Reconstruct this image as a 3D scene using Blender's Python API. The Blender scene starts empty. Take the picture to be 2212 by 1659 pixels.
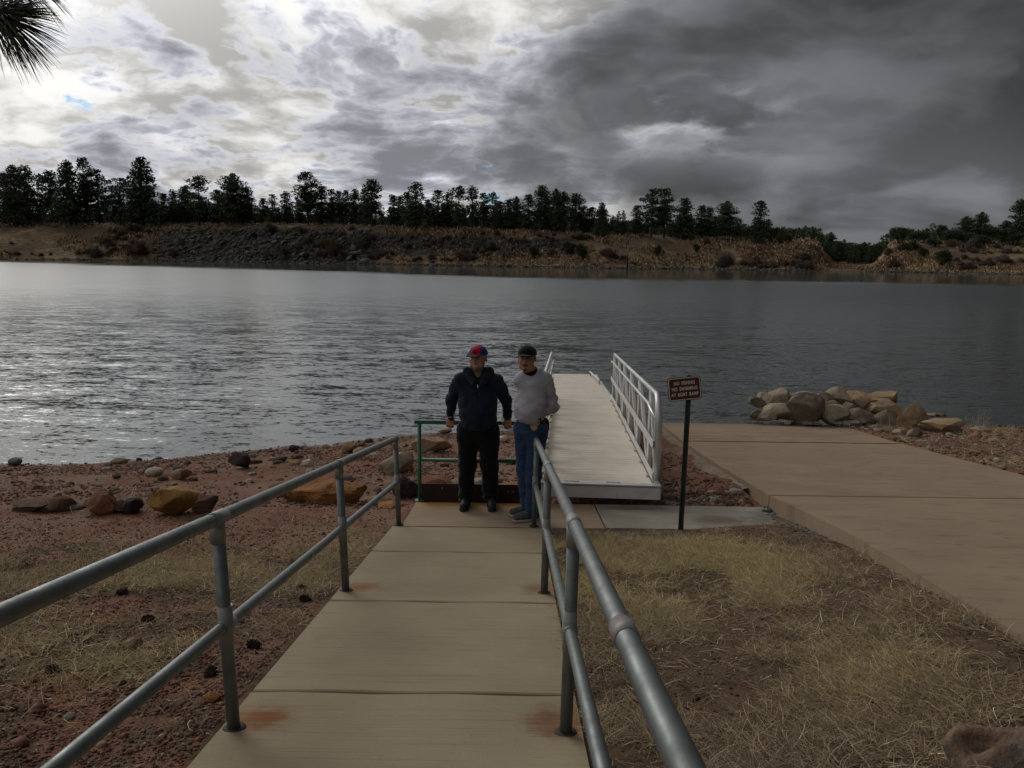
import bpy, bmesh, math, random
import numpy as np
from mathutils import Vector, Matrix, Euler, noise as mnoise

R = math.radians
scene = bpy.context.scene
COL = scene.collection
rng = np.random.default_rng(7)
random.seed(7)

# ------------------------------------------------------------------ camera
CAM_Z, PITCH, ROLL, FPX = 3.7, 9.23, 0.75, 1750.0          # eye height over the water, tilt down, roll, focal length in px of a 2212 px wide picture
cam_d = bpy.data.cameras.new('camera')
cam = bpy.data.objects.new('camera', cam_d); COL.objects.link(cam)
cam.matrix_world = Matrix.Translation((0, 0, CAM_Z)) @ Matrix.Rotation(R(90 - PITCH), 4, 'X') @ Matrix.Rotation(R(ROLL), 4, 'Z')
cam_d.sensor_width = 36.0
cam_d.lens = FPX / 2212 * 36
cam_d.clip_start = 0.05; cam_d.clip_end = 3000
scene.camera = cam
CAM_M = (Matrix.Rotation(R(90 - PITCH), 3, 'X') @ Matrix.Rotation(R(ROLL), 3, 'Z'))

def ray(u, v):
    return CAM_M @ Vector(((u - 1106) / FPX, -(v - 829.5) / FPX, -1))
def at(u, v, Y):                       # surveying helper: point of the photograph at a known distance Y
    d = ray(u, v); t = Y / d.y
    return Vector((d.x * t, Y, CAM_Z + d.z * t))
def at_z(u, v, z):                     # ... or on a level z
    d = ray(u, v); t = (z - CAM_Z) / d.z
    return Vector((d.x * t, d.y * t, z))

# ------------------------------------------------------------------ world: sky seen through broken cloud
class S:
    """tiny wrapper to write shader maths as expressions"""
    nt = None
    def __init__(s, sock): s.s = sock
    def _m(a, op, b=None, c=None, clamp=False):
        n = S.nt.nodes.new('ShaderNodeMath'); n.operation = op; n.use_clamp = clamp
        for i, x in enumerate((a, b, c)):
            if x is None: continue
            if isinstance(x, S): S.nt.links.new(x.s, n.inputs[i])
            else: n.inputs[i].default_value = x
        return S(n.outputs[0])
    def __add__(a, b): return S._m(a, 'ADD', b)
    def __radd__(a, b): return S._m(a, 'ADD', b)
    def __sub__(a, b): return S._m(a, 'SUBTRACT', b)
    def __rsub__(a, b): return S._m(b, 'SUBTRACT', a)
    def __mul__(a, b): return S._m(a, 'MULTIPLY', b)
    def __rmul__(a, b): return S._m(a, 'MULTIPLY', b)
    def __truediv__(a, b): return S._m(a, 'DIVIDE', b)
    def __rtruediv__(a, b): return S._m(b, 'DIVIDE', a)
    def pow(a, b): return S._m(a, 'POWER', b)
    def max(a, b): return S._m(a, 'MAXIMUM', b)
    def min(a, b): return S._m(a, 'MINIMUM', b)
    def abs(a): return S._m(a, 'ABSOLUTE')
    def sin(a): return S._m(a, 'SINE')
    def clamp(a): return S._m(a, 'ADD', 0.0, clamp=True)
def sstep(x, a, b, lo=0.0, hi=1.0):
    n = S.nt.nodes.new('ShaderNodeMapRange'); n.interpolation_type = 'SMOOTHSTEP'
    S.nt.links.new(x.s, n.inputs[0])
    for i, val in enumerate((a, b, lo, hi)): n.inputs[i + 1].default_value = val
    return S(n.outputs[0])
def vec(x, y, z):
    n = S.nt.nodes.new('ShaderNodeCombineXYZ')
    for i, k in enumerate((x, y, z)):
        if isinstance(k, S): S.nt.links.new(k.s, n.inputs[i])
        else: n.inputs[i].default_value = k
    return S(n.outputs[0])
def xyz(v):
    n = S.nt.nodes.new('ShaderNodeSeparateXYZ'); S.nt.links.new(v.s, n.inputs[0])
    return S(n.outputs[0]), S(n.outputs[1]), S(n.outputs[2])
def vdot(v, c):
    n = S.nt.nodes.new('ShaderNodeVectorMath'); n.operation = 'DOT_PRODUCT'
    S.nt.links.new(v.s, n.inputs[0]); n.inputs[1].default_value = c
    return S(n.outputs['Value'])
def vmul(v, c):
    n = S.nt.nodes.new('ShaderNodeVectorMath'); n.operation = 'MULTIPLY'
    S.nt.links.new(v.s, n.inputs[0]); n.inputs[1].default_value = c
    return S(n.outputs[0])
def vadd(v, w):
    n = S.nt.nodes.new('ShaderNodeVectorMath'); n.operation = 'ADD'
    S.nt.links.new(v.s, n.inputs[0])
    if isinstance(w, S): S.nt.links.new(w.s, n.inputs[1])
    else: n.inputs[1].default_value = w
    return S(n.outputs[0])
DIM2 = [True]
def noise(v, scale=1.0, detail=4.0, rough=0.5, dist=0.0, color=False, typ=None):
    n = S.nt.nodes.new('ShaderNodeTexNoise')
    if DIM2[0]: n.noise_dimensions = '2D'
    if typ: n.noise_type = typ
    if v is not None: S.nt.links.new(v.s, n.inputs['Vector'])
    n.inputs['Scale'].default_value = scale; n.inputs['Detail'].default_value = detail
    n.inputs['Roughness'].default_value = rough; n.inputs['Distortion'].default_value = dist
    return S(n.outputs['Color' if color else 'Fac'])
def voronoi(v, scale=1.0, feature='F1', out='Distance', rand=1.0):
    n = S.nt.nodes.new('ShaderNodeTexVoronoi'); n.feature = feature
    if v is not None: S.nt.links.new(v.s, n.inputs['Vector'])
    n.inputs['Scale'].default_value = scale; n.inputs['Randomness'].default_value = rand
    return S(n.outputs[out])
def mix(f, a, b, blend='MIX'):
    n = S.nt.nodes.new('ShaderNodeMix'); n.data_type = 'RGBA'; n.blend_type = blend
    for i, k in ((0, f), (6, a), (7, b)):
        if isinstance(k, S): S.nt.links.new(k.s, n.inputs[i])
        elif i == 0: n.inputs[0].default_value = k
        else: n.inputs[i].default_value = (*k, 1) if len(k) == 3 else k
    return S(n.outputs[2])

SUN_EL, SUN_AZ = 33.0, -37.0                      # the sun stands behind cloud, ahead and to the left
world = bpy.data.worlds.new('World'); scene.world = world
world.use_nodes = True
nt = world.node_tree; nt.nodes.clear(); S.nt = nt
tc = nt.nodes.new('ShaderNodeTexCoord')
dirv = S(tc.outputs['Generated'])
dx, dy, dz = xyz(dirv)
skyn = nt.nodes.new('ShaderNodeTexSky'); skyn.sky_type = 'NISHITA'; skyn.sun_disc = False
skyn.sun_elevation = R(SUN_EL); skyn.sun_rotation = R(SUN_AZ)
def sg(u, v, width, sx=None):
    """soft lobe round a direction of the sky (width in degrees)"""
    d = ray(u, v).normalized()
    k = 1.0 / (1 - math.cos(R(width)))
    return S._m(math.e, 'POWER', (vdot(dirv, d) - 1.0) * k)
zz = dz.max(0.0)
cp = vec(dx / (zz + 0.30), dy / (zz + 0.30), zz * 1.2)          # the cloud deck seen in perspective
# upper layer: thin bright cloud; lower layer: heavier grey heaps in front of it, with lit rims
wob = noise(vadd(cp, (4.4, 1.1, 7.3)), 1.6, 5, 0.55, 0.0, True)
wx, wy, wz = xyz(wob)
ca = vadd(cp, vec((wx - 0.5) * 0.20, (wy - 0.5) * 0.20, 0.0))
n_big = noise(vadd(ca, (7.1, 2.7, 0.4)), 0.9, 3, 0.5)
n_hi = noise(vadd(ca, (15.2, 1.3, 0)), 3.2, 6, 0.56, 0.05)
n_lo = noise(vadd(ca, (3.7, 11.3, 3)), 2.5, 7, 0.53, 0.08)
n_lo2 = noise(vadd(ca, (23.7, 5.3, 1)), 6.0, 4, 0.58, 0.0)
def puffs(v, scale, detail):
    n = nt.nodes.new('ShaderNodeTexVoronoi'); n.feature = 'F1'; n.voronoi_dimensions = '2D'; n.normalize = True
    nt.links.new(v.s, n.inputs['Vector']); n.inputs['Scale'].default_value = scale; n.inputs['Detail'].default_value = detail
    n.inputs['Roughness'].default_value = 0.55; n.inputs['Lacunarity'].default_value = 2.3
    return (1.0 - S(n.outputs['Distance']) - 0.725) * 0.95 + 0.5
puff = puffs(vmul(vadd(cp, vec((wx - 0.5) * 0.3, (wy - 0.5) * 0.3, 0.0)), (1.0, 1.15, 1)), 6.0, 3)
soft = noise(vadd(cp, vec((wx - 0.5) * 0.35, (wy - 0.5) * 0.35, 0.0)), 2.1, 4, 0.5)
# darkness of the deck: thick storm cloud to the right, thin bright cloud round the hidden sun
right = dx * 0.95 + dz * 0.10 - dy * 0.12 + 0.06
M = sstep(right, -0.13, 0.36)
M = M + 0.40 * sg(1270, 160, 5) + 0.12 * sg(1350, 90, 5) - 0.30 * sg(1180, 10, 5) - 0.12 * sg(1450, 0, 5) + 0.22 * sg(1650, 140, 9) + 0.16 * sg(2150, 290, 6) - (0.42 * sg(1480, 250, 2.6) + 0.34 * sg(1380, 266, 2.4) + 0.34 * sg(1590, 258, 2.6) + 0.28 * sg(1250, 275, 2.8) + 0.26 * sg(1700, 272, 3)) * sstep(n_lo, 0.40, 0.58) \
      - 0.10 * sg(1850, 340, 5) + 0.16 * sg(820, 330, 4) + 0.20 * sg(960, 345, 4) + 0.26 * sg(1150, 345, 5) + 0.2 * sg(1350, 360, 5) - 0.30 * sg(930, 428, 2.6) - 0.26 * sg(1310, 445, 2.0) - 0.22 * sg(2130, 405, 4.5) \
      + 0.12 * sg(1950, 60, 12)  + 0.16 * sg(520, 400, 4) - 0.14 * sg(250, 130, 9) - 0.2 * sg(150, 330, 5) + 0.04 * sg(800, 30, 5) + 0.2 * sg(1650, 470, 4) - 0.1 * sg(60, 420, 6)
sund = Vector((math.sin(R(SUN_AZ)) * math.cos(R(SUN_EL)), math.cos(R(SUN_AZ)) * math.cos(R(SUN_EL)), math.sin(R(SUN_EL))))
def sgd(d, width): return S._m(math.e, 'POWER', (vdot(dirv, d) - 1.0) * (1.0 / (1 - math.cos(R(width)))))
veil = sgd(sund, 12.5)                                     # brightness of the cloud round the hidden sun
M = (M + (n_big - 0.5) * 0.16 - 0.5 * veil - 0.45 * sgd(Vector((-0.50, 0.71, 0.50)), 30)).clamp()
hi_t = sstep(n_hi * 0.7 + (1.0 - puff) * 0.3, 0.37, 0.60)
hi = (0.90 - 0.42 * hi_t)
lo_d = n_lo * 0.50 + puff * 0.36 + n_lo2 * 0.14 + (M - 0.30) * 0.16 + 0.032 + 0.10 * sg(700, 360, 9) + 0.05 * sg(330, 390, 7) + 0.05 * sg(1000, 330, 7)  - 0.05 * sg(480, 240, 6)
a_lo = sstep(lo_d, 0.47, 0.56)
body = sstep(lo_d, 0.48, 0.68)
rim = a_lo * (1.0 - a_lo) * 4.0
lo = 0.74 - 0.38 * body
lumL = hi * (1 - a_lo) + lo * a_lo + rim * 0.07                    # bright side
st = sstep(soft * 0.72 + n_lo * 0.28, 0.36, 0.60)
lumR = (0.160 - 0.105 * st) * (1.0 - 0.42 * sstep(dx, 0.22, 0.58) * sstep(dz, 0.06, 0.13)) + 0.16 * (sg(1480, 252, 2.6) + sg(1590, 262, 2.6) + sg(1390, 268, 2.6) + 0.6 * sg(1700, 280, 3)) * sstep(n_lo, 0.42, 0.60) + 0.05 * sg(2140, 400, 5) + 0.05 * sg(1760, 280, 5) + 0.03 * sg(1900, 360, 6)           # storm side
mt = sstep(M, 0.02, 0.98)
lum = lumL.max(0.02).pow((1 - mt) * 1.35) * lumR.max(0.01).pow(mt)
lum = lum + 0.05 * sg(60, 230, 9) * (1 - mt) * (1 - body * 0.8) + (veil * 4.4 + 1.3 * sgd(Vector((-0.24, 0.79, 0.56)), 12)) * (1 - body * 0.5) * (1 - mt)
warm = mix(mt, (1.0, 0.988, 0.955), (0.94, 0.95, 1.0))
cool = mix(a_lo * (1 - mt * 0.7), warm, (0.885, 0.90, 1.0))
n = nt.nodes.new('ShaderNodeVectorMath'); n.operation = 'SCALE'
nt.links.new(cool.s, n.inputs[0]); nt.links.new((lum * 10.0).s, n.inputs['Scale'])
cloud = S(n.outputs[0])
# blue gaps
gapbias = 0.22 * sg(160, 232, 1.9) + 0.22 * sg(1055, 412, 1.6) + 0.28 * sg(1200, 352, 0.45) + 0.26 * sg(545, 190, 0.6) + 0.28 * sg(1352, 345, 0.45) + 0.25 * sg(455, 318, 0.6)
gapn = noise(vadd(ca, (2.2, 8.3, 4)), 4.0, 7, 0.55, 0.3)
hole = sstep(gapn - gapbias + mt * 0.10, 0.19, 0.285, 1.0, 0.0)
bg_col = mix(hole, cloud, mix(1.0, (0.34, 0.52, 0.74), S(skyn.outputs[0]), 'MULTIPLY'))
bg = nt.nodes.new('ShaderNodeBackground'); bg.inputs['Strength'].default_value = 0.1
nt.links.new(bg_col.s, bg.inputs['Color'])
out = nt.nodes.new('ShaderNodeOutputWorld'); nt.links.new(bg.outputs[0], out.inputs['Surface'])

DIM2[0] = False
# ------------------------------------------------------------------ sun, veiled by cloud
sun_d = bpy.data.lights.new('sun', 'SUN'); sun_d.energy = 0.5; sun_d.angle = R(25); sun_d.color = (1, 0.95, 0.86)
sun = bpy.data.objects.new('sun', sun_d); COL.objects.link(sun)
sdir = Vector((math.sin(R(SUN_AZ)) * math.cos(R(SUN_EL)), math.cos(R(SUN_AZ)) * math.cos(R(SUN_EL)), math.sin(R(SUN_EL))))
sun.rotation_euler = sdir.to_track_quat('Z', 'Y').to_euler()
scene.view_settings.view_transform = 'Standard'; scene.view_settings.look = 'None'
scene.view_settings.exposure = 0.0; scene.view_settings.gamma = 1.0
scene.view_settings.use_curve_mapping = False
# ------------------------------------------------------------------ helpers
def tag(o, label=None, cat=None, group=None, kind=None):
    if label: o['label'] = label
    if cat: o['category'] = cat
    if group: o['group'] = group
    if kind: o['kind'] = kind
    return o
def empty(name, loc=(0, 0, 0), rz=0.0):
    o = bpy.data.objects.new(name, None); COL.objects.link(o)
    o.location = loc; o.rotation_euler = (0, 0, rz); o.empty_display_size = 0.1
    return o
def link(name, me, parent=None, mat=None):
    o = bpy.data.objects.new(name, me); COL.objects.link(o)
    if mat is not None and not me.materials: me.materials.append(mat)
    if parent is not None: o.parent = parent
    return o
def np_mesh(name, verts, faces, smooth=False):
    """faces: (n,3) or (n,4) int array"""
    me = bpy.data.meshes.new(name)
    verts = np.asarray(verts, dtype=np.float32); faces = np.asarray(faces, dtype=np.int32)
    k = faces.shape[1]
    me.vertices.add(len(verts)); me.vertices.foreach_set('co', verts.ravel())
    me.loops.add(faces.size); me.loops.foreach_set('vertex_index', faces.ravel())
    me.polygons.add(len(faces)); me.polygons.foreach_set('loop_start', np.arange(0, faces.size, k, dtype=np.int32))
    if smooth: me.polygons.foreach_set('use_smooth', np.ones(len(faces), dtype=bool))
    me.update(calc_edges=True); me.validate()
    return me
def set_col(me, cols, name='tint'):
    a = me.color_attributes.new(name, 'FLOAT_COLOR', 'POINT')
    c = np.ones((len(cols), 4), dtype=np.float32); c[:, :3] = cols
    a.data.foreach_set('color', c.ravel())

class MB:
    """collects shapes in world coordinates, builds ONE mesh object (re-based to its parent)"""
    def __init__(s): s.bm = bmesh.new()
    def box(s, c, size, rot=None, bev=0.0):
        r = bmesh.ops.create_cube(s.bm, size=1.0)
        m = Matrix.Translation(c) @ (rot.to_4x4() if rot is not None else Matrix.Identity(4)) @ Matrix.Diagonal((*size, 1))
        bmesh.ops.transform(s.bm, matrix=m, verts=r['verts'])
        if bev:
            ed = list({e for v in r['verts'] for e in v.link_edges})
            bmesh.ops.bevel(s.bm, geom=ed, offset=bev, segments=2, profile=0.5, affect='EDGES')
        return s
    def bar(s, a, b, w, h, up=(0, 0, 1), bev=0.0):
        """square bar from a to b, w across, h along 'up'"""
        a = Vector(a); b = Vector(b); d = b - a; L = d.length; d.normalize()
        x = d.cross(Vector(up)).normalized(); z = x.cross(d)
        m = Matrix((x, d, z)).transposed()
        return s.box((a + b) / 2, (w, L, h), m, bev)
    def tube(s, pts, r, seg=12, caps=True):
        pts = [Vector(p) for p in pts]; n = len(pts)
        rs = r if isinstance(r, (list, tuple)) else [r] * n
        rings = []; prev = None
        for i, p in enumerate(pts):
            d = (pts[min(i + 1, n - 1)] - pts[max(i - 1, 0)]).normalized()
            x = prev - d * prev.dot(d) if prev is not None else d.orthogonal()
            if x.length < 1e-6: x = d.orthogonal()
            x.normalize(); y = d.cross(x); prev = x
            rings.append([s.bm.verts.new(p + (x * math.cos(2 * math.pi * k / seg) + y * math.sin(2 * math.pi * k / seg)) * rs[i]) for k in range(seg)])
        for a, b in zip(rings, rings[1:]):
            for k in range(seg):
                f = s.bm.faces.new((a[k], a[(k + 1) % seg], b[(k + 1) % seg], b[k])); f.smooth = True
        if caps:
            s.bm.faces.new(rings[0][::-1]); s.bm.faces.new(rings[-1])
        return s
    def ball(s, c, r, seg=12, scale=(1, 1, 1)):
        q = bmesh.ops.create_uvsphere(s.bm, u_segments=seg, v_segments=max(6, seg // 2 + 2), radius=r)
        bmesh.ops.transform(s.bm, matrix=Matrix.Translation(c) @ Matrix.Diagonal((*scale, 1)), verts=q['verts'])
        for v in q['verts']:
            for f in v.link_faces: f.smooth = True
        return s
    def poly(s, pts, thick_vec):
        """prism: polygon pts extruded along thick_vec"""
        t = Vector(thick_vec)
        a = [s.bm.verts.new(Vector(p)) for p in pts]; b = [s.bm.verts.new(Vector(p) + t) for p in pts]
        n = len(a)
        s.bm.faces.new(a[::-1]); s.bm.faces.new(b)
        for k in range(n): s.bm.faces.new((a[k], a[(k + 1) % n], b[(k + 1) % n], b[k]))
        return s
    def build(s, name, mat, parent=None):
        bmesh.ops.recalc_face_normals(s.bm, faces=s.bm.faces)
        if parent is not None:
            par = parent; off = Vector((0, 0, 0))
            while par is not None: off += par.location; par = par.parent
            bmesh.ops.translate(s.bm, vec=-off, verts=s.bm.verts)
        me = bpy.data.meshes.new(name); s.bm.to_mesh(me); s.bm.free()
        return link(name, me, parent, mat)
def copy_tree(o, parent=None):
    c = o.copy(); COL.objects.link(c)
    if parent is not None: c.parent = parent
    for ch in list(o.children): copy_tree(ch, c)
    return c

# numpy value noise
def _hash(ix, iy, iz, seed):
    h = (ix.astype(np.int64) * 374761393 + iy.astype(np.int64) * 668265263 + iz.astype(np.int64) * 2147483647 + seed * 974634777) & 0xffffffff
    h = ((h ^ (h >> 13)) * 1274126177) & 0xffffffff
    h = (h ^ (h >> 16)) & 0xffffffff
    return h / 4294967295.0
def vnoise(x, y, z=0.0, seed=0):
    x, y, z = np.broadcast_arrays(np.asarray(x, float), np.asarray(y, float), np.asarray(z, float))
    ix, iy, iz = np.floor(x), np.floor(y), np.floor(z)
    fx, fy, fz = x - ix, y - iy, z - iz
    ux, uy, uz = [f * f * (3 - 2 * f) for f in (fx, fy, fz)]
    r = 0
    for a in (0, 1):
        for b in (0, 1):
            for c in (0, 1):
                r = r + _hash(ix + a, iy + b, iz + c, seed) * (ux if a else 1 - ux) * (uy if b else 1 - uy) * (uz if c else 1 - uz)
    return r
def fbm(x, y, z=0.0, seed=0, octv=4, gain=0.5):
    r = 0; a = 1; tot = 0
    for o in range(octv):
        r = r + a * vnoise(np.asarray(x) * 2 ** o, np.asarray(y) * 2 ** o, np.asarray(z) * 2 ** o, seed + o); tot += a; a *= gain
    return r / tot
def sm(x, a, b):
    t = np.clip((np.asarray(x, float) - a) / (b - a), 0, 1); return t * t * (3 - 2 * t)

# materials
def material(name, rough=0.8, spec=0.3, metal=0.0):
    m = bpy.data.materials.new(name); m.use_nodes = True
    S.nt = m.node_tree
    b = m.node_tree.nodes['Principled BSDF']
    b.inputs['Roughness'].default_value = rough
    b.inputs['Specular IOR Level'].default_value = spec
    b.inputs['Metallic'].default_value = metal
    return m, b
def setin(b, name, v):
    if isinstance(v, S): b.id_data.links.new(v.s, b.inputs[name])
    else: b.inputs[name].default_value = (*v, 1) if isinstance(v, tuple) and len(v) == 3 else v
def ocoord(kind='Object'):
    n = S.nt.nodes.new('ShaderNodeTexCoord'); return S(n.outputs[kind])
def wpos():
    n = S.nt.nodes.new('ShaderNodeNewGeometry'); return S(n.outputs['Position'])
def orand():
    n = S.nt.nodes.new('ShaderNodeObjectInfo'); return S(n.outputs['Random'])
def ocolor():
    n = S.nt.nodes.new('ShaderNodeObjectInfo'); return S(n.outputs['Color'])
def attr(name):
    n = S.nt.nodes.new('ShaderNodeAttribute'); n.attribute_name = name; return S(n.outputs['Color'])
def bump(b, h, strength=0.5, dist=0.01):
    n = S.nt.nodes.new('ShaderNodeBump'); n.inputs['Strength'].default_value = strength; n.inputs['Distance'].default_value = dist
    S.nt.links.new(h.s, n.inputs['Height']); S.nt.links.new(n.outputs[0], b.inputs['Normal'])
def simple(name, c1, c2=None, scale=8.0, rough=0.8, spec=0.3, metal=0.0, bmp=0.0, bdist=0.004, coord='Object', detail=5):
    m, b = material(name, rough, spec, metal)
    c2 = c2 or tuple(k * 0.75 for k in c1)
    co = ocoord(coord)
    n1 = noise(co, scale, detail, 0.6)
    setin(b, 'Base Color', mix(sstep(n1, 0.35, 0.68), c1, c2))
    if bmp: bump(b, noise(co, scale * 6, 4, 0.6), bmp, bdist)
    return m
# ------------------------------------------------------------------ the lie of the land
def ramp_z(y): return 2.25 - 0.1655 * np.asarray(y, float)                    # sloping walkway, y < 7.85
LAND_Z = 0.95
def boat_z(y):                                                               # boat ramp
    return np.interp(y, [-8, 3.72, 8.4, 14.5, 18.5, 24], [3.80, 1.885, 1.12, 0.34, -0.09, -0.75])
def boat_left(y): return np.interp(y, [-8, 2, 3.7, 6.3, 7.6, 8.6, 11.4, 14.5, 18.5, 24], [1.63, 2.33, 2.50, 2.80, 2.86, 2.855, 2.94, 3.12, 3.34, 3.64])
def boat_right(y): return 6.83 + 0.065 * (np.asarray(y, float) - 10.3)
def shore_y(x):
    return np.interp(x, [-60, -20, -8.7, -5.5, -2.2, 0.5, 3, 8, 12, 40], [9, 11.2, 13.4, 14.3, 15.9, 17.0, 17.6, 17.8, 17.7, 16])
def ground_z(x, y, detail=True):
    x = np.asarray(x, float); y = np.asarray(y, float)
    ys = shore_y(x) + 0.25 * (fbm(x * 0.6, y * 0.2, 0, 31) - 0.5)
    base = 2.22 - 0.1655 * y
    top = np.where(y < 7.6, base, np.interp(y, [7.6, 8.7, 9.3], [0.962, 0.86, 0.72]))
    low = 0.72 * (1 - (y - 9.3) / (ys - 9.3))
    left = np.where(y < 9.3, top, low)
    left = np.maximum(left, -1.6)
    # right of the boat ramp
    bz = boat_z(y)
    rgt = np.where(y < 10.3, bz - 0.02, np.interp(10.3, [0, 99], [0, 0]) + (boat_z(10.3) - 0.02) * (1 - (y - 10.3) / (ys - 10.3)))
    rgt = np.maximum(rgt, -1.6)
    # between walkway and boat ramp
    bl = boat_left(y)
    kerb = np.interp(y, [2, 4.2, 7.2, 8.6, 9.6, 30], [0.02, 0.035, 0.15, 0.2, 0.06, 0.1])
    a = np.where(y < 9.3, np.where(y < 7.8, ramp_z(y) - 0.03, top), left)
    a = np.where((y > 7.75) & (y < 8.75), 0.93, a)
    midz = a + (bz - kerb - a) * sm(x, 1.0 - 0.6 * sm(y, 9, 12), bl)
    z = np.where(x < 0.1, left, np.where(x > boat_right(y), rgt, midz))
    zb = np.where((x >= bl) & (x <= boat_right(y)), bz - 0.16, z)
    z = zb
    # sink below the slabs
    z = np.where((x > -1.16) & (x < 0.23) & (y < 7.9), ramp_z(y) - 0.14, z)
    z = np.where((x > -1.05) & (x < 2.72) & (y > 7.82) & (y < 8.62), LAND_Z - 0.14, z)
    if detail:
        amp = np.where((y > 8.8) | (x < -1.4), 1.0, 0.5)
        edge = np.clip(np.minimum(np.abs(x + 1.16), np.abs(x - 0.26)) / 0.4, 0, 1)
        edge = np.where((x > 0.2) & (y > 7.2) & (y < 9.0), 0.2, edge)
        z = z + (amp * edge * (0.10 * (fbm(x * 0.8, y * 0.8, 0, 3, 3) - 0.5) + 0.05 * (fbm(x * 4, y * 4, 0, 9, 3) - 0.5)))
    return z

def grid_mesh(name, xs, ys, zf):
    X, Y = np.meshgrid(xs, ys); Z = zf(X, Y)
    nx, ny = len(xs), len(ys)
    V = np.stack([X, Y, Z], -1).reshape(-1, 3)
    i = (np.arange(ny - 1)[:, None] * nx + np.arange(nx - 1)[None]).ravel()
    F = np.stack([i, i + 1, i + nx + 1, i + nx], 1)
    return np_mesh(name, V, F, True)

xs = np.concatenate([-np.geomspace(160, 14, 22)[:-1], np.arange(-14, 14.01, 0.1), np.geomspace(14, 160, 22)[1:]])
ys = np.concatenate([-np.geomspace(60, 3, 14)[:-1], np.arange(-3, 21.01, 0.1), [22, 24, 28]])
me = grid_mesh('ground', xs, ys, ground_z)
m, b = material('earth', 0.95, 0.1)
P = wpos(); px_, py_, pz_ = xyz(P)
n1 = noise(P, 0.9, 6, 0.6); n2 = noise(P, 9.0, 5, 0.65); n3 = noise(P, 60.0, 3, 0.6); n4 = noise(vadd(P, (3, 9, 1)), 2.2, 4, 0.6)
red = mix(sstep(n2, 0.35, 0.7), (0.205, 0.098, 0.060), (0.112, 0.054, 0.034))
red = mix(sstep(n1, 0.42, 0.62), red, (0.20, 0.125, 0.085))
brown = mix(sstep(n2, 0.35, 0.65), (0.060, 0.038, 0.026), (0.12, 0.083, 0.05))
litter = sstep(n4 + (sstep(py_, 6.6, 7.8, 0.0, -0.5)), 0.42, 0.55)
c = mix(litter, red, brown)
right_side = sstep(px_, 0.25, 0.4) * sstep(py_, 8.2, 8.8, 1.0, 0.0)
c = mix(right_side * 0.8, c, brown)
wet = sstep(pz_ + (n2 - 0.5) * 0.06, 0.02, 0.15, 1.0, 0.0)
c = mix(wet * 0.75, c, (0.045, 0.026, 0.018))
c = mix(sstep(n3, 0.62, 0.74) * 0.5, c, (0.26, 0.17, 0.13))
setin(b, 'Base Color', c)
setin(b, 'Roughness', sstep(pz_, 0.0, 0.08, 0.35, 0.95))
bump(b, n2 * 0.6 + n3 * 0.5, 0.9, 0.02)
M_EARTH = m
ground = tag(link('ground', me, None, m), kind='structure')

# ------------------------------------------------------------------ the lake
m, b = material('lake_water', 0.06, 0.5)
b.inputs['IOR'].default_value = 1.333
P = wpos(); px_, py_, pz_ = xyz(P)
setin(b, 'Base Color', mix(sstep(noise(P, 0.02, 3), 0.3, 0.7), (0.042, 0.053, 0.050), (0.052, 0.064, 0.059)))
def slopes(scale_x, scale_y, detail, rough, off, rot=0.0):
    mp = S.nt.nodes.new('ShaderNodeMapping'); S.nt.links.new(P.s, mp.inputs[0])
    mp.inputs['Location'].default_value = off; mp.inputs['Rotation'].default_value = (0, 0, rot)
    mp.inputs['Scale'].default_value = (scale_x, scale_y, 1)
    c = noise(S(mp.outputs[0]), 1.0, detail, rough, 0.2, True)
    x, y, z = xyz(c)
    return x - 0.5, y - 0.5
ax, ay = slopes(2.6, 7.0, 3, 0.6, (3, 7, 0), R(10))
bx_, by_ = slopes(9.0, 20.0, 2, 0.6, (13, 2, 5), R(-8))
cx_, cy_ = slopes(0.5, 1.5, 2, 0.5, (1, 22, 5), R(5))
gust = noise(vmul(P, (0.02, 0.05, 1)), 1.0, 3, 0.5)
calm = sstep(py_ + 0.6 * px_.min(0.0) + 0.12 * px_.max(0.0) + (noise(vmul(P, (0.05, 0.05, 1)), 1.0, 4, 0.6) - 0.5) * 26, 112.0, 132.0, 1.0, 0.10)                  # sheltered, smoother water under the far bank
lee = sstep(py_ - px_ * 0.05, 13.5, 20.0, 0.55, 1.0)
k = (0.5 + gust * 0.7) * calm * sstep(py_, 14.0, 70.0, 1.05, 0.60)
setin(b, 'Roughness', 0.05 + (sstep(py_, 14.0, 80.0, 0.05, 0.25)) * calm)
sx = (ax * 0.45 + bx_ * 0.45) * k
sy = (ay * 0.68 + by_ * 0.54 + cy_ * 0.40) * k * lee
nrm = vec(sx, sy, 1.0)
nn = S.nt.nodes.new('ShaderNodeVectorMath'); nn.operation = 'NORMALIZE'; S.nt.links.new(nrm.s, nn.inputs[0])
S.nt.links.new(nn.outputs[0], b.inputs['Normal'])
me = np_mesh('water', [(-900, 5, 0), (900, 5, 0), (900, 900, 0), (-900, 900, 0)], [(0, 1, 2, 3)])
water = tag(link('water', me, None, m), kind='structure')
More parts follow.
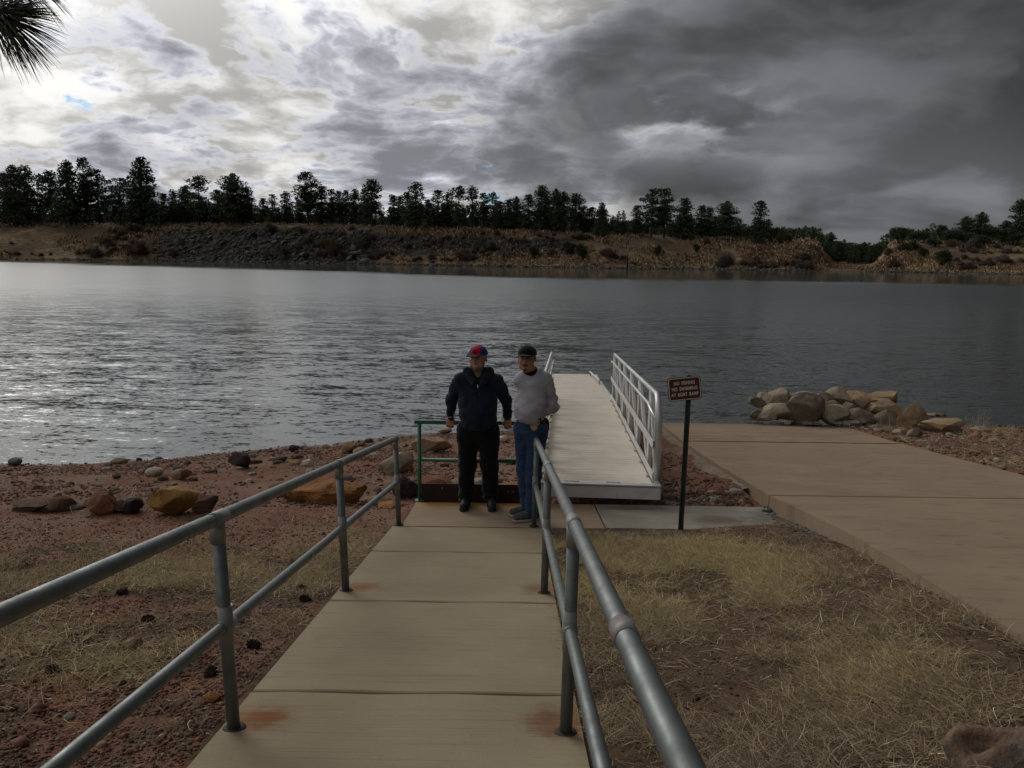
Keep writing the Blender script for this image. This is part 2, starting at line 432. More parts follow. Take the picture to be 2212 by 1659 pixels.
# ------------------------------------------------------------------ the far bank
_q = np.array([-1.2, -0.632, -0.403, -0.207, -0.005, 0.111, 0.214, 0.339, 0.454, 0.632, 1.2])
_S = np.array([215, 219, 227, 223, 209, 205, 210, 206, 205, 196, 190.])
_cz = np.array([-1.2, -0.632, -0.432, -0.232, -0.06, 0.054, 0.225, 0.311, 0.362, 0.46, 0.632, 1.2])
_Z = np.array([10, 9.3, 10.0, 10.1, 9.1, 8.3, 7.5, 7.0, 6.6, 6.6, 7.0, 8.0])
def far_parts(x, y):
    x = np.asarray(x, float); y = np.asarray(y, float)
    q = x / y
    s0 = np.interp(q, _q, _S) + 1.6 * (fbm(x * 0.12, 0 * y, 0, 5, 3) - 0.5)
    d = np.interp(q, [-0.632, -0.45, -0.3, 0.0, 0.1, 0.3, 0.36, 0.46, 0.632], [26, 25, 19, 17, 20, 18, 14, 20, 22])
    zc = np.interp(q, _cz, _Z)
    return q, s0, d, zc
def far_z(x, y, detail=True):
    q, s0, d, zc = far_parts(x, y)
    s = (np.asarray(y, float) - s0) / d
    basalt = sm(q, -0.46, -0.36) * sm(q, 0.04, 0.09) * 0 + sm(q, -0.46, -0.36) * (1 - sm(q, 0.02, 0.10))
    cliff = sm(q, -0.24, -0.18) * (1 - sm(q, 0.03, 0.10))
    red = sm(q, 0.27, 0.31) * (1 - sm(q, 0.372, 0.38))
    gentle = np.interp(s, [-2, 0, 0.14, 0.3, 0.6, 1.0], [-0.6, 0, 0.05, 0.22, 0.62, 1.0])
    steep = np.interp(s, [-2, 0, 0.12, 0.5, 0.82, 0.92, 1.0], [-0.6, 0, 0.05, 0.33, 0.55, 0.93, 1.0])
    cut = np.interp(s, [-2, 0, 0.3, 0.45, 0.9, 1.0], [-0.6, 0, 0.08, 0.2, 0.92, 1.0])
    f = gentle * (1 - cliff) + steep * cliff
    f = f * (1 - red) + cut * red
    z = zc * f
    plate = zc + 1.15 * sm(s * d - d, 0, 9) + np.maximum(s - 1, 0) * d * 0.012 + np.clip((np.asarray(y) - s0 - d - 60) * 0.03, 0, 5)
    z = np.where(s > 1, plate, z)
    gap = sm(q, 0.366, 0.392) * (1 - sm(q, 0.432, 0.466))
    gz = np.interp(s, [-2, 0, 0.15, 1, 4, 9, 30], [-1.5, 0, 0.5, 0.8, 0.9, 3.5, 8])
    z = z * (1 - gap) + gz * gap
    if detail:
        on = np.clip(s * 4, 0, 1)
        z = z + on * (1.2 * (fbm(x * 0.09, y * 0.09, 0, 17, 4) - 0.5) * (s < 1.3) + (0.5 + basalt) * 0.9 * (fbm(x * 0.5, y * 0.5, 0, 18, 3) - 0.5))
        z = z + (basalt + red * 0.7) * np.clip(s * 3, 0, 1) * (s < 1.02) * 1.1 * (np.round(fbm(x * 0.35, y * 0.5, 0, 21, 2) * 6) / 6 - 0.5)
    return z
ths = np.linspace(-0.80, 0.80, 900)
rs = np.concatenate([np.arange(182, 262, 0.7), np.geomspace(262, 900, 40)])
Q, YY = np.meshgrid(ths, rs); XX = Q * YY
ZZ = far_z(XX, YY)
nx, ny = len(ths), len(rs)
i = (np.arange(ny - 1)[:, None] * nx + np.arange(nx - 1)[None]).ravel()
me = np_mesh('hillside', np.stack([XX, YY, ZZ], -1).reshape(-1, 3), np.stack([i, i + 1, i + nx + 1, i + nx], 1), True)
# where the soil is grass, basalt, or raw red earth (what the ground is made of there)
q, s0, d, zc = far_parts(XX, YY); s = (YY - s0) / d
bas = sm(q + 0.05 * (fbm(XX * 0.1, YY * 0.1, 0, 51) - 0.5), -0.47, -0.38) * (1 - sm(q, 0.03, 0.12)) * sm(s, -0.1, 0.05) * (1 - sm(s, 0.86, 0.95))
low = (1 - sm(s, 0.3, 0.55)) * sm(q, -0.22, -0.16)
bas = bas * (1 - 0.85 * low)
redm = np.clip(sm(q, 0.24, 0.31) * (1 - sm(q, 0.40, 0.41)) * sm(s, 0.25, 0.5) * (1 - sm(s, 0.9, 1.0)) + 0.9 * sm(q, 0.436, 0.446) * (1 - sm(q, 0.47, 0.50)) * (1 - sm(s, 1.0, 1.4)), 0, 1)
beach = 1 - sm(s, 0.06, 0.16)
set_col(me, np.stack([bas, redm, beach], -1).reshape(-1, 3))
m, b = material('bank_soil', 0.95, 0.1)
P = wpos(); cr, cg, cb = xyz(attr('tint')); _, _, pz0 = xyz(P)
n1 = noise(P, 0.18, 6, 0.65); n2 = noise(P, 0.9, 6, 0.7); n3 = noise(P, 0.05, 4, 0.5)
grass = mix(sstep(n1, 0.36, 0.62), (0.37, 0.275, 0.16), (0.165, 0.12, 0.076))
grass = mix(sstep(n3, 0.42, 0.6), grass, (0.195, 0.128, 0.072))
grass = mix(sstep(n2, 0.48, 0.64) * 0.85, grass, (0.075, 0.055, 0.042))
n5 = noise(P, 0.08, 5, 0.65)
grass = mix(sstep(n5 + (pz0 - 5.0) * 0.03, 0.44, 0.62) * 0.75, grass, (0.10, 0.072, 0.054))
rock = mix(sstep(n2, 0.4, 0.6), (0.08, 0.076, 0.07), (0.03, 0.028, 0.026))
c = mix(sstep(cr + (n2 - 0.5) * 0.5, 0.35, 0.6), grass, rock)
c = mix(sstep(cg + (n1 - 0.5) * 0.5, 0.35, 0.6) * 0.85, c, mix(sstep(n2, 0.4, 0.65), (0.15, 0.078, 0.055), (0.07, 0.038, 0.03)))
c = mix(sstep(cb + (n2 - 0.5) * 0.3, 0.4, 0.6) * 0.8, c, mix(sstep(n2, 0.35, 0.6), (0.16, 0.125, 0.085), (0.07, 0.05, 0.035)))
setin(b, 'Base Color', c); bump(b, n2, 0.9, 0.5)
tag(link('hillside', me, None, m), kind='structure')
# ------------------------------------------------------------------ concrete: walkway, landing, pad, boat ramp
def concrete(name, c1, c2, streak=(2.0, 60.0), stains=(), tint=None, rough=0.9):
    m, b = material(name, rough, 0.2)
    P = wpos(); x, y, z = xyz(P)
    n1 = noise(P, 1.3, 6, 0.6); n2 = noise(vmul(P, (streak[0], streak[1], 1)), 1.0, 4, 0.65); n3 = noise(P, 90, 3, 0.6); n4 = noise(P, 7, 5, 0.65)
    c = mix(sstep(n1, 0.35, 0.68), c1, c2)
    c = mix(sstep(n2, 0.52, 0.70) * 0.6, c, tuple(k * 0.55 for k in c1))
    c = mix(sstep(n4, 0.6, 0.75) * 0.35, c, tuple(k * 0.6 for k in c1))
    c = mix(sstep(n3, 0.62, 0.74) * 0.5, c, tuple(k * 0.42 for k in c2))
    n6 = noise(P, 160, 2, 0.6); c = mix(sstep(n6, 0.60, 0.70) * 0.35, c, tuple(min(1, k * 1.35) for k in c1))
    vc = voronoi(vadd(vmul(P, (1, 1, 1)), vec((n4 - 0.5) * 0.5, (n1 - 0.5) * 0.5, 0.0)), 0.33, 'DISTANCE_TO_EDGE'); c = mix(sstep(vc + n1 * 0.010, 0.004, 0.0085, 0.0, 0.0), c, tuple(k * 0.3 for k in c2))
    for (sx, sy, rx, ry, col, amt) in stains:
        ex = (x - sx) * (1 / rx); ey = (y - sy) * (1 / ry)
        dd = (ex * ex + ey * ey).pow(0.5) + (n4 - 0.5) * 1.3 + (n2 - 0.5) * 1.5
        c = mix(sstep(dd, 0.15, 1.0, amt, 0.0), c, col)
    if tint: c = tint(c, x, y, n4, n2)
    setin(b, 'Base Color', c)
    bump(b, n2 * 0.5 + n3 * 0.4 + n4 * 0.2, 0.55, 0.004)
    return m
RUST = (0.20, 0.075, 0.02)
POSTS_Y = [0.72, 3.08, 5.31, 7.91]
PL, PR = -1.131, 0.241
WALK_C1, WALK_C2 = (0.315, 0.255, 0.168), (0.262, 0.210, 0.137)
stains = []
for y_, a_ in ((3.12, 0.95), (5.35, 0.8), (0.75, 0.8)):
    stains.append((PL + 0.09, y_ + 0.06, 0.19, 0.21, RUST, a_)); stains.append((PR - 0.06, y_ + 0.07, 0.15, 0.24, (0.13, 0.045, 0.015), a_ * 0.8))
    stains.append((PR + 0.04, y_ + 0.10, 0.05, 0.35, RUST, a_ * 0.7))
M_WALK = concrete('broomed_concrete', WALK_C1, WALK_C2, (1.4, 70), stains)
walk = tag(empty('walkway', (0, 0, 0)), kind='structure')
JY = [-3.0, -1.2, 0.35, 1.92, 3.49, 5.06, 6.64, 7.86]
for a_, c_ in zip(JY, JY[1:]):
    g = 0.006
    q = MB()
    bm = q.bm
    xl, xr = -1.188, 0.311
    pts = []
    ya, yb = a_ + g, c_ - g
    nseg = 8
    # slab with rounded (tooled) joint edges, slightly wavy
    prof = [(ya, -0.02), (ya + 0.004, -0.006), (ya + 0.014, 0.0)] + [(ya + 0.02 + (yb - ya - 0.04) * k / 6, 0.0) for k in range(1, 6)] + [(yb - 0.014, 0.0), (yb - 0.004, -0.006), (yb, -0.02)]
    rows = []
    for (yy, dz_) in prof:
        row = []
        for k in range(nseg + 1):
            xx = xl + (xr - xl) * k / nseg
            wob = 0.006 * math.sin(k * 1.7 + a_ * 3)
            row.append(bm.verts.new((xx, yy + wob, float(ramp_z(yy)) + dz_)))
        rows.append(row)
    for r0, r1 in zip(rows, rows[1:]):
        for k in range(nseg):
            bm.faces.new((r0[k], r0[k + 1], r1[k + 1], r1[k]))
    low = [[bm.verts.new((v.co.x, v.co.y, v.co.z - 0.3)) for v in row] for row in (rows[0], rows[-1])]
    for row, lw in ((rows[0], low[0]), (rows[-1], low[1])):
        for k in range(nseg): bm.faces.new((row[k], row[k + 1], lw[k + 1], lw[k]))
    for k in (0, nseg):
        bm.faces.new([r[k] for r in rows] + [low[1][k], low[0][k]])
    q.build('slab', M_WALK, walk)
# bed of mortar in the joints
MB().poly([(-1.20, -3, float(ramp_z(-3)) - 0.03), (0.27, -3, float(ramp_z(-3)) - 0.03), (0.27, 7.85, float(ramp_z(7.85)) - 0.03), (-1.20, 7.85, float(ramp_z(7.85)) - 0.03)], (0, 0, -0.2)).build('joint_bed', simple('joint_dirt', (0.10, 0.08, 0.06)), walk)

def landing_tint(c, x, y, n4, n2):
    band = sstep(y + (n4 - 0.5) * 0.05, 8.47, 8.50)
    wear = sstep(n4 + (n2 - 0.5) * 0.6, 0.40, 0.58)
    right = sstep(x, 0.35, 0.6, 1.0, 0.45)
    return mix(band * (0.35 + 0.65 * wear) * right, c, (0.46, 0.235, 0.065))
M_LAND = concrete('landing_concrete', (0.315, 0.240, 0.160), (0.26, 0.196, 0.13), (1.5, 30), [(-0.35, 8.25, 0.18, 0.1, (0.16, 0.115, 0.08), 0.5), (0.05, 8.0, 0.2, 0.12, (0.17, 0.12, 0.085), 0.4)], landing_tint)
land = tag(empty('landing', (0, 0, 0)), kind='structure')
MB().poly([(-1.10, 7.872, LAND_Z), (0.960, 7.872, LAND_Z), (0.920, 8.66, LAND_Z), (-1.045, 8.66, LAND_Z)], (0, 0, -0.32)).build('slab', M_LAND, land)
M_PAD = concrete('grey_concrete', (0.325, 0.295, 0.24), (0.235, 0.21, 0.168), (1.2, 12), [(2.2, 8.15, 0.55, 0.2, (0.12, 0.105, 0.08), 0.75), (1.2, 8.55, 0.7, 0.12, (0.11, 0.10, 0.085), 0.7), (2.75, 8.3, 0.35, 0.4, (0.10, 0.10, 0.09), 0.7), (1.0, 8.35, 0.2, 0.2, (0.16, 0.15, 0.12), 0.5)])
pad = tag(empty('concrete_pad', (0, 0, 0)), kind='structure')
MB().poly([(0.976, 7.885, LAND_Z + 0.003), (3.00, 7.86, LAND_Z + 0.003), (2.90, 8.64, LAND_Z + 0.003), (0.936, 8.66, LAND_Z + 0.003)], (0, 0, -0.3)).build('slab', M_PAD, pad)

def ramp_tint(c, x, y, n4, n2):
    wet = sstep(y + (n4 - 0.5) * 0.7, 16.6, 17.9)
    return mix(wet * 0.5, c, (0.115, 0.085, 0.06))
M_BOAT = concrete('ramp_concrete', (0.278, 0.205, 0.137), (0.23, 0.168, 0.112), (3, 9), [(4.4, 12.5, 1.5, 1.5, (0.24, 0.18, 0.13), 0.5)], ramp_tint)
boat = tag(empty('boat_ramp', (0, 0, 0)), kind='structure')
BJ = [-7.5, -2.0, 2.2, 8.62, 14.35, 24.0]
for a_, c_ in zip(BJ, BJ[1:]):
    q = MB(); bm = q.bm; nxs = 8; rows = []
    ysl = np.linspace(a_ + 0.012, c_ - 0.012, 9)
    for yy in ysl:
        row = []
        for k in range(nxs + 1):
            f = k / nxs
            wob = 0.012 * (mnoise.noise((yy * 2.0, k * 3.1, 1.7))) if k in (0, nxs) else 0
            row.append(bm.verts.new((float(boat_left(yy)) * (1 - f) + float(boat_right(yy)) * f + wob, yy, float(boat_z(yy)))))
        rows.append(row)
    for r0, r1 in zip(rows, rows[1:]):
        for k in range(nxs): bm.faces.new((r0[k], r0[k + 1], r1[k + 1], r1[k]))
    def skirt(line):
        lw = [bm.verts.new((v.co.x, v.co.y, v.co.z - 0.42)) for v in line]
        for k in range(len(line) - 1): bm.faces.new((line[k], line[k + 1], lw[k + 1], lw[k]))
    skirt(rows[0]); skirt(rows[-1]); skirt([r[0] for r in rows]); skirt([r[-1] for r in rows])
    q.build('slab', M_BOAT, boat)
M_JOINT = simple('joint_soil', (0.055, 0.042, 0.032), (0.03, 0.023, 0.018), 25, 0.95, 0.1)
for yj in (2.2, 8.62, 14.35):
    q = MB(); x0, x1 = float(boat_left(yj)) + 0.01, float(boat_right(yj)) - 0.02
    n_ = 40; zz_ = float(boat_z(yj)) - 0.004
    up_ = []; lo_ = []
    for k in range(n_ + 1):
        xx = x0 + (x1 - x0) * k / n_; wv = (0.012 if yj > 10 else 0.004) + 0.016 * abs(mnoise.noise((xx * 3.0, yj, 0.3))) * (1.8 if yj > 10 else 0.1)
        lo_.append((xx, yj - wv, zz_ + 0.010)); up_.append((xx, yj + wv, zz_ + 0.010))
    vs = [(q.bm.verts.new(a), q.bm.verts.new(b_)) for a, b_ in zip(lo_, up_)]
    for (a, b_), (c2_, d_) in zip(vs, vs[1:]): q.bm.faces.new((a, c2_, d_, b_))
    q.build('joint_filler', M_JOINT, boat)
# thin cracks wandering over the lower slab
for (xa, ya, xb_, yb_) in ((3.4, 15.1, 6.2, 15.35), (4.3, 16.0, 6.9, 15.8), (3.3, 14.75, 4.6, 14.9)):
    q = MB(); vs = []
    for k in range(31):
        t_ = k / 30; xx = xa + (xb_ - xa) * t_; yy = ya + (yb_ - ya) * t_ + 0.10 * mnoise.noise((xx * 2.1, ya, 2.0)); w_ = 0.010 * (0.4 + abs(mnoise.noise((xx * 5, ya, 9.0))))
        zz_ = float(boat_z(yy)) + 0.004
        vs.append((q.bm.verts.new((xx, yy - w_, zz_)), q.bm.verts.new((xx, yy + w_, zz_))))
    for (a, b_), (c2_, d_) in zip(vs, vs[1:]): q.bm.faces.new((a, c2_, d_, b_))
    q.build('crack', M_JOINT, boat)
# rough concrete apron between the gangway and the boat ramp
m, b = material('rough_apron', 0.95, 0.1)
P = wpos(); n1 = noise(P, 2.2, 6, 0.7); n2 = noise(P, 14, 5, 0.7)
c = mix(sstep(n1, 0.35, 0.65), (0.27, 0.22, 0.165), (0.20, 0.155, 0.115))
c = mix(sstep(n2, 0.55, 0.68), c, (0.10, 0.075, 0.052))
setin(b, 'Base Color', c); bump(b, n2 + n1, 1.0, 0.03)
ax_ = np.linspace(0, 1, 22); ay_ = np.linspace(9.45, 18.3, 80)
A, B = np.meshgrid(ax_, ay_)
X = (1.75 + 0.06 * (B - 9)) * (1 - A) + (boat_left(B) - 0.015) * A
edge_in = np.where(B < 9.9, (9.9 - B) * 1.6 * (1 - A) * 0.6, 0)
Z = boat_z(B) - 0.05 - (1 - A) * 0.22 + 0.05 * (fbm(X * 2.5, B * 2.5, 0, 77, 4) - 0.5) - edge_in * 0.3
nx, ny = 22, 80
i = (np.arange(ny - 1)[:, None] * nx + np.arange(nx - 1)[None]).ravel()
me = np_mesh('concrete_apron', np.stack([X, B, Z], -1).reshape(-1, 3), np.stack([i, i + 1, i + nx + 1, i + nx], 1), True)
tag(link('concrete_apron', me, None, m), kind='structure')
# ------------------------------------------------------------------ galvanised pipe handrails
def metal(name, c, rough, metal_, dirt=(0.10, 0.095, 0.085), scale=6, amt=0.5, spec=0.5):
    m, b = material(name, rough, spec, metal_)
    P = ocoord('Object'); n1 = noise(P, scale, 6, 0.65); n2 = noise(P, scale * 9, 4, 0.6)
    col = mix(sstep(n1, 0.4, 0.7) * amt, c, dirt)
    col = mix(sstep(n2, 0.6, 0.72) * 0.3, col, tuple(k * 0.6 for k in c))
    setin(b, 'Base Color', col); setin(b, 'Roughness', sstep(n1, 0.3, 0.7, rough - 0.06, rough + 0.12))
    bump(b, n2, 0.15, 0.001)
    return m
M_PIPE = metal('galvanised_pipe', (0.150, 0.168, 0.162), 0.46, 0.45, (0.10, 0.108, 0.102), 9, 0.8)
M_FIT = metal('zinc_fitting', (0.235, 0.245, 0.238), 0.55, 0.35, (0.19, 0.19, 0.185), 12)
M_RUSTFIT = metal('rusty_coupling', (0.22, 0.215, 0.205), 0.6, 0.3, (0.17, 0.105, 0.085), 14, 0.9)
M_HOLE = simple('post_grout', (0.06, 0.045, 0.035), (0.03, 0.025, 0.02), 30)
RH, MH, PR_R = 0.905, 0.45, 0.0270
SLOPE = Vector((0, 1, -0.1655)).normalized()
def rail_z(y): return float(ramp_z(y)) + RH
def post_base(y): return LAND_Z if y > 7.86 else float(ramp_z(y))
def handrail(xb, label, extra, out):
    x = xb + out
    root = tag(empty('pipe_handrail', (xb, 4.0, float(ramp_z(4.0)))), label, 'handrail', 'galvanised handrails along the sloping walkway')
    y0, y1 = -1.6, 7.96
    for y in POSTS_Y:
        zb = post_base(y) if y < 7.86 else LAND_Z
        MB().tube([(xb, y, zb - 0.06), (x, y, rail_z(y) - 0.01)], PR_R - 0.001, 20).build('post', M_PIPE, root)
        c = MB().tube([(xb, y, zb + 0.001), (xb, y, zb + 0.006), (xb, y, zb + 0.008)], [0.047, 0.044, 0.03], 24).build('post_socket', M_HOLE, root)
        # tee under the top rail and cross at the middle rail
        q = MB(); p = Vector((x, y, rail_z(y)))
        last = y > 7.5
        q.tube([p - SLOPE * 0.075, p + SLOPE * (0.075 if not last else 0.02)], PR_R + 0.0024, 20)
        q.tube([p - Vector((0, 0, 0.10)), p], PR_R + 0.0022, 20)
        q.build('tee_fitting', M_FIT, root)
        q = MB(); p = Vector(((x + xb) / 2, y, rail_z(y) - MH))
        q.tube([p - Vector((0, 0, 0.085)), p + Vector((0, 0, 0.085))], PR_R + 0.0022, 20)
        q.tube([p - SLOPE * 0.06, p + SLOPE * (0.06 if not last else 0.0)], PR_R + 0.0005, 20)
        q.ball(p, PR_R + 0.006, 14)
        q.build('cross_fitting', M_FIT, root)
    MB().tube([(x, y0, rail_z(y0)), (x, 3.0, rail_z(3.0)), (x, y1, rail_z(y1))], PR_R, 24).build('top_rail', M_PIPE, root)
    xm = (x + xb) / 2; MB().tube([(xm, y0, rail_z(y0) - MH), (xm, 3.0, rail_z(3.0) - MH), (xm, 7.91, rail_z(7.91) - MH)], PR_R - 0.003, 24).build('middle_rail', M_PIPE, root)
    e = Vector((x, y1, rail_z(y1)))
    MB().tube([e - SLOPE * 0.015, e + SLOPE * 0.004, e + SLOPE * 0.014, e + SLOPE * 0.019], [PR_R + 0.0022, PR_R + 0.0022, PR_R - 0.004, 0.008], 20).build('end_cap', M_PIPE, root)
    for (yy, mt, lab) in extra:
        p = Vector((x, yy, rail_z(yy)))
        MB().tube([p - SLOPE * 0.05, p + SLOPE * 0.05], PR_R + 0.0022, 20).build('coupling', mt, root)
    return root
handrail(PL, 'grey pipe handrail left of the walkway, nearest the gravel beach', [], -0.03)
handrail(PR, 'grey pipe handrail right of the walkway, with a rust-stained coupling', [(1.66, M_RUSTFIT, None)], 0.012)

# ------------------------------------------------------------------ green guardrail at the end of the landing
m, b = material('green_paint', 0.42, 0.5)
P = ocoord(); n1 = noise(P, 9, 5, 0.6)
setin(b, 'Base Color', mix(sstep(n1, 0.5, 0.75), (0.010, 0.105, 0.055), (0.006, 0.06, 0.034)))
M_GREEN = m
M_KICK = simple('dark_brown_steel', (0.030, 0.017, 0.013), (0.018, 0.011, 0.009), 5, 0.6, 0.3)
M_BOLT = simple('bolt_steel', (0.30, 0.29, 0.27), (0.2, 0.19, 0.18), 20, 0.5, 0.5, 0.5)
GY = 8.735
gr = tag(empty('guardrail', (-0.345, GY, LAND_Z)), 'green painted pipe guardrail with a dark brown kick plate across the landing end', 'guardrail')
GXL, GXR, GTOP = -1.015, 0.28, LAND_Z + 0.895
for x in (GXL, GXR):
    MB().tube([(x, GY, LAND_Z - 0.3), (x, GY, GTOP - 0.01)], 0.021, 16).build('post', M_GREEN, gr)
    MB().box((x, GY - 0.01, LAND_Z + 0.004), (0.10, 0.085, 0.008)).build('base_plate', M_GREEN, gr)
MB().box(((GXL + GXR) / 2 - 0.01, GY, GTOP), (GXR - GXL + 0.09, 0.042, 0.042), None, 0.008).build('top_rail', M_GREEN, gr)
MB().tube([(GXL, GY, LAND_Z + 0.465), (GXR, GY, LAND_Z + 0.465)], 0.019, 16).build('middle_rail', M_GREEN, gr)
kp = MB().box(((GXL + GXR) / 2, GY + 0.002, LAND_Z + 0.085), (GXR - GXL - 0.045, 0.008, 0.215)).build('kick_plate', M_KICK, gr)
for (bx, bz) in ((-0.765, 0.145), (-0.53, 0.115), (-0.025, 0.115), (0.025, 0.115), (0.135, 0.15), (-0.265, 0.14)):
    MB().tube([(bx, GY - 0.008, LAND_Z + bz), (bx, GY + 0.002, LAND_Z + bz)], 0.009, 8).build('bolt', M_BOLT, kp)
# ------------------------------------------------------------------ aluminium gangway and floating dock
def alu(name, c, dirt, rough=0.5, metal_=0.25, along=None):
    m, b = material(name, rough, 0.4, metal_)
    P = wpos(); n1 = noise(P, 1.7, 6, 0.65); n2 = noise(vmul(P, (4, 60, 4)), 1.0, 4, 0.6); n4 = noise(P, 8, 5, 0.6)
    col = mix(sstep(n1, 0.35, 0.65) * 0.7, c, dirt)
    col = mix(sstep(n2, 0.52, 0.75) * 0.45, col, tuple(k * 0.62 for k in dirt))
    col = mix(sstep(n4, 0.60, 0.78) * 0.5, col, tuple(k * 0.55 for k in dirt))
    setin(b, 'Base Color', col); setin(b, 'Roughness', sstep(n1, 0.3, 0.7, rough - 0.1, rough + 0.15))
    return m
M_DECK = alu('deck_planks', (0.70, 0.625, 0.515), (0.56, 0.475, 0.37), 0.55, 0.1)
M_ALU = alu('mill_aluminium', (0.62, 0.62, 0.60), (0.46, 0.45, 0.42), 0.38, 0.55)
M_ALUW = alu('white_aluminium', (0.66, 0.655, 0.63), (0.50, 0.48, 0.44), 0.45, 0.2)
M_FLOAT = simple('black_float', (0.02, 0.02, 0.021), (0.03, 0.03, 0.03), 4, 0.5, 0.4)
GA = Vector((0.965, 8.80, 1.165)); GB = Vector((1.515, 17.25, 0.60))           # deck centre line, shore end and water end
GD = (GB - GA).normalized(); GX = GD.cross(Vector((0, 0, 1))).normalized(); GU = GX.cross(GD).normalized()
GL = (GB - GA).length; GW = 1.27
GROT = Matrix((GX, GD, GU)).transposed()
def gp(x, t, h): return GA + GX * x + GD * t + GU * h
def gv(x, t, h): return GA + GX * x + GD * t + Vector((0, 0, h)) + GU * 0     # risers stand upright
gang = tag(empty('gangway', tuple(GA)), 'pale aluminium gangway with truss railings sloping down to the floating dock', 'gangway')
npl = 58; pw = GL / npl
for k in range(npl):
    tt = (k + 0.5) * pw
    if k == 0: base = MB().box(gp(0, tt, -0.018), (GW - 0.02, pw - 0.007, 0.032), GROT, 0.004).build('plank', M_DECK, gang); base_t = tt
    else:
        o = link('plank', base.data, gang); o.location = GD * (tt - base_t) + GU * (random.random() - 0.5) * 0.002
q = MB()
q.box(gp(0, -0.09, -0.085), (GW + 0.13, 0.06, 0.135), GROT, 0.006)
q.build('front_beam', M_ALUW, gang)
MB().box(gp(0, -0.065, 0.0), (GW + 0.14, 0.14, 0.02), GROT, 0.004).build('front_lip', M_ALU, gang)
for hx in (-0.28, 0.18):
    MB().box(gp(hx, -0.015, 0.012), (0.16, 0.05, 0.012), GROT, 0.003).build('hinge', M_ALU, gang)
MB().box(gp(0, GL * 0.5, -0.07), (GW - 0.2, GL - 0.1, 0.06), GROT).build('under_frame', M_ALU, gang)
NB = 5
for sgn, nm in ((-1, 'left'), (1, 'right')):
    tr = gp(sgn * (GW / 2 + 0.035), 0, 0)
    root = MB()
    X = sgn * (GW / 2 + 0.035)
    # bottom chord and toe plate
    MB().box(gp(X, GL / 2, -0.03), (0.05, GL, 0.11), GROT, 0.005).build('bottom_chord', M_ALUW, gang)
    MB().box(gp(X - sgn * 0.045, GL / 2, 0.075), (0.012, GL - 0.1, 0.085), GROT).build('toe_plate', M_ALUW, gang)
    # top rail that bends down into the end post
    top = 0.98
    pts = []
    t_end = GL - 0.05
    pts.append(gv(X, t_end, top)); pts.append(gv(X, GL * 0.5, top)); pts.append(gv(X, 0.42, top))
    for a_ in np.linspace(10, 90, 7):
        r_ = 0.30
        pts.append(gv(X, 0.42 - r_ * math.sin(R(a_)), top - r_ * (1 - math.cos(R(a_)))))
    pts.append(gv(X, 0.10, 0.35)); pts.append(gv(X, 0.08, -0.02))
    rr = [0.028] * 3 + list(np.linspace(0.030, 0.046, 7)) + [0.048, 0.045]
    MB().tube(pts, rr, 16).build('top_rail', M_ALU, gang)
    # inner hand rail standing off the truss
    IX = X - sgn * 0.055
    MB().tube([gv(IX, GL + 0.12, 0.80), gv(IX, GL - 0.1, 0.83), gv(IX, GL * 0.5, 0.83), gv(IX, 0.75, 0.83), gv(IX, 0.5, 0.80), gv(X, 0.13, 0.68)], 0.019, 12).build('hand_rail', M_ALU, gang)
    MB().bar(gv(IX, 0.06, 0.44), gv(IX, GL - 0.03, 0.46), 0.012, 0.085).build('knee_rail', M_ALUW, gang)
    for k in range(NB + 1):
        tt = 0.95 + (GL - 1.0) * k / NB
        MB().bar(gv(X + sgn * 0.004, tt, 0.0), gv(X + sgn * 0.004, tt, top - 0.01), 0.045, 0.17, GD).build('upright', M_ALUW, gang)
    for k in range(NB + 1):
        t1 = 0.95 + (GL - 1.0) * k / NB
        t0 = 0.16 if k == 0 else 0.95 + (GL - 1.0) * (k - 1) / NB + 0.08
        MB().bar(gv(X + sgn * 0.001, t0, 0.02), gv(X + sgn * 0.001, t1 - 0.05, top - 0.05), 0.035, 0.10, GU).build('diagonal', M_ALUW, gang)
    for k in range(10):
        tt = 0.4 + k * (GL - 0.8) / 9
        MB().box(gp(X - sgn * 0.06, tt, 0.012), (0.05, 0.04, 0.02), GROT).build('toe_bracket', M_ALU, gang)

# floating dock
DZ = 0.575
dk = tag(empty('floating_dock', (1.35, 19.2, DZ)), 'beige plank floating dock lying on the water at the gangway foot', 'dock')
DXL, DXR, DY0, DY1 = 0.59, 2.18, 17.3, 21.0
npd = 25; pdw = (DY1 - DY0) / npd
for k in range(npd):
    yy = DY0 + (k + 0.5) * pdw
    if k == 0: pb = MB().box(((DXL + DXR) / 2, yy, DZ - 0.016), (DXR - DXL, pdw - 0.007, 0.032), None, 0.004).build('plank', M_DECK, dk); pb0 = yy
    else:
        o = link('plank', pb.data, dk); o.location = (0, yy - pb0, (random.random() - 0.5) * 0.003)
for x in (DXL - 0.02, DXR + 0.02):
    MB().box((x, (DY0 + DY1) / 2, DZ - 0.11), (0.05, DY1 - DY0, 0.20), None, 0.006).build('side_beam', M_ALUW, dk)
for y in (DY0 - 0.02, DY1 + 0.02):
    MB().box(((DXL + DXR) / 2, y, DZ - 0.11), (DXR - DXL + 0.08, 0.04, 0.20), None, 0.006).build('end_beam', M_ALUW, dk)
for k in range(3):
    MB().box(((DXL + DXR) / 2, DY0 + 0.65 + k * 1.2, 0.16), (DXR - DXL - 0.1, 0.9, 0.48), None, 0.05).build('float', M_FLOAT, dk)
q = MB(); q.box((1.39, 17.27, DZ + 0.012), (1.30, 0.30, 0.012)); q.build('transition_plate', M_ALU, dk)
q = MB(); q.tube([(2.02, 20.72, DZ), (2.02, 20.72, DZ + 0.10), (2.11, 19.35, DZ + 0.10), (2.11, 19.35, DZ)], 0.02, 10)
q.ball((2.02, 20.72, DZ + 0.1), 0.035, 10); q.ball((2.11, 19.35, DZ + 0.1), 0.035, 10)
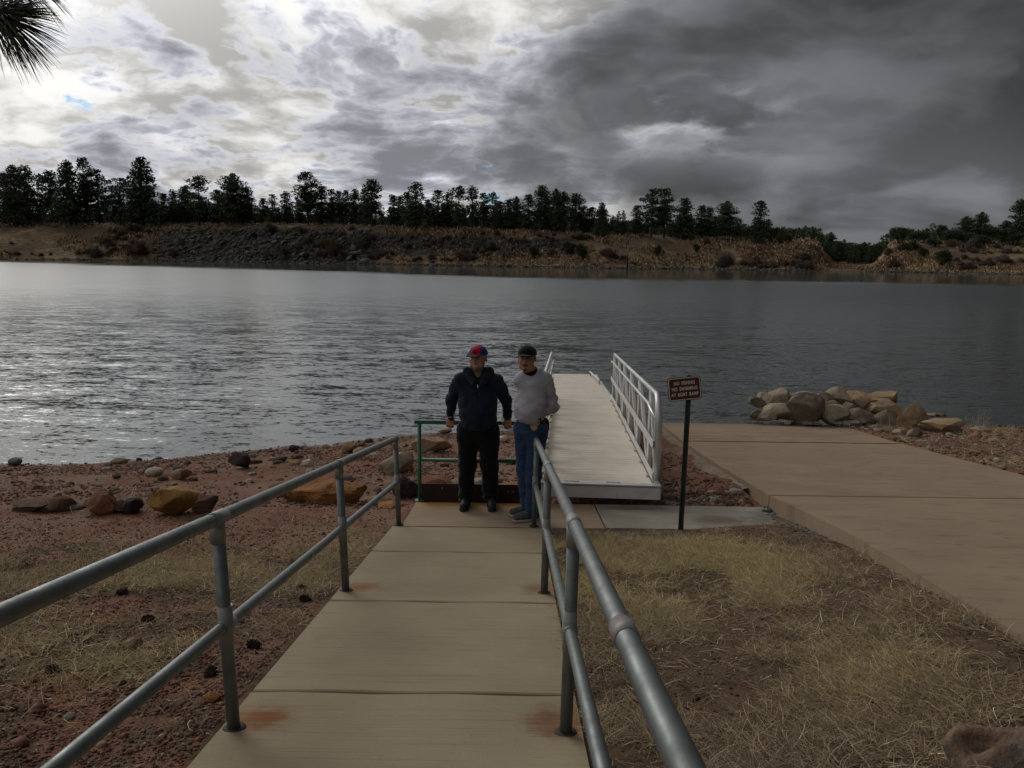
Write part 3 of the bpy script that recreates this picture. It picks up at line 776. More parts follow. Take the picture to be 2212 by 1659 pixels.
q.build('tie_bar', M_ALUW, dk)

# chain at the gangway corner
ch = tag(empty('chain', (1.80, 8.68, LAND_Z)), 'short galvanised chain lying on the grey pad beside the gangway corner', 'chain')
lk = None
cpts = [at_z(1432 + 9 * k, 1080 + 6.5 * math.sin(k * 0.55) * (1 if k < 7 else 0.7) + 0.6 * k, LAND_Z + 0.015) for k in range(10)]
for k, (a, c_) in enumerate(zip(cpts, cpts[1:])):
    q = MB(); d = (c_ - a); mid = (a + c_) / 2; L = 0.034; d.normalize()
    side = d.cross(Vector((0, 0, 1))) if k % 2 else Vector((0, 0, 1))
    ring = [mid + d * (L * math.cos(t_)) + side * (0.015 * math.sin(t_)) for t_ in np.linspace(0, 2 * math.pi, 13)]
    q.tube(ring, 0.0055, 6, False); q.build('link', M_BOLT, ch)
q = MB(); e = cpts[-1] + Vector((0.03, 0, 0.02))
q.tube([e + Vector((0.032 * math.cos(t_), 0, 0.032 * math.sin(t_))) for t_ in np.linspace(0, 2 * math.pi, 17)], 0.010, 8, False)
q.build('shackle', M_BOLT, ch)

# ------------------------------------------------------------------ sign
sx, sy = 1.713, 7.80
szb = float(ground_z(sx, sy)) - 0.05
sg_ = tag(empty('sign', (sx, sy, szb)), 'brown sign on a dark green post reading no fishing no swimming at boat ramp', 'sign')
m_post = simple('post_green', (0.040, 0.058, 0.050), (0.026, 0.036, 0.032), 10, 0.55, 0.4)
m_brown = simple('sign_brown', (0.085, 0.016, 0.015), (0.068, 0.013, 0.012), 3, 0.45, 0.4)
m_white = simple('sign_white', (0.66, 0.62, 0.58), (0.56, 0.52, 0.48), 12, 0.5, 0.4)
m_edge = simple('sign_edge', (0.035, 0.014, 0.012), None, 10, 0.5)
zt = at(1480, 811, sy).z
lean = Vector((0.008, 0.0, 1.0)) * 1.0
def pz(z): return Vector((sx + 0.010 * (z - szb), sy, z))
q = MB()
prof = [(-0.042, 0.0), (-0.026, 0.0), (-0.018, 0.03), (0.018, 0.03), (0.026, 0.0), (0.042, 0.0), (0.042, 0.006), (0.030, 0.006), (0.021, 0.036), (-0.021, 0.036), (-0.030, 0.006), (-0.042, 0.006)]
q.poly([(sx + px_ * 0.62, sy + py_ * 0.8, szb) for px_, py_ in prof], (0.010 * (zt - szb), 0, zt - szb))
q.build('post', m_post, sg_)
SC = at(1478.5, 839.5, sy - 0.012)
SROT = Matrix.Rotation(R(-6.2 + 0.0), 3, 'Y') @ Matrix.Rotation(R(2), 3, 'Z')
SW, SH = 0.325, 0.232
def rounded(w, h, r, n=6):
    pts = []
    for cx, cy, a0 in ((w / 2 - r, h / 2 - r, 0), (-w / 2 + r, h / 2 - r, 90), (-w / 2 + r, -h / 2 + r, 180), (w / 2 - r, -h / 2 + r, 270)):
        for k in range(n + 1):
            a = R(a0 + 90 * k / n); pts.append((cx + r * math.cos(a), cy + r * math.sin(a)))
    return pts
def splane(pts, d): return [SC + SROT @ Vector((x, d, z)) for x, z in pts]
MB().poly(splane(rounded(SW, SH, 0.03), 0.0), SROT @ Vector((0, -0.004, 0))).build('panel', m_edge, sg_)
MB().poly(splane(rounded(SW - 0.012, SH - 0.012, 0.027), -0.005), SROT @ Vector((0, -0.0012, 0))).build('border', m_white, sg_)
MB().poly(splane(rounded(SW - 0.028, SH - 0.028, 0.021), -0.0072), SROT @ Vector((0, -0.0012, 0))).build('face', m_brown, sg_)
def text_obj(body, size, center, name, mat, parent, rot, wid):
    cu = bpy.data.curves.new(name, 'FONT'); cu.body = body; cu.size = size; cu.align_x = 'CENTER'; cu.align_y = 'CENTER'
    cu.extrude = 0.0006; cu.offset = 0.0012; cu.space_character = 1.05; cu.space_word = 0.9
    tmp = bpy.data.objects.new('tmp', cu); COL.objects.link(tmp)
    bpy.context.view_layer.update()
    me = bpy.data.meshes.new_from_object(tmp.evaluated_get(bpy.context.evaluated_depsgraph_get()))
    bpy.data.objects.remove(tmp); bpy.data.curves.remove(cu)
    ww = [v.co.x for v in me.vertices]; me.transform(Matrix.Diagonal((wid / (max(ww) - min(ww)), 1, 1, 1)))
    me.transform(rot.to_4x4() @ Matrix.Rotation(R(90), 4, 'X'))
    me.transform(Matrix.Translation(Vector(center) - parent.location))
    me.materials.clear(); me.materials.append(mat)
    return link(name, me, parent)
for body, dz_, wid in (('NO  FISHING', 0.056, 0.205), ('NO  SWIMMING', 0.0, 0.25), ('AT  BOAT  RAMP', -0.056, 0.268)):
    text_obj(body, 0.046, SC + SROT @ Vector((0, -0.0092, dz_)), 'lettering', m_white, sg_, SROT, wid)
for dz_ in (0.098, -0.098):
    c_ = SC + SROT @ Vector((0, -0.009, dz_)); MB().tube([c_, c_ + Vector((0, -0.004, 0))], 0.006, 8).build('bolt', m_edge, sg_)
# ------------------------------------------------------------------ rocks
_ico = {}
def ico(sub):
    if sub not in _ico:
        bm = bmesh.new(); bmesh.ops.create_icosphere(bm, subdivisions=sub, radius=1.0)
        V = np.array([v.co[:] for v in bm.verts]); bm.verts.index_update()
        F = np.array([[v.index for v in f.verts] for f in bm.faces]); bm.free(); _ico[sub] = (V, F)
    return _ico[sub]
def rock_verts(seed, size, sub=3, angular=0.6, rough=0.10, nplanes=17):
    r = np.random.default_rng(seed); V, F = ico(sub); V = V.copy()
    for _ in range(nplanes):
        n = r.normal(size=3); n /= np.linalg.norm(n)
        d = r.uniform(0.44, 0.78) * angular + (1 - angular) * 0.95
        V = V - np.maximum(V @ n - d, 0)[:, None] * n * 0.95
    s = r.uniform(0, 100)
    f1 = fbm(V[:, 0] * 2 + s, V[:, 1] * 2, V[:, 2] * 2, seed, 5, 0.6) - 0.5
    N = V / np.linalg.norm(V, axis=1)[:, None]
    V = V + N * (f1 * rough * 2.2)[:, None]
    mn, mx = V.min(0), V.max(0)
    V = (V - (mn + mx) / 2) / (mx - mn)
    V = V * np.asarray(size)
    return V, F
def rock_mesh(name, seed, size, sub=3, **kw):
    V, F = rock_verts(seed, size, sub, **kw)
    V[:, 2] += size[2] / 2
    me = np_mesh(name, V, F, sub >= 2)
    if sub >= 2 and kw.get('angular', 0.6) > 0.35: me.set_sharp_from_angle(angle=R(30))
    return me
_rm = {}
def rock_mat(name, c1, c2, c3=None, scale=3.0, pits=True):
    if name in _rm: return _rm[name]
    m, b = material(name, 0.92, 0.15)
    P = ocoord(); O = orand()
    Pv = vadd(P, vec(O * 31, O * 17, O * 7))
    n1 = noise(Pv, scale, 6, 0.65); n2 = noise(Pv, scale * 7, 5, 0.7); n3 = noise(Pv, scale * 2.3, 4, 0.6)
    c = mix(sstep(n1, 0.36, 0.64), c1, c2)
    if c3: c = mix(sstep(n3, 0.52, 0.66), c, c3)
    c = mix(sstep(n2, 0.56, 0.7) * 0.55, c, tuple(k * 0.35 for k in c2))
    setin(b, 'Base Color', c); bump(b, n2 * 0.7 + n3, 1.0, 0.045)
    _rm[name] = m
    return m
R_OCHRE = rock_mat('ochre_sandstone', (0.36, 0.215, 0.075), (0.27, 0.14, 0.045), (0.20, 0.10, 0.04))
R_RED = rock_mat('red_sandstone', (0.22, 0.095, 0.05), (0.14, 0.062, 0.038), (0.25, 0.15, 0.09))
R_BROWN = rock_mat('brown_stone', (0.15, 0.088, 0.06), (0.10, 0.062, 0.045), (0.19, 0.13, 0.09))
R_GREY = rock_mat('grey_stone', (0.20, 0.175, 0.15), (0.13, 0.11, 0.095), (0.25, 0.21, 0.17))
R_DARK = rock_mat('dark_basalt', (0.050, 0.040, 0.038), (0.030, 0.025, 0.024), (0.075, 0.055, 0.05), 5)
R_PALE = rock_mat('pale_limestone', (0.50, 0.44, 0.36), (0.38, 0.32, 0.25), (0.42, 0.35, 0.27))
R_TAN = rock_mat('tan_sandstone', (0.31, 0.215, 0.13), (0.22, 0.145, 0.09), (0.26, 0.15, 0.07))
R_ORNG = rock_mat('orange_sandstone', (0.33, 0.155, 0.055), (0.24, 0.105, 0.04), (0.17, 0.08, 0.04))
R_TWO = rock_mat('grey_and_ochre_stone', (0.22, 0.17, 0.12), (0.15, 0.12, 0.095), (0.33, 0.19, 0.08), 1.6)
R_RIP = rock_mat('riprap_stone', (0.34, 0.28, 0.205), (0.235, 0.19, 0.14), (0.38, 0.29, 0.19), 1.8)
R_RIPD = rock_mat('riprap_dark', (0.20, 0.16, 0.122), (0.13, 0.105, 0.08), (0.26, 0.20, 0.145), 1.8)
R_RIPO = rock_mat('riprap_ochre', (0.38, 0.26, 0.145), (0.27, 0.19, 0.115), (0.30, 0.24, 0.165), 1.5)
R_WEATH = rock_mat('weathered_stone', (0.175, 0.105, 0.07), (0.085, 0.075, 0.066), (0.20, 0.13, 0.085), 2.2)
def hit_ground(u, v):
    d = ray(u, v); t = 2.0
    for _ in range(400):
        p = Vector((d.x * t, d.y * t, CAM_Z + d.z * t))
        if p.z <= float(ground_z(p.x, p.y)): break
        t += 0.05
    return p
def rock(u, vb, w, h, mat, label, seed, name='rock', cat='rock', group=None, sub=3, depth=0.9, rot=None, sink=0.10, ang=0.8, rough=0.13, base=None):
    """a rock whose visible foot is at (u, vb) of the photograph and that measures w x h there"""
    p = base or hit_ground(u, vb)
    dep = (Vector((p.x, p.y, p.z - CAM_Z))).dot(CAM_M @ Vector((0, 0, -1)))
    W, H = w / FPX * dep, h / FPX * dep * 1.05
    D = W * depth
    H = max(H - D * 0.25 * 0.6, H * 0.62)           # part of its height in the picture is its top seen from above
    me = rock_mesh(name, seed, (W, D, H * (1 + sink)), sub, angular=ang, rough=rough)
    o = link(name, me, None, mat)
    o.location = (p.x, p.y + D * 0.42, float(ground_z(p.x, p.y + D * 0.3)) - H * sink if base is None else p.z - H * sink)
    tag(o, label, cat, group)
    return o
rock(365, 1116, 106, 74, R_OCHRE, 'large ochre boulder, the yellowest on the beach left of the walkway', 101, 'boulder', 'boulder', sub=4, ang=0.85)
rock(205, 1116, 76, 54, R_RED, 'red-orange boulder just left of the large ochre boulder', 102, 'boulder', 'boulder', sub=4)
rock(120, 1108, 62, 42, R_BROWN, 'reddish brown boulder in the row, left of the red-orange one', 103, 'boulder', 'boulder')
rock(50, 1104, 90, 30, R_BROWN, 'broad brown boulder at the left end of the boulder row', 104, 'boulder', 'boulder')
rock(276, 1112, 50, 38, R_DARK, 'dark grey-brown rock touching the left side of the ochre boulder', 105)
rock(246, 1110, 44, 30, R_BROWN, 'brown rock between the red-orange boulder and the dark rock', 106)
rock(437, 1112, 56, 46, R_BROWN, 'brown-grey rock right beside the large ochre boulder', 107)
rock(150, 1104, 60, 22, R_GREY, 'flat grey rock in front of the gap in the boulder row', 108)
rock(512, 1013, 52, 40, R_DARK, 'black basalt boulder near the waterline of the left beach', 109, 'boulder', 'boulder', ang=0.85)
rock(327, 1031, 40, 23, R_PALE, 'smooth white cobble lying on the red beach', 110, ang=0.1, rough=0.05)
rock(386, 1037, 42, 28, R_TAN, 'angular tan stone right of the smooth white cobble', 111)
rock(250, 1003, 36, 16, R_TAN, 'rounded tan stone near the water above the white cobble', 112, ang=0.2)
rock(27, 1006, 30, 20, R_GREY, 'tan-grey stone at the waterline by the left picture edge', 113, ang=0.3)
rock(632, 977, 24, 17, R_DARK, 'small square dark rock at the waterline', 114)
rock(752, 980, 34, 26, R_TAN, 'tan block at the waterline behind the left handrail', 115)
rock(776, 983, 32, 18, R_TAN, 'flatter tan stone leaning against the tan waterline block', 116)
rock(662, 1009, 26, 18, R_PALE, 'white quartz-like stone behind the left handrail', 117)
rock(632, 1006, 26, 12, R_OCHRE, 'small orange-brown stone left of the white quartz-like one', 118)
rock(547, 1003, 34, 14, R_BROWN, 'low grey-brown stone right of the black basalt boulder', 119)
rock(606, 998, 26, 13, R_BROWN, 'rounded brown stone near the small square dark rock', 120, ang=0.3)
rock(588, 996, 20, 10, R_TAN, 'small round tan stone midway between black boulder and dark square rock', 121, ang=0.3)
rock(640, 992, 28, 13, R_BROWN, 'brown stone just below the small square dark rock', 122)
rock(688, 1090, 190, 62, R_ORNG, 'long low orange boulder half buried behind the left handrail', 123, 'boulder', 'boulder', sub=4, depth=0.6, sink=0.2)
rock(735, 1052, 60, 24, R_DARK, 'low dark rock behind the long orange boulder', 124)
rock(708, 1062, 70, 22, R_BROWN, 'brown slab of rock between the orange boulder and the dark rock', 125)
rock(600, 1068, 60, 26, R_BROWN, 'brown rock under the left handrail, left of the orange boulder', 126)
rock(853, 1026, 78, 52, R_TWO, 'grey boulder with an ochre top behind the left handrail post', 127, 'boulder', 'boulder', sub=4)
rock(930, 980, 92, 40, R_TAN, 'big tan boulder behind the green guardrail post', 128, 'boulder', 'boulder', sub=4, depth=0.7)
rock(873, 1078, 56, 52, R_DARK, 'dark grey rock beside the foot of the green post', 129, sub=4)
rock(812, 1092, 60, 18, R_TAN, 'flat tan stone at the far left post of the handrail', 130)
rock(838, 1098, 50, 14, R_ORNG, 'thin orange stone slab beside the landing edge', 131)
rock(935, 1055, 78, 30, R_RED, 'pinkish red rock behind the kick plate on the left', 132)
rock(993, 1056, 44, 22, R_TAN, 'pale tan rock behind the kick plate beside a trouser leg', 133)
rock(1036, 1056, 34, 24, R_PALE, 'pale rock seen between the legs of the hooded man', 134)
rock(1098, 1058, 60, 14, R_ORNG, 'orange-brown rock behind the kick plate on the right', 135)
rock(1032, 1000, 40, 14, R_TAN, 'tan flat rock behind the middle of the guardrail', 136)
rock(1098, 1004, 40, 16, R_GREY, 'sharp grey flake of rock behind the guardrail on the right', 137)
rock(1088, 958, 24, 18, R_PALE, 'rounded pale rock on the slope between the two men', 138, ang=0.2)
rock(960, 938, 30, 14, R_TAN, 'thin tan flake leaning right of the big tan boulder', 139)
rock(1066, 962, 18, 9, R_PALE, 'small pale stone left of the rounded pale rock', 140)
rock(280, 1405, 40, 28, R_TAN, 'lone tan stone in the grass between the left rails', 141)
rock(455, 1522, 38, 22, R_ORNG, 'rust coloured stone on the gravel beside the walkway', 142)
rock(1366, 1178, 22, 16, R_PALE, 'pale stone in the soil near the sign post', 143)
rock(1366, 1172, 12, 12, R_PALE, 'tiny pale stone perched behind the pale one near the sign', 144)
# boulder at the near right corner, with a hollow worn in its top
def near_boulder():
    size = np.array([0.56, 0.40, 0.34])
    V, F = rock_verts(150, size, 5, angular=0.75, rough=0.06, nplanes=14)
    d = np.linalg.norm((V[:, :2] - np.array([-0.15, 0.03])) / np.array([0.075, 0.04]), axis=1)
    V[:, 2] -= 0.085 * np.exp(-d ** 2) * (V[:, 2] > 0)
    V[:, 2] += 0.15
    o = link('boulder', np_mesh('boulder', V, F, True), None, R_WEATH)
    return o
p = at_z(2068, 1655, 1.93)
nb = tag(near_boulder(), 'weathered brown boulder with a dark hollow in its top at the near right corner', 'boulder')
nb.location = (p.x + 0.29, p.y + 0.06, p.z - 0.235)

# riprap heap at the end of the boat ramp (centre x, foot y, width, height in a close-up of the photograph)
RIP = [(703, 285, 95, 52, R_RIPD, 'dark rounded boulder at the left tip of the riprap heap'),
 (745, 262, 84, 52, R_RIP, 'tan boulder behind the left tip of the riprap heap'),
 (815, 290, 135, 98, R_RIP, 'pyramid shaped tan boulder in the left half of the riprap heap'),
 (690, 360, 64, 46, R_RIPD, 'small brown stone at the front left corner of the riprap heap'),
 (752, 370, 112, 54, R_RIP, 'squat brown boulder at the front left of the riprap heap'),
 (835, 370, 165, 96, R_RIP, 'pale rounded boulder below the pyramid shaped one'),
 (905, 285, 55, 58, R_RIP, 'narrow boulder between the pyramid and the large front boulder'),
 (990, 385, 205, 162, R_RIPD, 'largest grey-brown boulder at the front of the riprap heap'),
 (985, 285, 140, 76, R_RIP, 'pale flat-topped boulder behind the largest front boulder'),
 (1090, 280, 115, 72, R_RIP, 'pale boulder on top of the heap left of its summit'),
 (1145, 385, 165, 102, R_RIP, 'long rounded boulder right of the largest front boulder'),
 (1200, 372, 88, 50, R_RIP, 'small angular boulder at the foot of the long rounded one'),
 (1215, 300, 190, 114, R_RIP, 'broad pale boulder forming the summit of the riprap heap'),
 (1300, 392, 150, 86, R_RIPD, 'grey boulder with a bluish front in the middle of the heap'),
 (1350, 320, 215, 116, R_RIPO, 'big tan boulder right of the summit'),
 (1445, 305, 160, 90, R_RIPO, 'tan boulder at the back right shoulder of the heap'),
 (1455, 345, 185, 92, R_RIPO, 'ochre topped boulder on the right of the heap'),
 (1445, 407, 160, 92, R_RIPD, 'block shaped grey boulder under the ochre topped one'),
 (1600, 416, 152, 128, R_RIPO, 'egg shaped ochre boulder at the right end of the heap'),
 (1790, 447, 255, 88, R_RIPO, 'low broad tan boulder right of the heap, half buried'),
 (1612, 476, 86, 56, R_RIPD, 'brown stone in front of the egg shaped boulder'),
 (1385, 420, 70, 26, R_RIPD, 'flat grey stone at the front edge of the heap'),
 (1268, 398, 70, 30, R_RIP, 'small pale stone below the small angular boulder'),
 (1165, 395, 60, 22, R_RIPD, 'small flat stone at the foot of the long boulder'),
 (1010, 395, 90, 18, R_RIPD, 'thin flat stone under the largest front boulder'),
 (870, 382, 80, 16, R_RIP, 'thin pale slab at the front left of the heap'),
 (1060, 392, 60, 18, R_RIP, 'thin stone right of the foot of the largest boulder'),
 (1755, 352, 70, 24, R_RIPD, 'dark stone at the waterline right of the egg shaped boulder'),
 (1700, 350, 50, 20, R_RIP, 'small tan stone at the waterline beside the egg shaped boulder'),
 (2085, 608, 62, 28, R_RIP, 'tan stone in the straw beside the boat ramp edge'),
 (2185, 602, 66, 30, R_RIPO, 'pinkish stone by the right picture edge beside the boat ramp'),
 (1990, 445, 110, 40, R_RIPO, 'tan flat stone in the straw right of the low broad boulder'),
 (1400, 440, 60, 24, R_RIPD, 'small stone amid dry stems by the boat ramp corner'),
 (1520, 450, 70, 30, R_RIP, 'stone in the soil below the block shaped boulder'),
 (1240, 330, 90, 60, R_RIPD, 'dark stone wedged under the summit boulder'),
 (1120, 320, 100, 60, R_RIPD, 'dark stone wedged between the long boulder and the summit')]
for k, (x, y, w, h, mt, lab) in enumerate(RIP):
    u, v = 1371.5 + 0.38 * x, 768 + 0.38 * y
    hh = h * 0.38
    # the heap: boulders higher in the picture lie farther back and rest on those in front
    Y = 17.35 + (385 - y) * 0.012 if y < 400 else 17.35 - (y - 385) * 0.022
    b0 = at(u, v, Y)
    gz_ = float(ground_z(b0.x, Y))
    if y >= 400:
        b0 = hit_ground(u, v); 
    rock(u, v, w * 0.42, hh * 1.16, mt, lab, 300 + k, 'boulder' if h > 40 else 'rock', 'boulder' if h > 40 else 'rock', sub=4 if w > 90 else 3, depth=0.85, ang=0.85, rough=0.10, base=b0, sink=0.25)

# loose cobbles: a few stone shapes, copied; each its own object
cob = [rock_mesh('cobble', 500 + k, (1, 0.8, 0.5), 2, angular=0.4, rough=0.08) for k in range(6)]
cmats = [R_BROWN, R_TAN, R_RED, R_GREY, R_PALE, R_BROWN, R_DARK]
cmesh = []
for k in range(6):
    for mt in (cmats[:5]):
        mm = cob[k].copy(); mm.materials.clear(); mm.materials.append(mt); cmesh.append(mm)
def where(x, y):
    if x < -1.0 and y > 9: 
        a = 'near the waterline' if y > float(shore_y(x)) - 1.3 else 'beside the boulder row' if y < 10.2 else 'in the middle'
        b_ = 'at the far left' if x < -6.5 else 'below the black basalt boulder' if x < -4 else 'behind the left handrail'
        return a + ' of the beach, ' + b_
    if x < -1.0: return ('close to the walkway' if x > -2.4 else 'between the left rails' if x > -4 else 'at the far left') + (', toward the camera' if y < 4.5 else '')
    if x < 1.2: return ('on the left' if x < -0.2 else 'on the right') + (', near the water' if y > 12 else ', just past the kick plate')
    if x < 3.2: return ('next to the gangway' if x < 2.1 else 'next to the ramp kerb') + (', in the front row' if y < 8.95 else ', farther back')
    return ('near the water' if y > 14.5 else 'beside the ramp edge' if x < float(boat_right(y)) + 1.2 else 'by the right picture edge')
def scatter_cobbles(n, xr, yr, szr, label, group, cond=None, name='cobble', mats=None):
    made = 0
    r = np.random.default_rng(len(group) * 13 + n)
    while made < n:
        x, y = r.uniform(*xr), r.uniform(*yr)
        if cond and not cond(x, y): continue
        s = float(np.exp(r.uniform(math.log(szr[0]), math.log(szr[1]))))
        me = cmesh[r.integers(len(cmesh))] if mats is None else mats[r.integers(len(mats))]
        o = link(name, me)
        o.location = (x, y, float(ground_z(x, y)) - 0.12 * s)
        o.rotation_euler = (r.uniform(-0.2, 0.2), r.uniform(-0.2, 0.2), r.uniform(0, 6.28)); o.scale = (s, s * r.uniform(0.7, 1.1), s * r.uniform(0.6, 1.1))
        cname = {'brown_stone': 'brown', 'tan_sandstone': 'tan', 'red_sandstone': 'reddish', 'grey_stone': 'grey', 'pale_limestone': 'pale'}.get(me.materials[0].name, 'brown')
        size_ = 'tiny' if s < szr[0] * 1.5 else 'small' if s < szr[0] * 2.6 else 'fist-sized'
        lab = f'{size_} {cname} ' + label.format(z=where(x, y))
        tag(o, lab, 'stone', group); made += 1
scatter_cobbles(150, (-9.5, -1.0), (9.4, 15.6), (0.05, 0.20), 'stone {z}', 'small stones strewn on the red beach', lambda x, y: y < float(shore_y(x)) - 0.1 and x > -0.66 * y)
scatter_cobbles(34, (-0.95, 1.0), (9.0, 15.0), (0.05, 0.16), 'stone behind the guardrail {z}', 'small stones behind the guardrail')
scatter_cobbles(46, (1.75, 2.75), (8.68, 9.45), (0.07, 0.17), 'cobble behind the grey pad {z}', 'cobbles between pad and apron', lambda x, y: x < 2.7 + 0.06 * (y - 8.6))
scatter_cobbles(70, (6.9, 13), (10, 17.6), (0.05, 0.22), 'stone in the straw right of the boat ramp, {z}', 'small stones right of the boat ramp', lambda x, y: x > float(boat_right(y)) + 0.1 and x < 0.68 * y)
scatter_cobbles(40, (-6.5, -1.35), (2.6, 7.5), (0.025, 0.07), 'pebble in the left grass {z}', 'pebbles in the grass left of the walkway', lambda x, y: x > -0.66 * y - 0.4, 'pebble')
# ------------------------------------------------------------------ trees of the far bank
def tri_cloud(centers, radii, n_per, size, r, flat=0.7, up=0.3):
    """leaf-sized triangles filling clumps; returns verts, faces, clump tint per vertex"""
    C = np.repeat(centers, n_per, 0); Rr = np.repeat(radii, n_per, 0)
    d = r.normal(size=(len(C), 3)); d /= np.linalg.norm(d, axis=1)[:, None]
    rad = r.uniform(0.25, 1.0, len(C)) ** 0.6
    p = C + d * rad[:, None] * Rr * np.array([1, 1, flat])
    a = r.normal(size=(len(C), 3)); a[:, 2] += up; a += d * 0.8; a /= np.linalg.norm(a, axis=1)[:, None]
    b = np.cross(a, r.normal(size=(len(C), 3))); b /= np.linalg.norm(b, axis=1)[:, None] + 1e-9
    s = size * r.uniform(0.6, 1.4, len(C))[:, None]
    V = np.stack([p - b * s * 0.45, p + b * s * 0.45, p + a * s * 1.25], 1).reshape(-1, 3)
    F = np.arange(len(V)).reshape(-1, 3)
    tint = np.repeat(np.repeat(r.uniform(0.65, 1.35, len(centers)), n_per), 3)
    return V, F, tint
m, b = material('pine_needles', 0.75, 0.15)
tn, _, _ = xyz(attr('tint')); O = orand(); P = ocoord()
c = mix(sstep(O, 0.0, 1.0), (0.060, 0.084, 0.044), (0.080, 0.094, 0.050))
c = mix(sstep(tn, 0.6, 1.4), mix(0.5, c, (0.027, 0.043, 0.022)), mix(0.35, c, (0.095, 0.105, 0.048)))
setin(b, 'Base Color', c); M_NEEDLE = m
m, b = material('juniper_leaves', 0.8, 0.12)
tn, _, _ = xyz(attr('tint'))
setin(b, 'Base Color', mix(sstep(tn, 0.6, 1.4), (0.028, 0.042, 0.018), (0.075, 0.088, 0.038))); M_JUN = m
m, b = material('oak_leaves', 0.8, 0.12)
tn, _, _ = xyz(attr('tint'))
setin(b, 'Base Color', mix(sstep(tn, 0.6, 1.4), (0.05, 0.055, 0.018), (0.10, 0.095, 0.03))); M_OLIVE = m
M_BARK = simple('pine_bark', (0.060, 0.042, 0.032), (0.035, 0.026, 0.022), 3, 0.95, 0.1)

def pine_proto(kind, seed):
    """height 1; returns (trunk mesh, crown mesh)"""
    r = np.random.default_rng(seed)
    q = MB(); lean = r.normal(0, 0.012, 2)
    tp = [(lean[0] * z * z, lean[1] * z * z, z) for z in (-0.03, 0.0, 0.1, 0.3, 0.55, 0.8, 0.97)]
    q.tube(tp, [0.016, 0.015, 0.0125, 0.0105, 0.008, 0.0045, 0.0012], 7)
    cs, rs = [], []
    P = dict(dense=(0.08, 0.23, 58, 1.0), tall=(0.28, 0.14, 40, 0.92), open=(0.24, 0.17, 30, 0.82), broad=(0.12, 0.26, 50, 1.0), slim=(0.12, 0.125, 44, 0.97), small=(0.06, 0.26, 30, 1.0))[kind]
    z0, W, nl, full = P
    for k in range(nl):
        f = (k + r.uniform(0, 1)) / nl
        z = z0 + (0.975 - z0) * f
        if kind in ('dense', 'small'): w = W * (1 - f) ** 0.75 * (0.85 + 0.3 * r.random()) + 0.018
        elif kind == 'broad': w = W * math.sin(math.pi * min(1, 0.25 + 0.75 * f) ** 1.1) ** 0.8 * (0.75 + 0.4 * r.random()) + 0.02
        elif kind == 'slim': w = W * (1 - f) ** 0.6 * (0.8 + 0.4 * r.random()) + 0.015
        else: w = W * (math.sin(math.pi * (0.22 + 0.72 * f)) ** 0.7) * (0.55 + 0.6 * r.random()) + 0.012
        ang = k * 2.399 + r.uniform(-0.5, 0.5)
        drop = -0.05 * w / W if f < 0.6 else 0.04
        base = Vector((lean[0] * z * z, lean[1] * z * z, z))
        tip = base + Vector((math.cos(ang) * w, math.sin(ang) * w, drop + 0.015))
        if w > 0.05: q.tube([base, (base + tip) / 2 + Vector((0, 0, -0.008)), tip], [0.0035, 0.0025, 0.001], 4, False)
        if r.random() > full and 0.15 < f < 0.9: continue
        nc = max(1, int(w / 0.045))
        for j in range(nc):
            g = (j + 0.75) / nc
            c_ = base.lerp(tip, g * 1.0) + Vector(r.normal(0, 0.008, 3))
            cs.append(c_); rad = 0.036 + 0.030 * r.random() + 0.03 * (w / W) * (1 if kind in ('dense', 'broad', 'small') else 0.5)
            rs.append((rad, rad, rad))
    cs.append((lean[0], lean[1], 0.975)); rs.append((0.018, 0.018, 0.035))
    V, F, t = tri_cloud(np.array([tuple(c_) for c_ in cs]), np.array(rs), 46, 0.023, r, 0.66, 0.5)
    cm = np_mesh('crown', V, F); set_col(cm, np.repeat(t[:, None], 3, 1)); cm.materials.append(M_NEEDLE)
    bmesh.ops.recalc_face_normals(q.bm, faces=q.bm.faces)
    tm = bpy.data.meshes.new('trunk'); q.bm.to_mesh(tm); q.bm.free(); tm.materials.append(M_BARK)
    return tm, cm
def round_proto(seed, mat, trunk=0.12, flat=0.9, lobes=16):
    """height 1, width about 1: juniper or oak"""
    r = np.random.default_rng(seed); q = MB()
    for k in range(4):
        a = r.uniform(0, 6.28)
        q.tube([(0.03 * math.cos(a), 0.03 * math.sin(a), -0.05), (0.05 * math.cos(a), 0.05 * math.sin(a), 0.15), (0.22 * math.cos(a), 0.22 * math.sin(a), 0.5)], [0.035, 0.028, 0.008], 6)
    cs, rs = [], []
    for k in range(lobes):
        d = r.normal(size=3); d /= np.linalg.norm(d)
        c_ = np.array([0, 0, 0.5 + trunk / 2]) + d * np.array([0.30, 0.30, 0.30 * (1 - trunk)]) * r.uniform(0.6, 1.05)
        cs.append(c_); rad = r.uniform(0.13, 0.24); rs.append((rad, rad, rad * flat))
    V, F, t = tri_cloud(np.array(cs), np.array(rs), 190, 0.040, r, 1.0, 0.5)
    V[:, 2] = np.maximum(V[:, 2], 0.01)
    cm = np_mesh('crown', V, F); set_col(cm, np.repeat(t[:, None], 3, 1)); cm.materials.append(mat)
    bmesh.ops.recalc_face_normals(q.bm, faces=q.bm.faces)
    tm = bpy.data.meshes.new('trunk'); q.bm.to_mesh(tm); q.bm.free(); tm.materials.append(M_BARK)
    return tm, cm
PROTO = {k: [pine_proto(k, 900 + 17 * i + 100 * j) for i in range(n)] for j, (k, n) in enumerate((('dense', 3), ('tall', 4), ('open', 3), ('broad', 3), ('slim', 3), ('small', 3)))}
PROTO['juniper'] = [round_proto(40 + i, M_JUN, 0.02) for i in range(3)]
PROTO['oak'] = [round_proto(60 + i, M_NEEDLE, 0.22, 0.8, 18) for i in range(2)]
PROTO['olive'] = [round_proto(70, M_OLIVE, 0.05)]
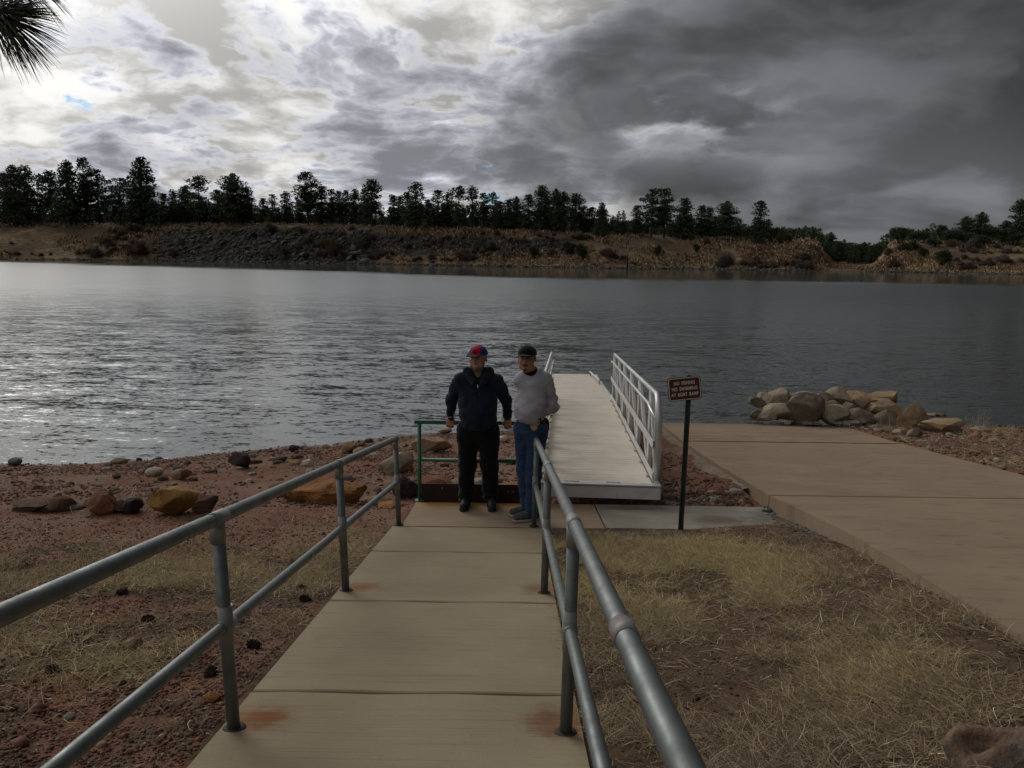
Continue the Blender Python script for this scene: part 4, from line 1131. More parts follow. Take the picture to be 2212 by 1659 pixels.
WREF = dict(dense=0.44, tall=0.28, open=0.32, broad=0.47, slim=0.23, small=0.48, juniper=0.98, oak=0.98, olive=0.98)
trng = np.random.default_rng(11)
def tree(u, vt, w, kind, label, dY=8.0, name=None, cat=None, group='trees along the far bank', Y=None, sink=0.15):
    q_ = (u - 1106) / FPX * 0.985
    if Y is None:
        y0 = 210.0
        for _ in range(3):
            qq, s0, d, zc = far_parts(q_ * y0, y0); y0 = float(s0 + d + dY)
        Y = y0
    p = at(u, vt, Y)
    zb = float(far_z(p.x, Y))
    H = max(1.2, p.z - zb + sink)
    Wm = w / FPX * Y
    tm, cm = PROTO[kind][trng.integers(len(PROTO[kind]))]
    nm = name or ('juniper_bush' if kind in ('juniper',) else 'oak_tree' if kind in ('oak', 'olive') else 'pine_tree')
    o = empty(nm, (p.x, Y, zb - sink), trng.uniform(0, 6.28))
    sw = Wm / (WREF[kind]); sw = min(max(sw, H * 0.5), H * 1.9) if kind not in ('juniper', 'oak', 'olive') else sw
    o.scale = (sw, sw, H)
    link('trunk', tm, o); link('crown', cm, o)
    tag(o, label, cat or ('bush' if kind == 'juniper' else 'tree'), group)
    return o
# (u, v of the top, width) as seen in the photograph
T = [
 (26, 361, 74, 'dense', 'broad dark pine at the far left edge of the opposite bank', 3),
 (53, 362, 34, 'tall', 'slender pine peeping out behind the broad pine at the far left', 14),
 (82, 378, 34, 'open', 'thin open pine second from the left on the far bank', 16),
 (106, 373, 40, 'tall', 'pine left of the big twin-topped group on the far left', 14),
 (8, 378, 40, 'tall', 'pine half cut off by the left picture edge', 14),
 (144, 352, 74, 'dense', 'big dense dark pine in the left group on the far bank', 2),
 (180, 347, 40, 'tall', 'tall bare-stemmed pine rising behind the big dense pine', 8),
 (207, 368, 50, 'open', 'thin pine with gaps in its crown right of the tall bare-stemmed one', 6),
 (255, 387, 56, 'open', 'leaning open pine left of the tallest broad pine', 8),
 (302, 345, 84, 'dense', 'tallest broad pine on the left of the far bank', 4),
 (354, 420, 28, 'slim', 'short pine just right of the tallest broad pine', 16),
 (373, 414, 24, 'slim', 'small pointed pine left of the dead-topped pair', 18),
 (399, 403, 46, 'broad', 'rounded pine with a dead top behind it', 14),
 (426, 382, 56, 'open', 'open umbrella shaped pine above the left end of the boulder slope', 6),
 (468, 412, 38, 'slim', 'smaller pine left of the wide pine above the boulder slope', 12),
 (500, 378, 70, 'broad', 'wide dense pine above the boulder slope', 7),
 (531, 409, 40, 'slim', 'pine leaning on the right side of the wide dense one', 11),
 (567, 430, 24, 'slim', 'low pine in the gap right of the wide dense one', 24),
 (588, 421, 40, 'small', 'low bushy pine in the middle of the gap above the boulders', 14),
 (618, 417, 32, 'slim', 'pine left of the crowned tall pine above the cliff', 16),
 (663, 377, 56, 'tall', 'tall crowned pine above the left end of the cliff band', 7),
 (694, 405, 36, 'slim', 'pine close to the right of the tall crowned one', 10),
 (716, 412, 24, 'tall', 'thin pine, first of four in the row above the cliff', 14),
 (732, 415, 24, 'tall', 'thin pine, second of four in the row above the cliff', 16),
 (748, 414, 24, 'tall', 'thin pine, third of four in the row above the cliff', 15),
 (767, 412, 26, 'tall', 'thin pine, fourth of four in the row above the cliff', 13),
 (788, 412, 26, 'tall', 'pine leaning against the tall pine by the sky gap', 12),
 (802, 391, 40, 'tall', 'tall pine with a drooping limb left of the wide sky gap', 6),
 (850, 423, 28, 'slim', 'first pine right of the wide sky gap', 12),
 (864, 425, 24, 'slim', 'second pine right of the wide sky gap', 16),
 (880, 418, 30, 'slim', 'third pine right of the wide sky gap', 10),
 (899, 399, 46, 'slim', 'pointed full pine with a bare spike above the cliff middle', 4),
 (925, 433, 24, 'slim', 'low pine beside the spiked pine', 14),
 (945, 413, 40, 'slim', 'full pine left of the dead-topped one', 8),
 (968, 420, 30, 'slim', 'pine between the full one and the dead-topped one', 11),
 (991, 404, 44, 'open', 'dead-topped ragged pine in the middle of the far bank', 5),
 (1020, 406, 34, 'open', 'thin pine against the blue patch of sky', 11),
 (1045, 420, 26, 'tall', 'thin pine under the blue patch of sky, left one', 12),
 (1065, 417, 28, 'open', 'thin pine under the blue patch of sky, right one', 14),
 (1080, 437, 26, 'slim', 'low pine behind the thin pines under the blue patch', 9),
 (1098, 433, 30, 'slim', 'pine left of the leaning-crown pine', 9),
 (1115, 427, 34, 'broad', 'pine with a lopsided crown near the picture centre', 10),
 (1143, 423, 42, 'slim', 'pointed pine left of the tall close group', 7),
 (1170, 404, 34, 'tall', 'tallest stem of the close group right of centre', 9),
 (1181, 430, 28, 'slim', 'pine in the lap of the close group right of centre', 12),
 (1203, 411, 40, 'broad', 'full crowned pine in the close group right of centre', 9),
 (1219, 418, 30, 'tall', 'right shoulder pine of the close group', 9),
 (1243, 421, 38, 'tall', 'pine with a tufted top right of the close group', 6),
 (1262, 447, 24, 'slim', 'short pine below the tufted pine', 12),
 (1279, 449, 28, 'slim', 'short pine midway to the dark lone pine', 12),
 (1300, 440, 34, 'dense', 'dark lone pine beside the low sky gap', 3),
 (1336, 458, 22, 'small', 'left of two low pines in the low sky gap', 8),
 (1348, 457, 22, 'small', 'right of two low pines in the low sky gap', 9),
 (1375, 446, 34, 'slim', 'pine left of the broad twin pines', 7),
 (1411, 411, 52, 'open', 'left of the broad twin pines on the right bank', 4),
 (1438, 412, 42, 'tall', 'right of the broad twin pines on the right bank', 5),
 (1479, 431, 56, 'dense', 'pyramid shaped pine right of the broad twins', 5),
 (1517, 446, 34, 'slim', 'left of a pair of middling pines', 7),
 (1534, 450, 30, 'slim', 'right of a pair of middling pines', 7),
 (1570, 437, 52, 'broad', 'round headed pine left of the lone spire', 5),
 (1597, 478, 24, 'small', 'short pine at the feet of the round headed pine', 9),
 (1645, 437, 44, 'slim', 'lone tall spire shaped pine near the end of the left bank', 2),
 (1668, 487, 42, 'oak', 'round oak leaning against the lone spire pine', 5),
 (1618, 490, 34, 'olive', 'yellowish green shrub left of the lone spire pine', 8),
 (1690, 503, 32, 'juniper', 'dark juniper on the brow of the red bank', 4),
 (1706, 505, 18, 'juniper', 'small juniper right of the one on the red brow', 6),
 # right headland
 (1947, 488, 52, 'oak', 'big round headed oak on the right headland', 6),
 (1979, 498, 34, 'oak', 'dark oak beside the big round headed one', 9),
 (1997, 497, 30, 'oak', 'ragged dark oak in front of the windmill', 8),
 (2036, 483, 30, 'oak', 'greyish oak right of the windmill', 12),
 (2055, 495, 56, 'oak', 'broad low oak in the mass on the right headland', 6),
 (2088, 469, 34, 'broad', 'pine top rising left of the bushy pine on the right headland', 8),
 (2101, 499, 44, 'oak', 'dark oak below the two pine tops on the right headland', 4),
 (2121, 460, 34, 'broad', 'bushy pine on the right headland', 8),
 (2146, 486, 40, 'oak', 'oak right of the bushy pine', 6),
 (2176, 478, 34, 'broad', 'pine left of the tall one at the right picture edge', 8),
 (2208, 435, 36, 'tall', 'tall pine cut by the right picture edge', 4),
 (2195, 500, 44, 'oak', 'low oak under the tall pine at the right edge', 3),
 (2125, 505, 44, 'oak', 'low dark oak in front of the bushy pine', 1),
]
for (u, vt, w, kd, lab, dY) in T: tree(u, vt, w, kd, lab, dY)
# junipers and bushes standing on the slopes (Y = distance down the slope)
def bush(u, vt, vb, w, label, name='juniper_bush', kind='juniper'):
    for dY in np.arange(-24, 8, 0.5):
        qx = (u - 1106) / FPX * 0.985; y0 = 210.0
        for _ in range(3):
            qq, s0, d, zc = far_parts(qx * y0, y0); y0 = float(s0 + d + dY)
        p = at(u, vb, y0)
        if float(far_z(p.x, y0)) >= p.z: break
    o = tree(u, vt, w, kind, label, dY, name, 'bush', 'bushes on the far slope')
    return o
for (u, vt, vb, w, lab) in [
 (1231, 515, 552, 33, 'left of the two round green junipers on the far slope'),
 (1258, 522, 562, 37, 'right of the two round green junipers on the far slope'),
 (1420, 527, 552, 24, 'small dark juniper on the slope below the twin pines'),
 (805, 470, 489, 22, 'small juniper on the brow above the cliff'),
 (1251, 503, 520, 30, 'low juniper under the tufted pine'),
 (1152, 528, 555, 32, 'grey-green bush left of the two round junipers'),
 (1505, 522, 548, 20, 'dull green bush on the slope under the pyramid pine'),
 (2037, 532, 574, 52, 'largest round juniper low on the right headland'),
 (1996, 530, 554, 30, 'juniper left of the largest round one'),
 (1960, 523, 541, 28, 'juniper below the big round headed oak'),
 (1920, 534, 550, 16, 'small dark bush on the red mound at the gap'),
 (2020, 512, 532, 44, 'juniper mass behind the largest round juniper'),
 (1975, 520, 540, 28, 'juniper between the oak and the largest round juniper')]:
    bush(u, vt, vb, w, lab)
# second row: the wood behind, tree by tree
u = -30.0; k = 0
TN = sorted([(t_[0], t_[4]) for t_ in T])
zones = [(330, 'dark pine in the thick wood behind the left group'), (720, 'dark pine in the wood behind the boulder slope'), (1120, 'dark pine in the wood behind the cliff'), (1330, 'dark pine in the wood behind the close group'), (1720, 'dark pine in the thin wood behind the right bank')]
r2 = np.random.default_rng(5)
def re_short(l):
    return ' '.join(l.replace('pine half cut off', 'pine').split()[:6])
while u < 1690:
    hor = 531 + 0.0128 * u
    zl = next(l for m_, l in zones if u < m_)
    vt = (440 if u < 330 else 446 if u < 800 else 450 if u < 1120 else 462 if u < 1330 else 484) + r2.uniform(-12, 12)
    if 805 < u < 850 or 1310 < u < 1335: vt += 14
    tree(u, vt, r2.uniform(22, 38), r2.choice(['slim', 'slim', 'tall', 'broad', 'small']), 'dark wood pine ' + ('left' if u < 1106 else 'right') + ' of centre, behind the ' + re_short(min(TN, key=lambda t_: abs(t_[0] - u))[1]), r2.uniform(24, 48), group='second row of pines in the wood')
    u += r2.uniform(12, 20) if u < 540 else r2.uniform(16, 30)
# pines down in the gap between the banks
for (u, vt, w, kd, lab, Y) in [(1722, 507, 12, 'slim', 'small far pine on the left rim of the gap', 300), (1736, 506, 14, 'slim', 'second small far pine on the left rim of the gap', 300), (1757, 498, 22, 'slim', 'pointed far pine above the red cut bank', 310),
 (1794, 503, 28, 'broad', 'double topped pine in the gap between the banks', 330), (1823, 518, 22, 'small', 'small pine right of the double topped one in the gap', 340)]:
    tree(u, vt, w, kd, lab, 0, None, None, 'far pines seen through the gap', Y)
for k in range(46):
    u = 1752 + k * 3.6 + r2.uniform(-2, 2)
    tree(u, np.interp(u, [1752, 1790, 1850, 1925], [520, 524, 528, 530]) + r2.uniform(-4, 5), r2.uniform(20, 32), r2.choice(['dense', 'small', 'broad']), 'low dark pine in the wood at the bottom of the gap', 0, None, None, 'low wood in the gap', r2.uniform(285, 345))
# low wood in the distance, a single mass on the horizon
C_, Rr_ = [], []
for k in range(900):
    q_ = r2.uniform(-0.75, 0.75); Y = r2.uniform(290, 420)
    if 0.34 < q_ < 0.47: Y = r2.uniform(350, 430)
    x = q_ * Y; z = float(far_z(x, Y, False)); h = r2.uniform(2.5, 5) * (0.8 if q_ > 0.15 else 1)
    for j in range(4):
        C_.append((x + r2.normal(0, 1.0), Y + r2.normal(0, 1.0), z + h * (0.15 + 0.25 * j))); rr = 1.9 * (1.05 - 0.2 * j); Rr_.append((rr, rr, rr))
V, F, t = tri_cloud(np.array(C_), np.array(Rr_), 22, 0.75, r2, 0.9, 0.5)
me = np_mesh('distant_wood', V, F); set_col(me, np.repeat(t[:, None], 3, 1))
tag(link('distant_wood', me, None, M_NEEDLE), 'dark line of low wood closing the horizon behind the far bank', 'wood', None, 'stuff')

# ------------------------------------------------------------------ far bank: boulders, brush, dry grass
fb = [rock_mesh('boulder', 700 + k, (1.25, 0.9, 0.75), 2, angular=0.95, rough=0.07, nplanes=9) for k in range(7)]
R_BAS = rock_mat('basalt_boulder', (0.118, 0.112, 0.103), (0.05, 0.047, 0.044), (0.165, 0.155, 0.14), 2.0)
R_BASD = rock_mat('dark_basalt_block', (0.085, 0.080, 0.073), (0.04, 0.037, 0.035), (0.12, 0.11, 0.098), 2.0)
for mm in fb: mm.materials.append(R_BAS)
fbd = []
for mm in fb:
    c_ = mm.copy(); c_.materials.clear(); c_.materials.append(R_BASD); fbd.append(c_)
made = 0
ZONES = [(60, 'under the far-left pine'), (190, 'under the big dense left pine'), (330, 'under the tallest broad pine'), (460, 'under the umbrella shaped pine'), (560, 'under the wide dense pine'), (700, 'under the tall crowned pine'), (840, 'under the row of four thin pines'), (960, 'under the spiked pine'), (1080, 'under the dead-topped pine'), (1190, 'under the close pine group'), (1290, 'around the two round junipers'), (1400, 'under the dark lone pine'), (1500, 'under the broad twin pines'), (1620, 'under the round headed pine'), (1780, 'under the lone spire pine'), (1990, 'on the mound by the gap'), (2400, 'by the largest round juniper')]
def zone(q_, s_):
    u_ = 1106 + q_ * FPX
    return ('at the bank foot ' if s_ < 0.3 else 'mid-bank ' if s_ < 0.65 else 'near the brow ') + next((n_ for m_, n_ in ZONES if u_ < m_), ZONES[-1][1])
def far_pt(q_, s_):
    y = 210.0
    for _ in range(3):
        qq, s0, d, zc = far_parts(q_ * y, y); y = float(s0 + d * s_)
    return q_ * y, y
for k in range(175):
    q_ = r2.uniform(-0.41, -0.19); s_ = r2.uniform(0.03, 0.86) ** 0.8
    if q_ < -0.33 and s_ < 0.45 and r2.random() < 0.8: s_ = r2.uniform(0.45, 0.9)
    x, y = far_pt(q_, s_); s = float(np.exp(r2.normal(math.log(1.35), 0.35)))
    o = link('boulder', fb[r2.integers(7)] if r2.random() < 0.6 else fbd[r2.integers(7)]); o.location = (x, y, float(far_z(x, y)) - 0.2 * s)
    o.rotation_euler = (r2.uniform(-.5, .5), r2.uniform(-.5, .5), r2.uniform(0, 6.28)); o.scale = (s, s, s)
    tag(o, ('big ' if s > 1.7 else 'small ' if s < 1.1 else '') + ('grey' if o.data in fb else 'dark') + ' basalt boulder ' + zone(q_, s_), 'boulder', 'boulders on the far rubble slope')
for k in range(105):                                             # ledge of upright blocks under the brow
    q_ = -0.25 + 0.31 * (k + r2.uniform(0, 1)) / 105; s_ = r2.uniform(0.70, 0.90)
    x, y = far_pt(q_, s_); s = r2.uniform(0.9, 1.7)
    o = link('boulder', fbd[r2.integers(7)]); o.location = (x, y, float(far_z(x, y)) - 0.5 * s)
    o.rotation_euler = (r2.uniform(-.15, .15), r2.uniform(-.15, .15), r2.choice([0, 1.57, 3.14]) + r2.uniform(-.25, .25)); o.scale = (s * 0.9, s * 0.9, s * r2.uniform(0.9, 1.7))
    tag(o, 'dark ledge block ' + zone(q_, s_), 'boulder', 'blocks of the basalt ledge')
# small rubble, uncountable
VV, FF, off = [], [], 0
Vb, Fb = ico(1)
for k in range(2600):
    u_ = r2.random()
    if u_ < 0.62: q_ = r2.uniform(-0.44, -0.17); s_ = r2.uniform(0.0, 0.95); s = np.exp(r2.normal(math.log(0.42), 0.4))
    elif u_ < 0.86: q_ = r2.uniform(-0.2, 0.36); s_ = r2.uniform(0.0, 0.10); s = np.exp(r2.normal(math.log(0.28), 0.4))
    else: q_ = r2.choice([r2.uniform(0.43, 0.66), r2.uniform(-0.66, -0.4)]); s_ = r2.uniform(0.0, 0.09); s = np.exp(r2.normal(math.log(0.26), 0.4))
    x, y = far_pt(q_, s_); z = float(far_z(x, y))
    W = Vb * (1 + r2.uniform(-0.28, 0.28, (len(Vb), 1))) * s * np.array([1.15, 0.9, 0.7]) + np.array([x, y, z + 0.1 * s])
    VV.append(W); FF.append(Fb + off); off += len(Vb)
tag(link('rubble', np_mesh('rubble', np.concatenate(VV), np.concatenate(FF)), None, R_BAS), 'small grey rubble strewn along the foot of the far bank', 'rubble', None, 'stuff')
# leafless brush
def brush_mesh(seed, n=260):
    r = np.random.default_rng(seed)
    a = r.uniform(0, 6.28, n); rad = r.uniform(0, 0.5, n) ; h = r.uniform(0.35, 1.0, n) * (1 - 0.5 * (rad / 0.5) ** 2)
    bx = np.stack([np.cos(a) * rad * 0.4, np.sin(a) * rad * 0.4, np.zeros(n)], 1)
    tp_ = np.stack([np.cos(a) * rad + r.normal(0, .06, n), np.sin(a) * rad + r.normal(0, .06, n), h], 1)
    sd = np.stack([-np.sin(a), np.cos(a), 0 * a], 1) * 0.022
    V1 = np.stack([bx - sd, bx + sd, tp_], 1)
    t0 = bx + (tp_ - bx) * r.uniform(0.3, 0.7, (n, 1)); e = t0 + r.normal(0, 0.16, (n, 3)) + np.array([0, 0, 0.14])
    V2 = np.stack([t0 - sd * 0.8, t0 + sd * 0.8, e], 1)
    V = np.concatenate([V1, V2]).reshape(-1, 3)
    return np_mesh('brush', V, np.arange(len(V)).reshape(-1, 3))
M_BRUSH = [simple('grey_brush', (0.135, 0.120, 0.111), (0.083, 0.075, 0.071), 2, 0.95, 0.1), simple('brown_brush', (0.158, 0.105, 0.078), (0.105, 0.072, 0.057), 2, 0.95, 0.1), simple('sage_brush', (0.158, 0.138, 0.093), (0.098, 0.087, 0.060), 2, 0.95, 0.1)]
bms = []
for k in range(4):
    for mt in M_BRUSH:
        mm = brush_mesh(k); mm.materials.append(mt); bms.append(mm)
BZ = [(-0.62, -0.42, 'leafless brown brush on the tan left part of the far slope'), (-0.42, -0.16, 'leafless grey brush among the basalt boulders'), (-0.16, 0.10, 'leafless brush on the grassy slope under the basalt ledge'), (0.10, 0.36, 'low brush on the slope below the right-hand pines'), (0.45, 0.64, 'low brush on the slope of the right headland')]
for (qa, qb, lab) in BZ:
    for k in range(int((qb - qa) * 255)):
        for _try in range(12):
            q_ = r2.uniform(qa, qb); s_ = r2.uniform(0.16, 1.05)
            x, y = far_pt(q_, s_)
            if float(fbm(x * 0.07, y * 0.16, 0, 95, 3)) + 0.10 * (s_ - 0.5) > 0.55: break
        s = float(np.exp(r2.normal(math.log(1.6), 0.5))) * (1.25 if 'basalt b' in lab else 1)
        o = link('brush', bms[r2.integers(len(bms))]); o.location = (x, y, float(far_z(x, y)) - 0.1)
        o.rotation_euler = (0, 0, r2.uniform(0, 6.28)); o.scale = (s * r2.uniform(1.2, 2.2), s * 1.3, s * r2.uniform(0.55, 0.95))
        tag(o, ('broad ' if s > 2.2 else 'small ' if s < 1.2 else '') + o.data.materials[0].name.split('_')[0] + ' leafless brush ' + zone(q_, s_), 'brush', 'brush on the far bank: ' + lab.split(' on ')[-1].split(' among ')[-1])
# dry grass tufts, uncountable
n = 42000
q_ = r2.uniform(-0.68, 0.68, n); s_ = np.where(r2.random(n) < 0.7, r2.uniform(0.1, 1.02, n), r2.uniform(1.0, 2.2, n))
y = np.full(n, 210.0)
for _ in range(3):
    qq, s0, d, zc = far_parts(q_ * y, y); y = s0 + d * s_
x = q_ * y; keep = (fbm(x * 0.12, y * 0.12, 0, 91, 3) > 0.43) & ~((q_ > -0.42) & (q_ < -0.18) & (s_ < 0.95) & (r2.random(n) < 0.85))
x, y, q_ = x[keep], y[keep], q_[keep]; z = far_z(x, y); n = len(x)
a = r2.uniform(0, 6.28, n); w_ = r2.uniform(0.12, 0.42, n); h = r2.uniform(0.2, 0.75, n)
dv = np.stack([np.cos(a) * w_, np.sin(a) * w_, 0 * a], 1); c0 = np.stack([x, y, z - 0.05], 1)
tipv = c0 + np.stack([r2.normal(0, .1, n), r2.normal(0, .1, n), h], 1)
V = np.stack([c0 - dv, c0 + dv, tipv], 1).reshape(-1, 3)
me = np_mesh('dry_grass', V, np.arange(len(V)).reshape(-1, 3))
kk = r2.random(n)[:, None] + 0.9 * (fbm(x * 0.15, y * 0.3, 0, 97, 3)[:, None] - 0.5)
base = np.where(kk < 0.56, np.array([[0.42, 0.315, 0.175]]), np.where(kk < 0.80, np.array([[0.21, 0.135, 0.075]]), np.array([[0.085, 0.06, 0.045]]))) * r2.uniform(0.6, 1.2, (n, 1))
set_col(me, np.repeat(base, 3, 0))
m, b = material('straw', 0.9, 0.1); setin(b, 'Base Color', attr('tint')); M_STRAW = m
tag(link('dry_grass', me, None, m), 'dry tan grass covering the far bank', 'grass', None, 'stuff')
# dead snag, windmill, boundary fence
sn = at(1355, 566, 206.5); q = MB()
zb = float(far_z(sn.x, sn.y)); q.tube([(sn.x, sn.y, zb - 0.3), (sn.x + 0.05, sn.y, zb + 1.6), (sn.x - 0.05, sn.y, zb + 3.6)], [0.22, 0.17, 0.08], 8)
q.tube([(sn.x, sn.y, zb + 2.2), (sn.x + 0.5, sn.y, zb + 2.9)], [0.06, 0.02], 5); q.tube([(sn.x, sn.y, zb + 1.5), (sn.x - 0.4, sn.y, zb + 2.0)], [0.06, 0.02], 5)
tag(q.build('dead_snag', M_BARK), 'bare dead tree stump standing on the far slope right of the two junipers', 'snag')
wp = at(2009, 540, 248.0); wt = at(2009, 490, 248.0); wz = float(far_z(wp.x, wp.y))
M_IRON = simple('dark_iron', (0.05, 0.05, 0.05), None, 5, 0.7)
wm = tag(empty('windmill', (wp.x, wp.y, wz)), 'small windmill on a lattice tower behind the oaks of the right headland', 'windmill')
q = MB(); hz = wt.z
for sx_, sy_ in ((-1, -1), (-1, 1), (1, -1), (1, 1)): q.tube([(wp.x + sx_ * 0.9, wp.y + sy_ * 0.9, wz - 0.2), (wp.x + sx_ * 0.12, wp.y + sy_ * 0.12, hz - 0.2)], 0.06, 5)
for f in (0.2, 0.4, 0.6, 0.8):
    rr = 0.9 - 0.78 * f; zz_ = wz + (hz - 0.2 - wz) * f
    q.tube([(wp.x - rr, wp.y - rr, zz_), (wp.x + rr, wp.y - rr, zz_), (wp.x + rr, wp.y + rr, zz_), (wp.x - rr, wp.y + rr, zz_), (wp.x - rr, wp.y - rr, zz_)], 0.035, 4)
q.build('tower', M_IRON, wm)
q = MB()
for k in range(12):
    a = k * math.pi / 6; c_ = Vector((wp.x, wp.y - 0.5, hz))
    q.poly([c_ + Vector((math.cos(a + da) * rr, 0.12 * (da > 0), math.sin(a + da) * rr)) for rr, da in ((0.25, -0.1), (1.15, -0.13), (1.15, 0.13), (0.25, 0.1))], (0, 0.02, 0))
q.build('wheel', M_IRON, wm)
q = MB(); q.poly([(wp.x + 0.1, wp.y, hz + 0.05), (wp.x + 1.2, wp.y, hz + 0.3), (wp.x + 1.2, wp.y, hz - 0.3), (wp.x + 0.1, wp.y, hz - 0.05)], (0, 0.03, 0)); q.build('tail_vane', M_IRON, wm)
fe = tag(empty('wire_fence', tuple(at(1560, 515, 232))), 'thin post and wire fence along the brow of the right bank', 'fence')
prev = None
for k in range(26):
    u = 1440 + k * 10
    qx = (u - 1106) / FPX; y0 = 215.0
    for _ in range(3):
        qq, s0, d, zc = far_parts(qx * y0, y0); y0 = float(s0 + d + 1.5)
    p = Vector((qx * y0, y0, float(far_z(qx * y0, y0))))
    MB().tube([p - Vector((0, 0, 0.2)), p + Vector((0, 0, 1.25))], 0.055, 5).build('post', M_BARK, fe)
    if prev is not None:
        q = MB()
        for h in (0.5, 0.85, 1.15): q.tube([prev + Vector((0, 0, h)), p + Vector((0, 0, h))], 0.018, 4, False)
        q.build('wire', M_IRON, fe)
    prev = p
# ------------------------------------------------------------------ people: bodies and clothes grown from distance fields
def sd_cone(p, a, b, ra, rb, sq=None):
    """capsule tapering from ra at a to rb at b; sq = (direction xy, factor) flattens it across a direction"""
    a = np.array(a, float); b = np.array(b, float)
    q = p; 
    if sq is not None:
        d = np.array([sq[0][0], sq[0][1], 0.0]); d /= np.linalg.norm(d)
        m_ = np.eye(3) + (1.0 / sq[1] - 1.0) * np.outer(d, d)
        q = p @ m_.T; a = m_ @ a; b = m_ @ b
    ab = b - a; t = np.clip(((q - a) @ ab) / (ab @ ab), 0, 1)
    dist = np.linalg.norm(q - a - t[:, None] * ab, axis=1) - (ra + (rb - ra) * t)
    return dist * (sq[1] if sq is not None and sq[1] < 1 else 1)
def sd_ell(p, c, r, rot=None):
    q = p - np.array(c, float)
    if rot is not None: q = q @ rot
    r = np.array(r, float)
    k0 = np.linalg.norm(q / r, axis=1); k1 = np.linalg.norm(q / (r * r), axis=1)
    return k0 * (k0 - 1.0) / np.maximum(k1, 1e-9)
def smin(a, b, k):
    h = np.clip(0.5 + 0.5 * (b - a) / k, 0, 1)
    return b * (1 - h) + a * h - k * h * (1 - h)
def smax(a, b, k): return -smin(-a, -b, k)
def rotz(a):
    c, s_ = math.cos(a), math.sin(a); return np.array([[c, -s_, 0], [s_, c, 0], [0, 0, 1.0]])
def rotx(a):
    c, s_ = math.cos(a), math.sin(a); return np.array([[1, 0, 0], [0, c, -s_], [0, s_, c]])
def roty(a):
    c, s_ = math.cos(a), math.sin(a); return np.array([[c, 0, s_], [0, 1, 0], [-s_, 0, c]])
def field_mesh(name, f, lo, hi, h):
    """surface nets of f = 0; only cells near the surface are evaluated"""
    lo = np.array(lo, float); hi = np.array(hi, float)
    n = np.ceil((hi - lo) / h).astype(int) + 2
    B = 6
    nb = np.ceil(n / B).astype(int); n = nb * B
    ctr = np.stack(np.meshgrid(*[np.arange(k) for k in nb], indexing='ij'), -1).reshape(-1, 3)
    cp_ = lo + (ctr * B + (B - 1) / 2) * h
    dc = f(cp_)
    act = np.abs(dc) < h * B * 1.35
    D = np.repeat(np.repeat(np.repeat(np.where(dc > 0, 1.0, -1.0).astype(np.float32).reshape(nb), B, 0), B, 1), B, 2)
    loc = np.stack(np.meshgrid(*[np.arange(B)] * 3, indexing='ij'), -1).reshape(-1, 3)
    idx = (ctr[act][:, None, :] * B + loc[None]).reshape(-1, 3)
    vals = np.empty(len(idx), np.float32)
    for s_ in range(0, len(idx), 400000): vals[s_:s_ + 400000] = f(lo + idx[s_:s_ + 400000] * h)
    D[idx[:, 0], idx[:, 1], idx[:, 2]] = vals
    I = D < 0
    c = np.zeros(tuple(n - 1), np.int8)
    for a in (0, 1):
        for b in (0, 1):
            for d in (0, 1): c += I[a:n[0] - 1 + a, b:n[1] - 1 + b, d:n[2] - 1 + d]
    cells = np.argwhere((c > 0) & (c < 8))
    pos = np.zeros((len(cells), 3)); cnt = np.zeros(len(cells))
    corners = [(a, b, d) for a in (0, 1) for b in (0, 1) for d in (0, 1)]
    for i0, A in enumerate(corners):
        for A2 in corners[i0 + 1:]:
            if sum(abs(x - y) for x, y in zip(A, A2)) != 1: continue
            v0 = D[cells[:, 0] + A[0], cells[:, 1] + A[1], cells[:, 2] + A[2]]; v1 = D[cells[:, 0] + A2[0], cells[:, 1] + A2[1], cells[:, 2] + A2[2]]
            m_ = (v0 < 0) != (v1 < 0); t = np.where(m_, v0 / np.where(v0 == v1, 1, v0 - v1), 0)
            p_ = np.array(A)[None] + t[:, None] * (np.array(A2) - np.array(A))[None]
            pos += p_ * m_[:, None]; cnt += m_
    V = lo + (cells + pos / cnt[:, None]) * h
    ID = -np.ones(tuple(n - 1), np.int64); ID[cells[:, 0], cells[:, 1], cells[:, 2]] = np.arange(len(cells))
    F = []
    for ax in range(3):
        sl0 = [slice(None)] * 3; sl1 = [slice(None)] * 3; sl0[ax] = slice(0, n[ax] - 1); sl1[ax] = slice(1, n[ax])
        e = I[tuple(sl0)] != I[tuple(sl1)]
        E = np.argwhere(e); o1, o2 = [(1, 2), (2, 0), (0, 1)][ax]
        E = E[(E[:, o1] > 0) & (E[:, o2] > 0) & (E[:, o1] < n[o1] - 1) & (E[:, o2] < n[o2] - 1)]
        flip = I[E[:, 0], E[:, 1], E[:, 2]]
        q = []
        for (s1, s2) in ((0, 0), (1, 0), (1, 1), (0, 1)):
            k = E.copy(); k[:, o1] -= s1; k[:, o2] -= s2; q.append(ID[k[:, 0], k[:, 1], k[:, 2]])
        q = np.stack(q, 1); q[~flip] = q[~flip][:, ::-1]
        F.append(q)
    F = np.concatenate(F); F = F[(F >= 0).all(1)]
    return np_mesh(name, V, F[:, ::-1], True)
def wr(p, s_, seed, amp, st=(1, 1, 1)):
    return amp * (fbm(p[:, 0] * s_ * st[0], p[:, 1] * s_ * st[1], p[:, 2] * s_ * st[2], seed, 3) - 0.5)

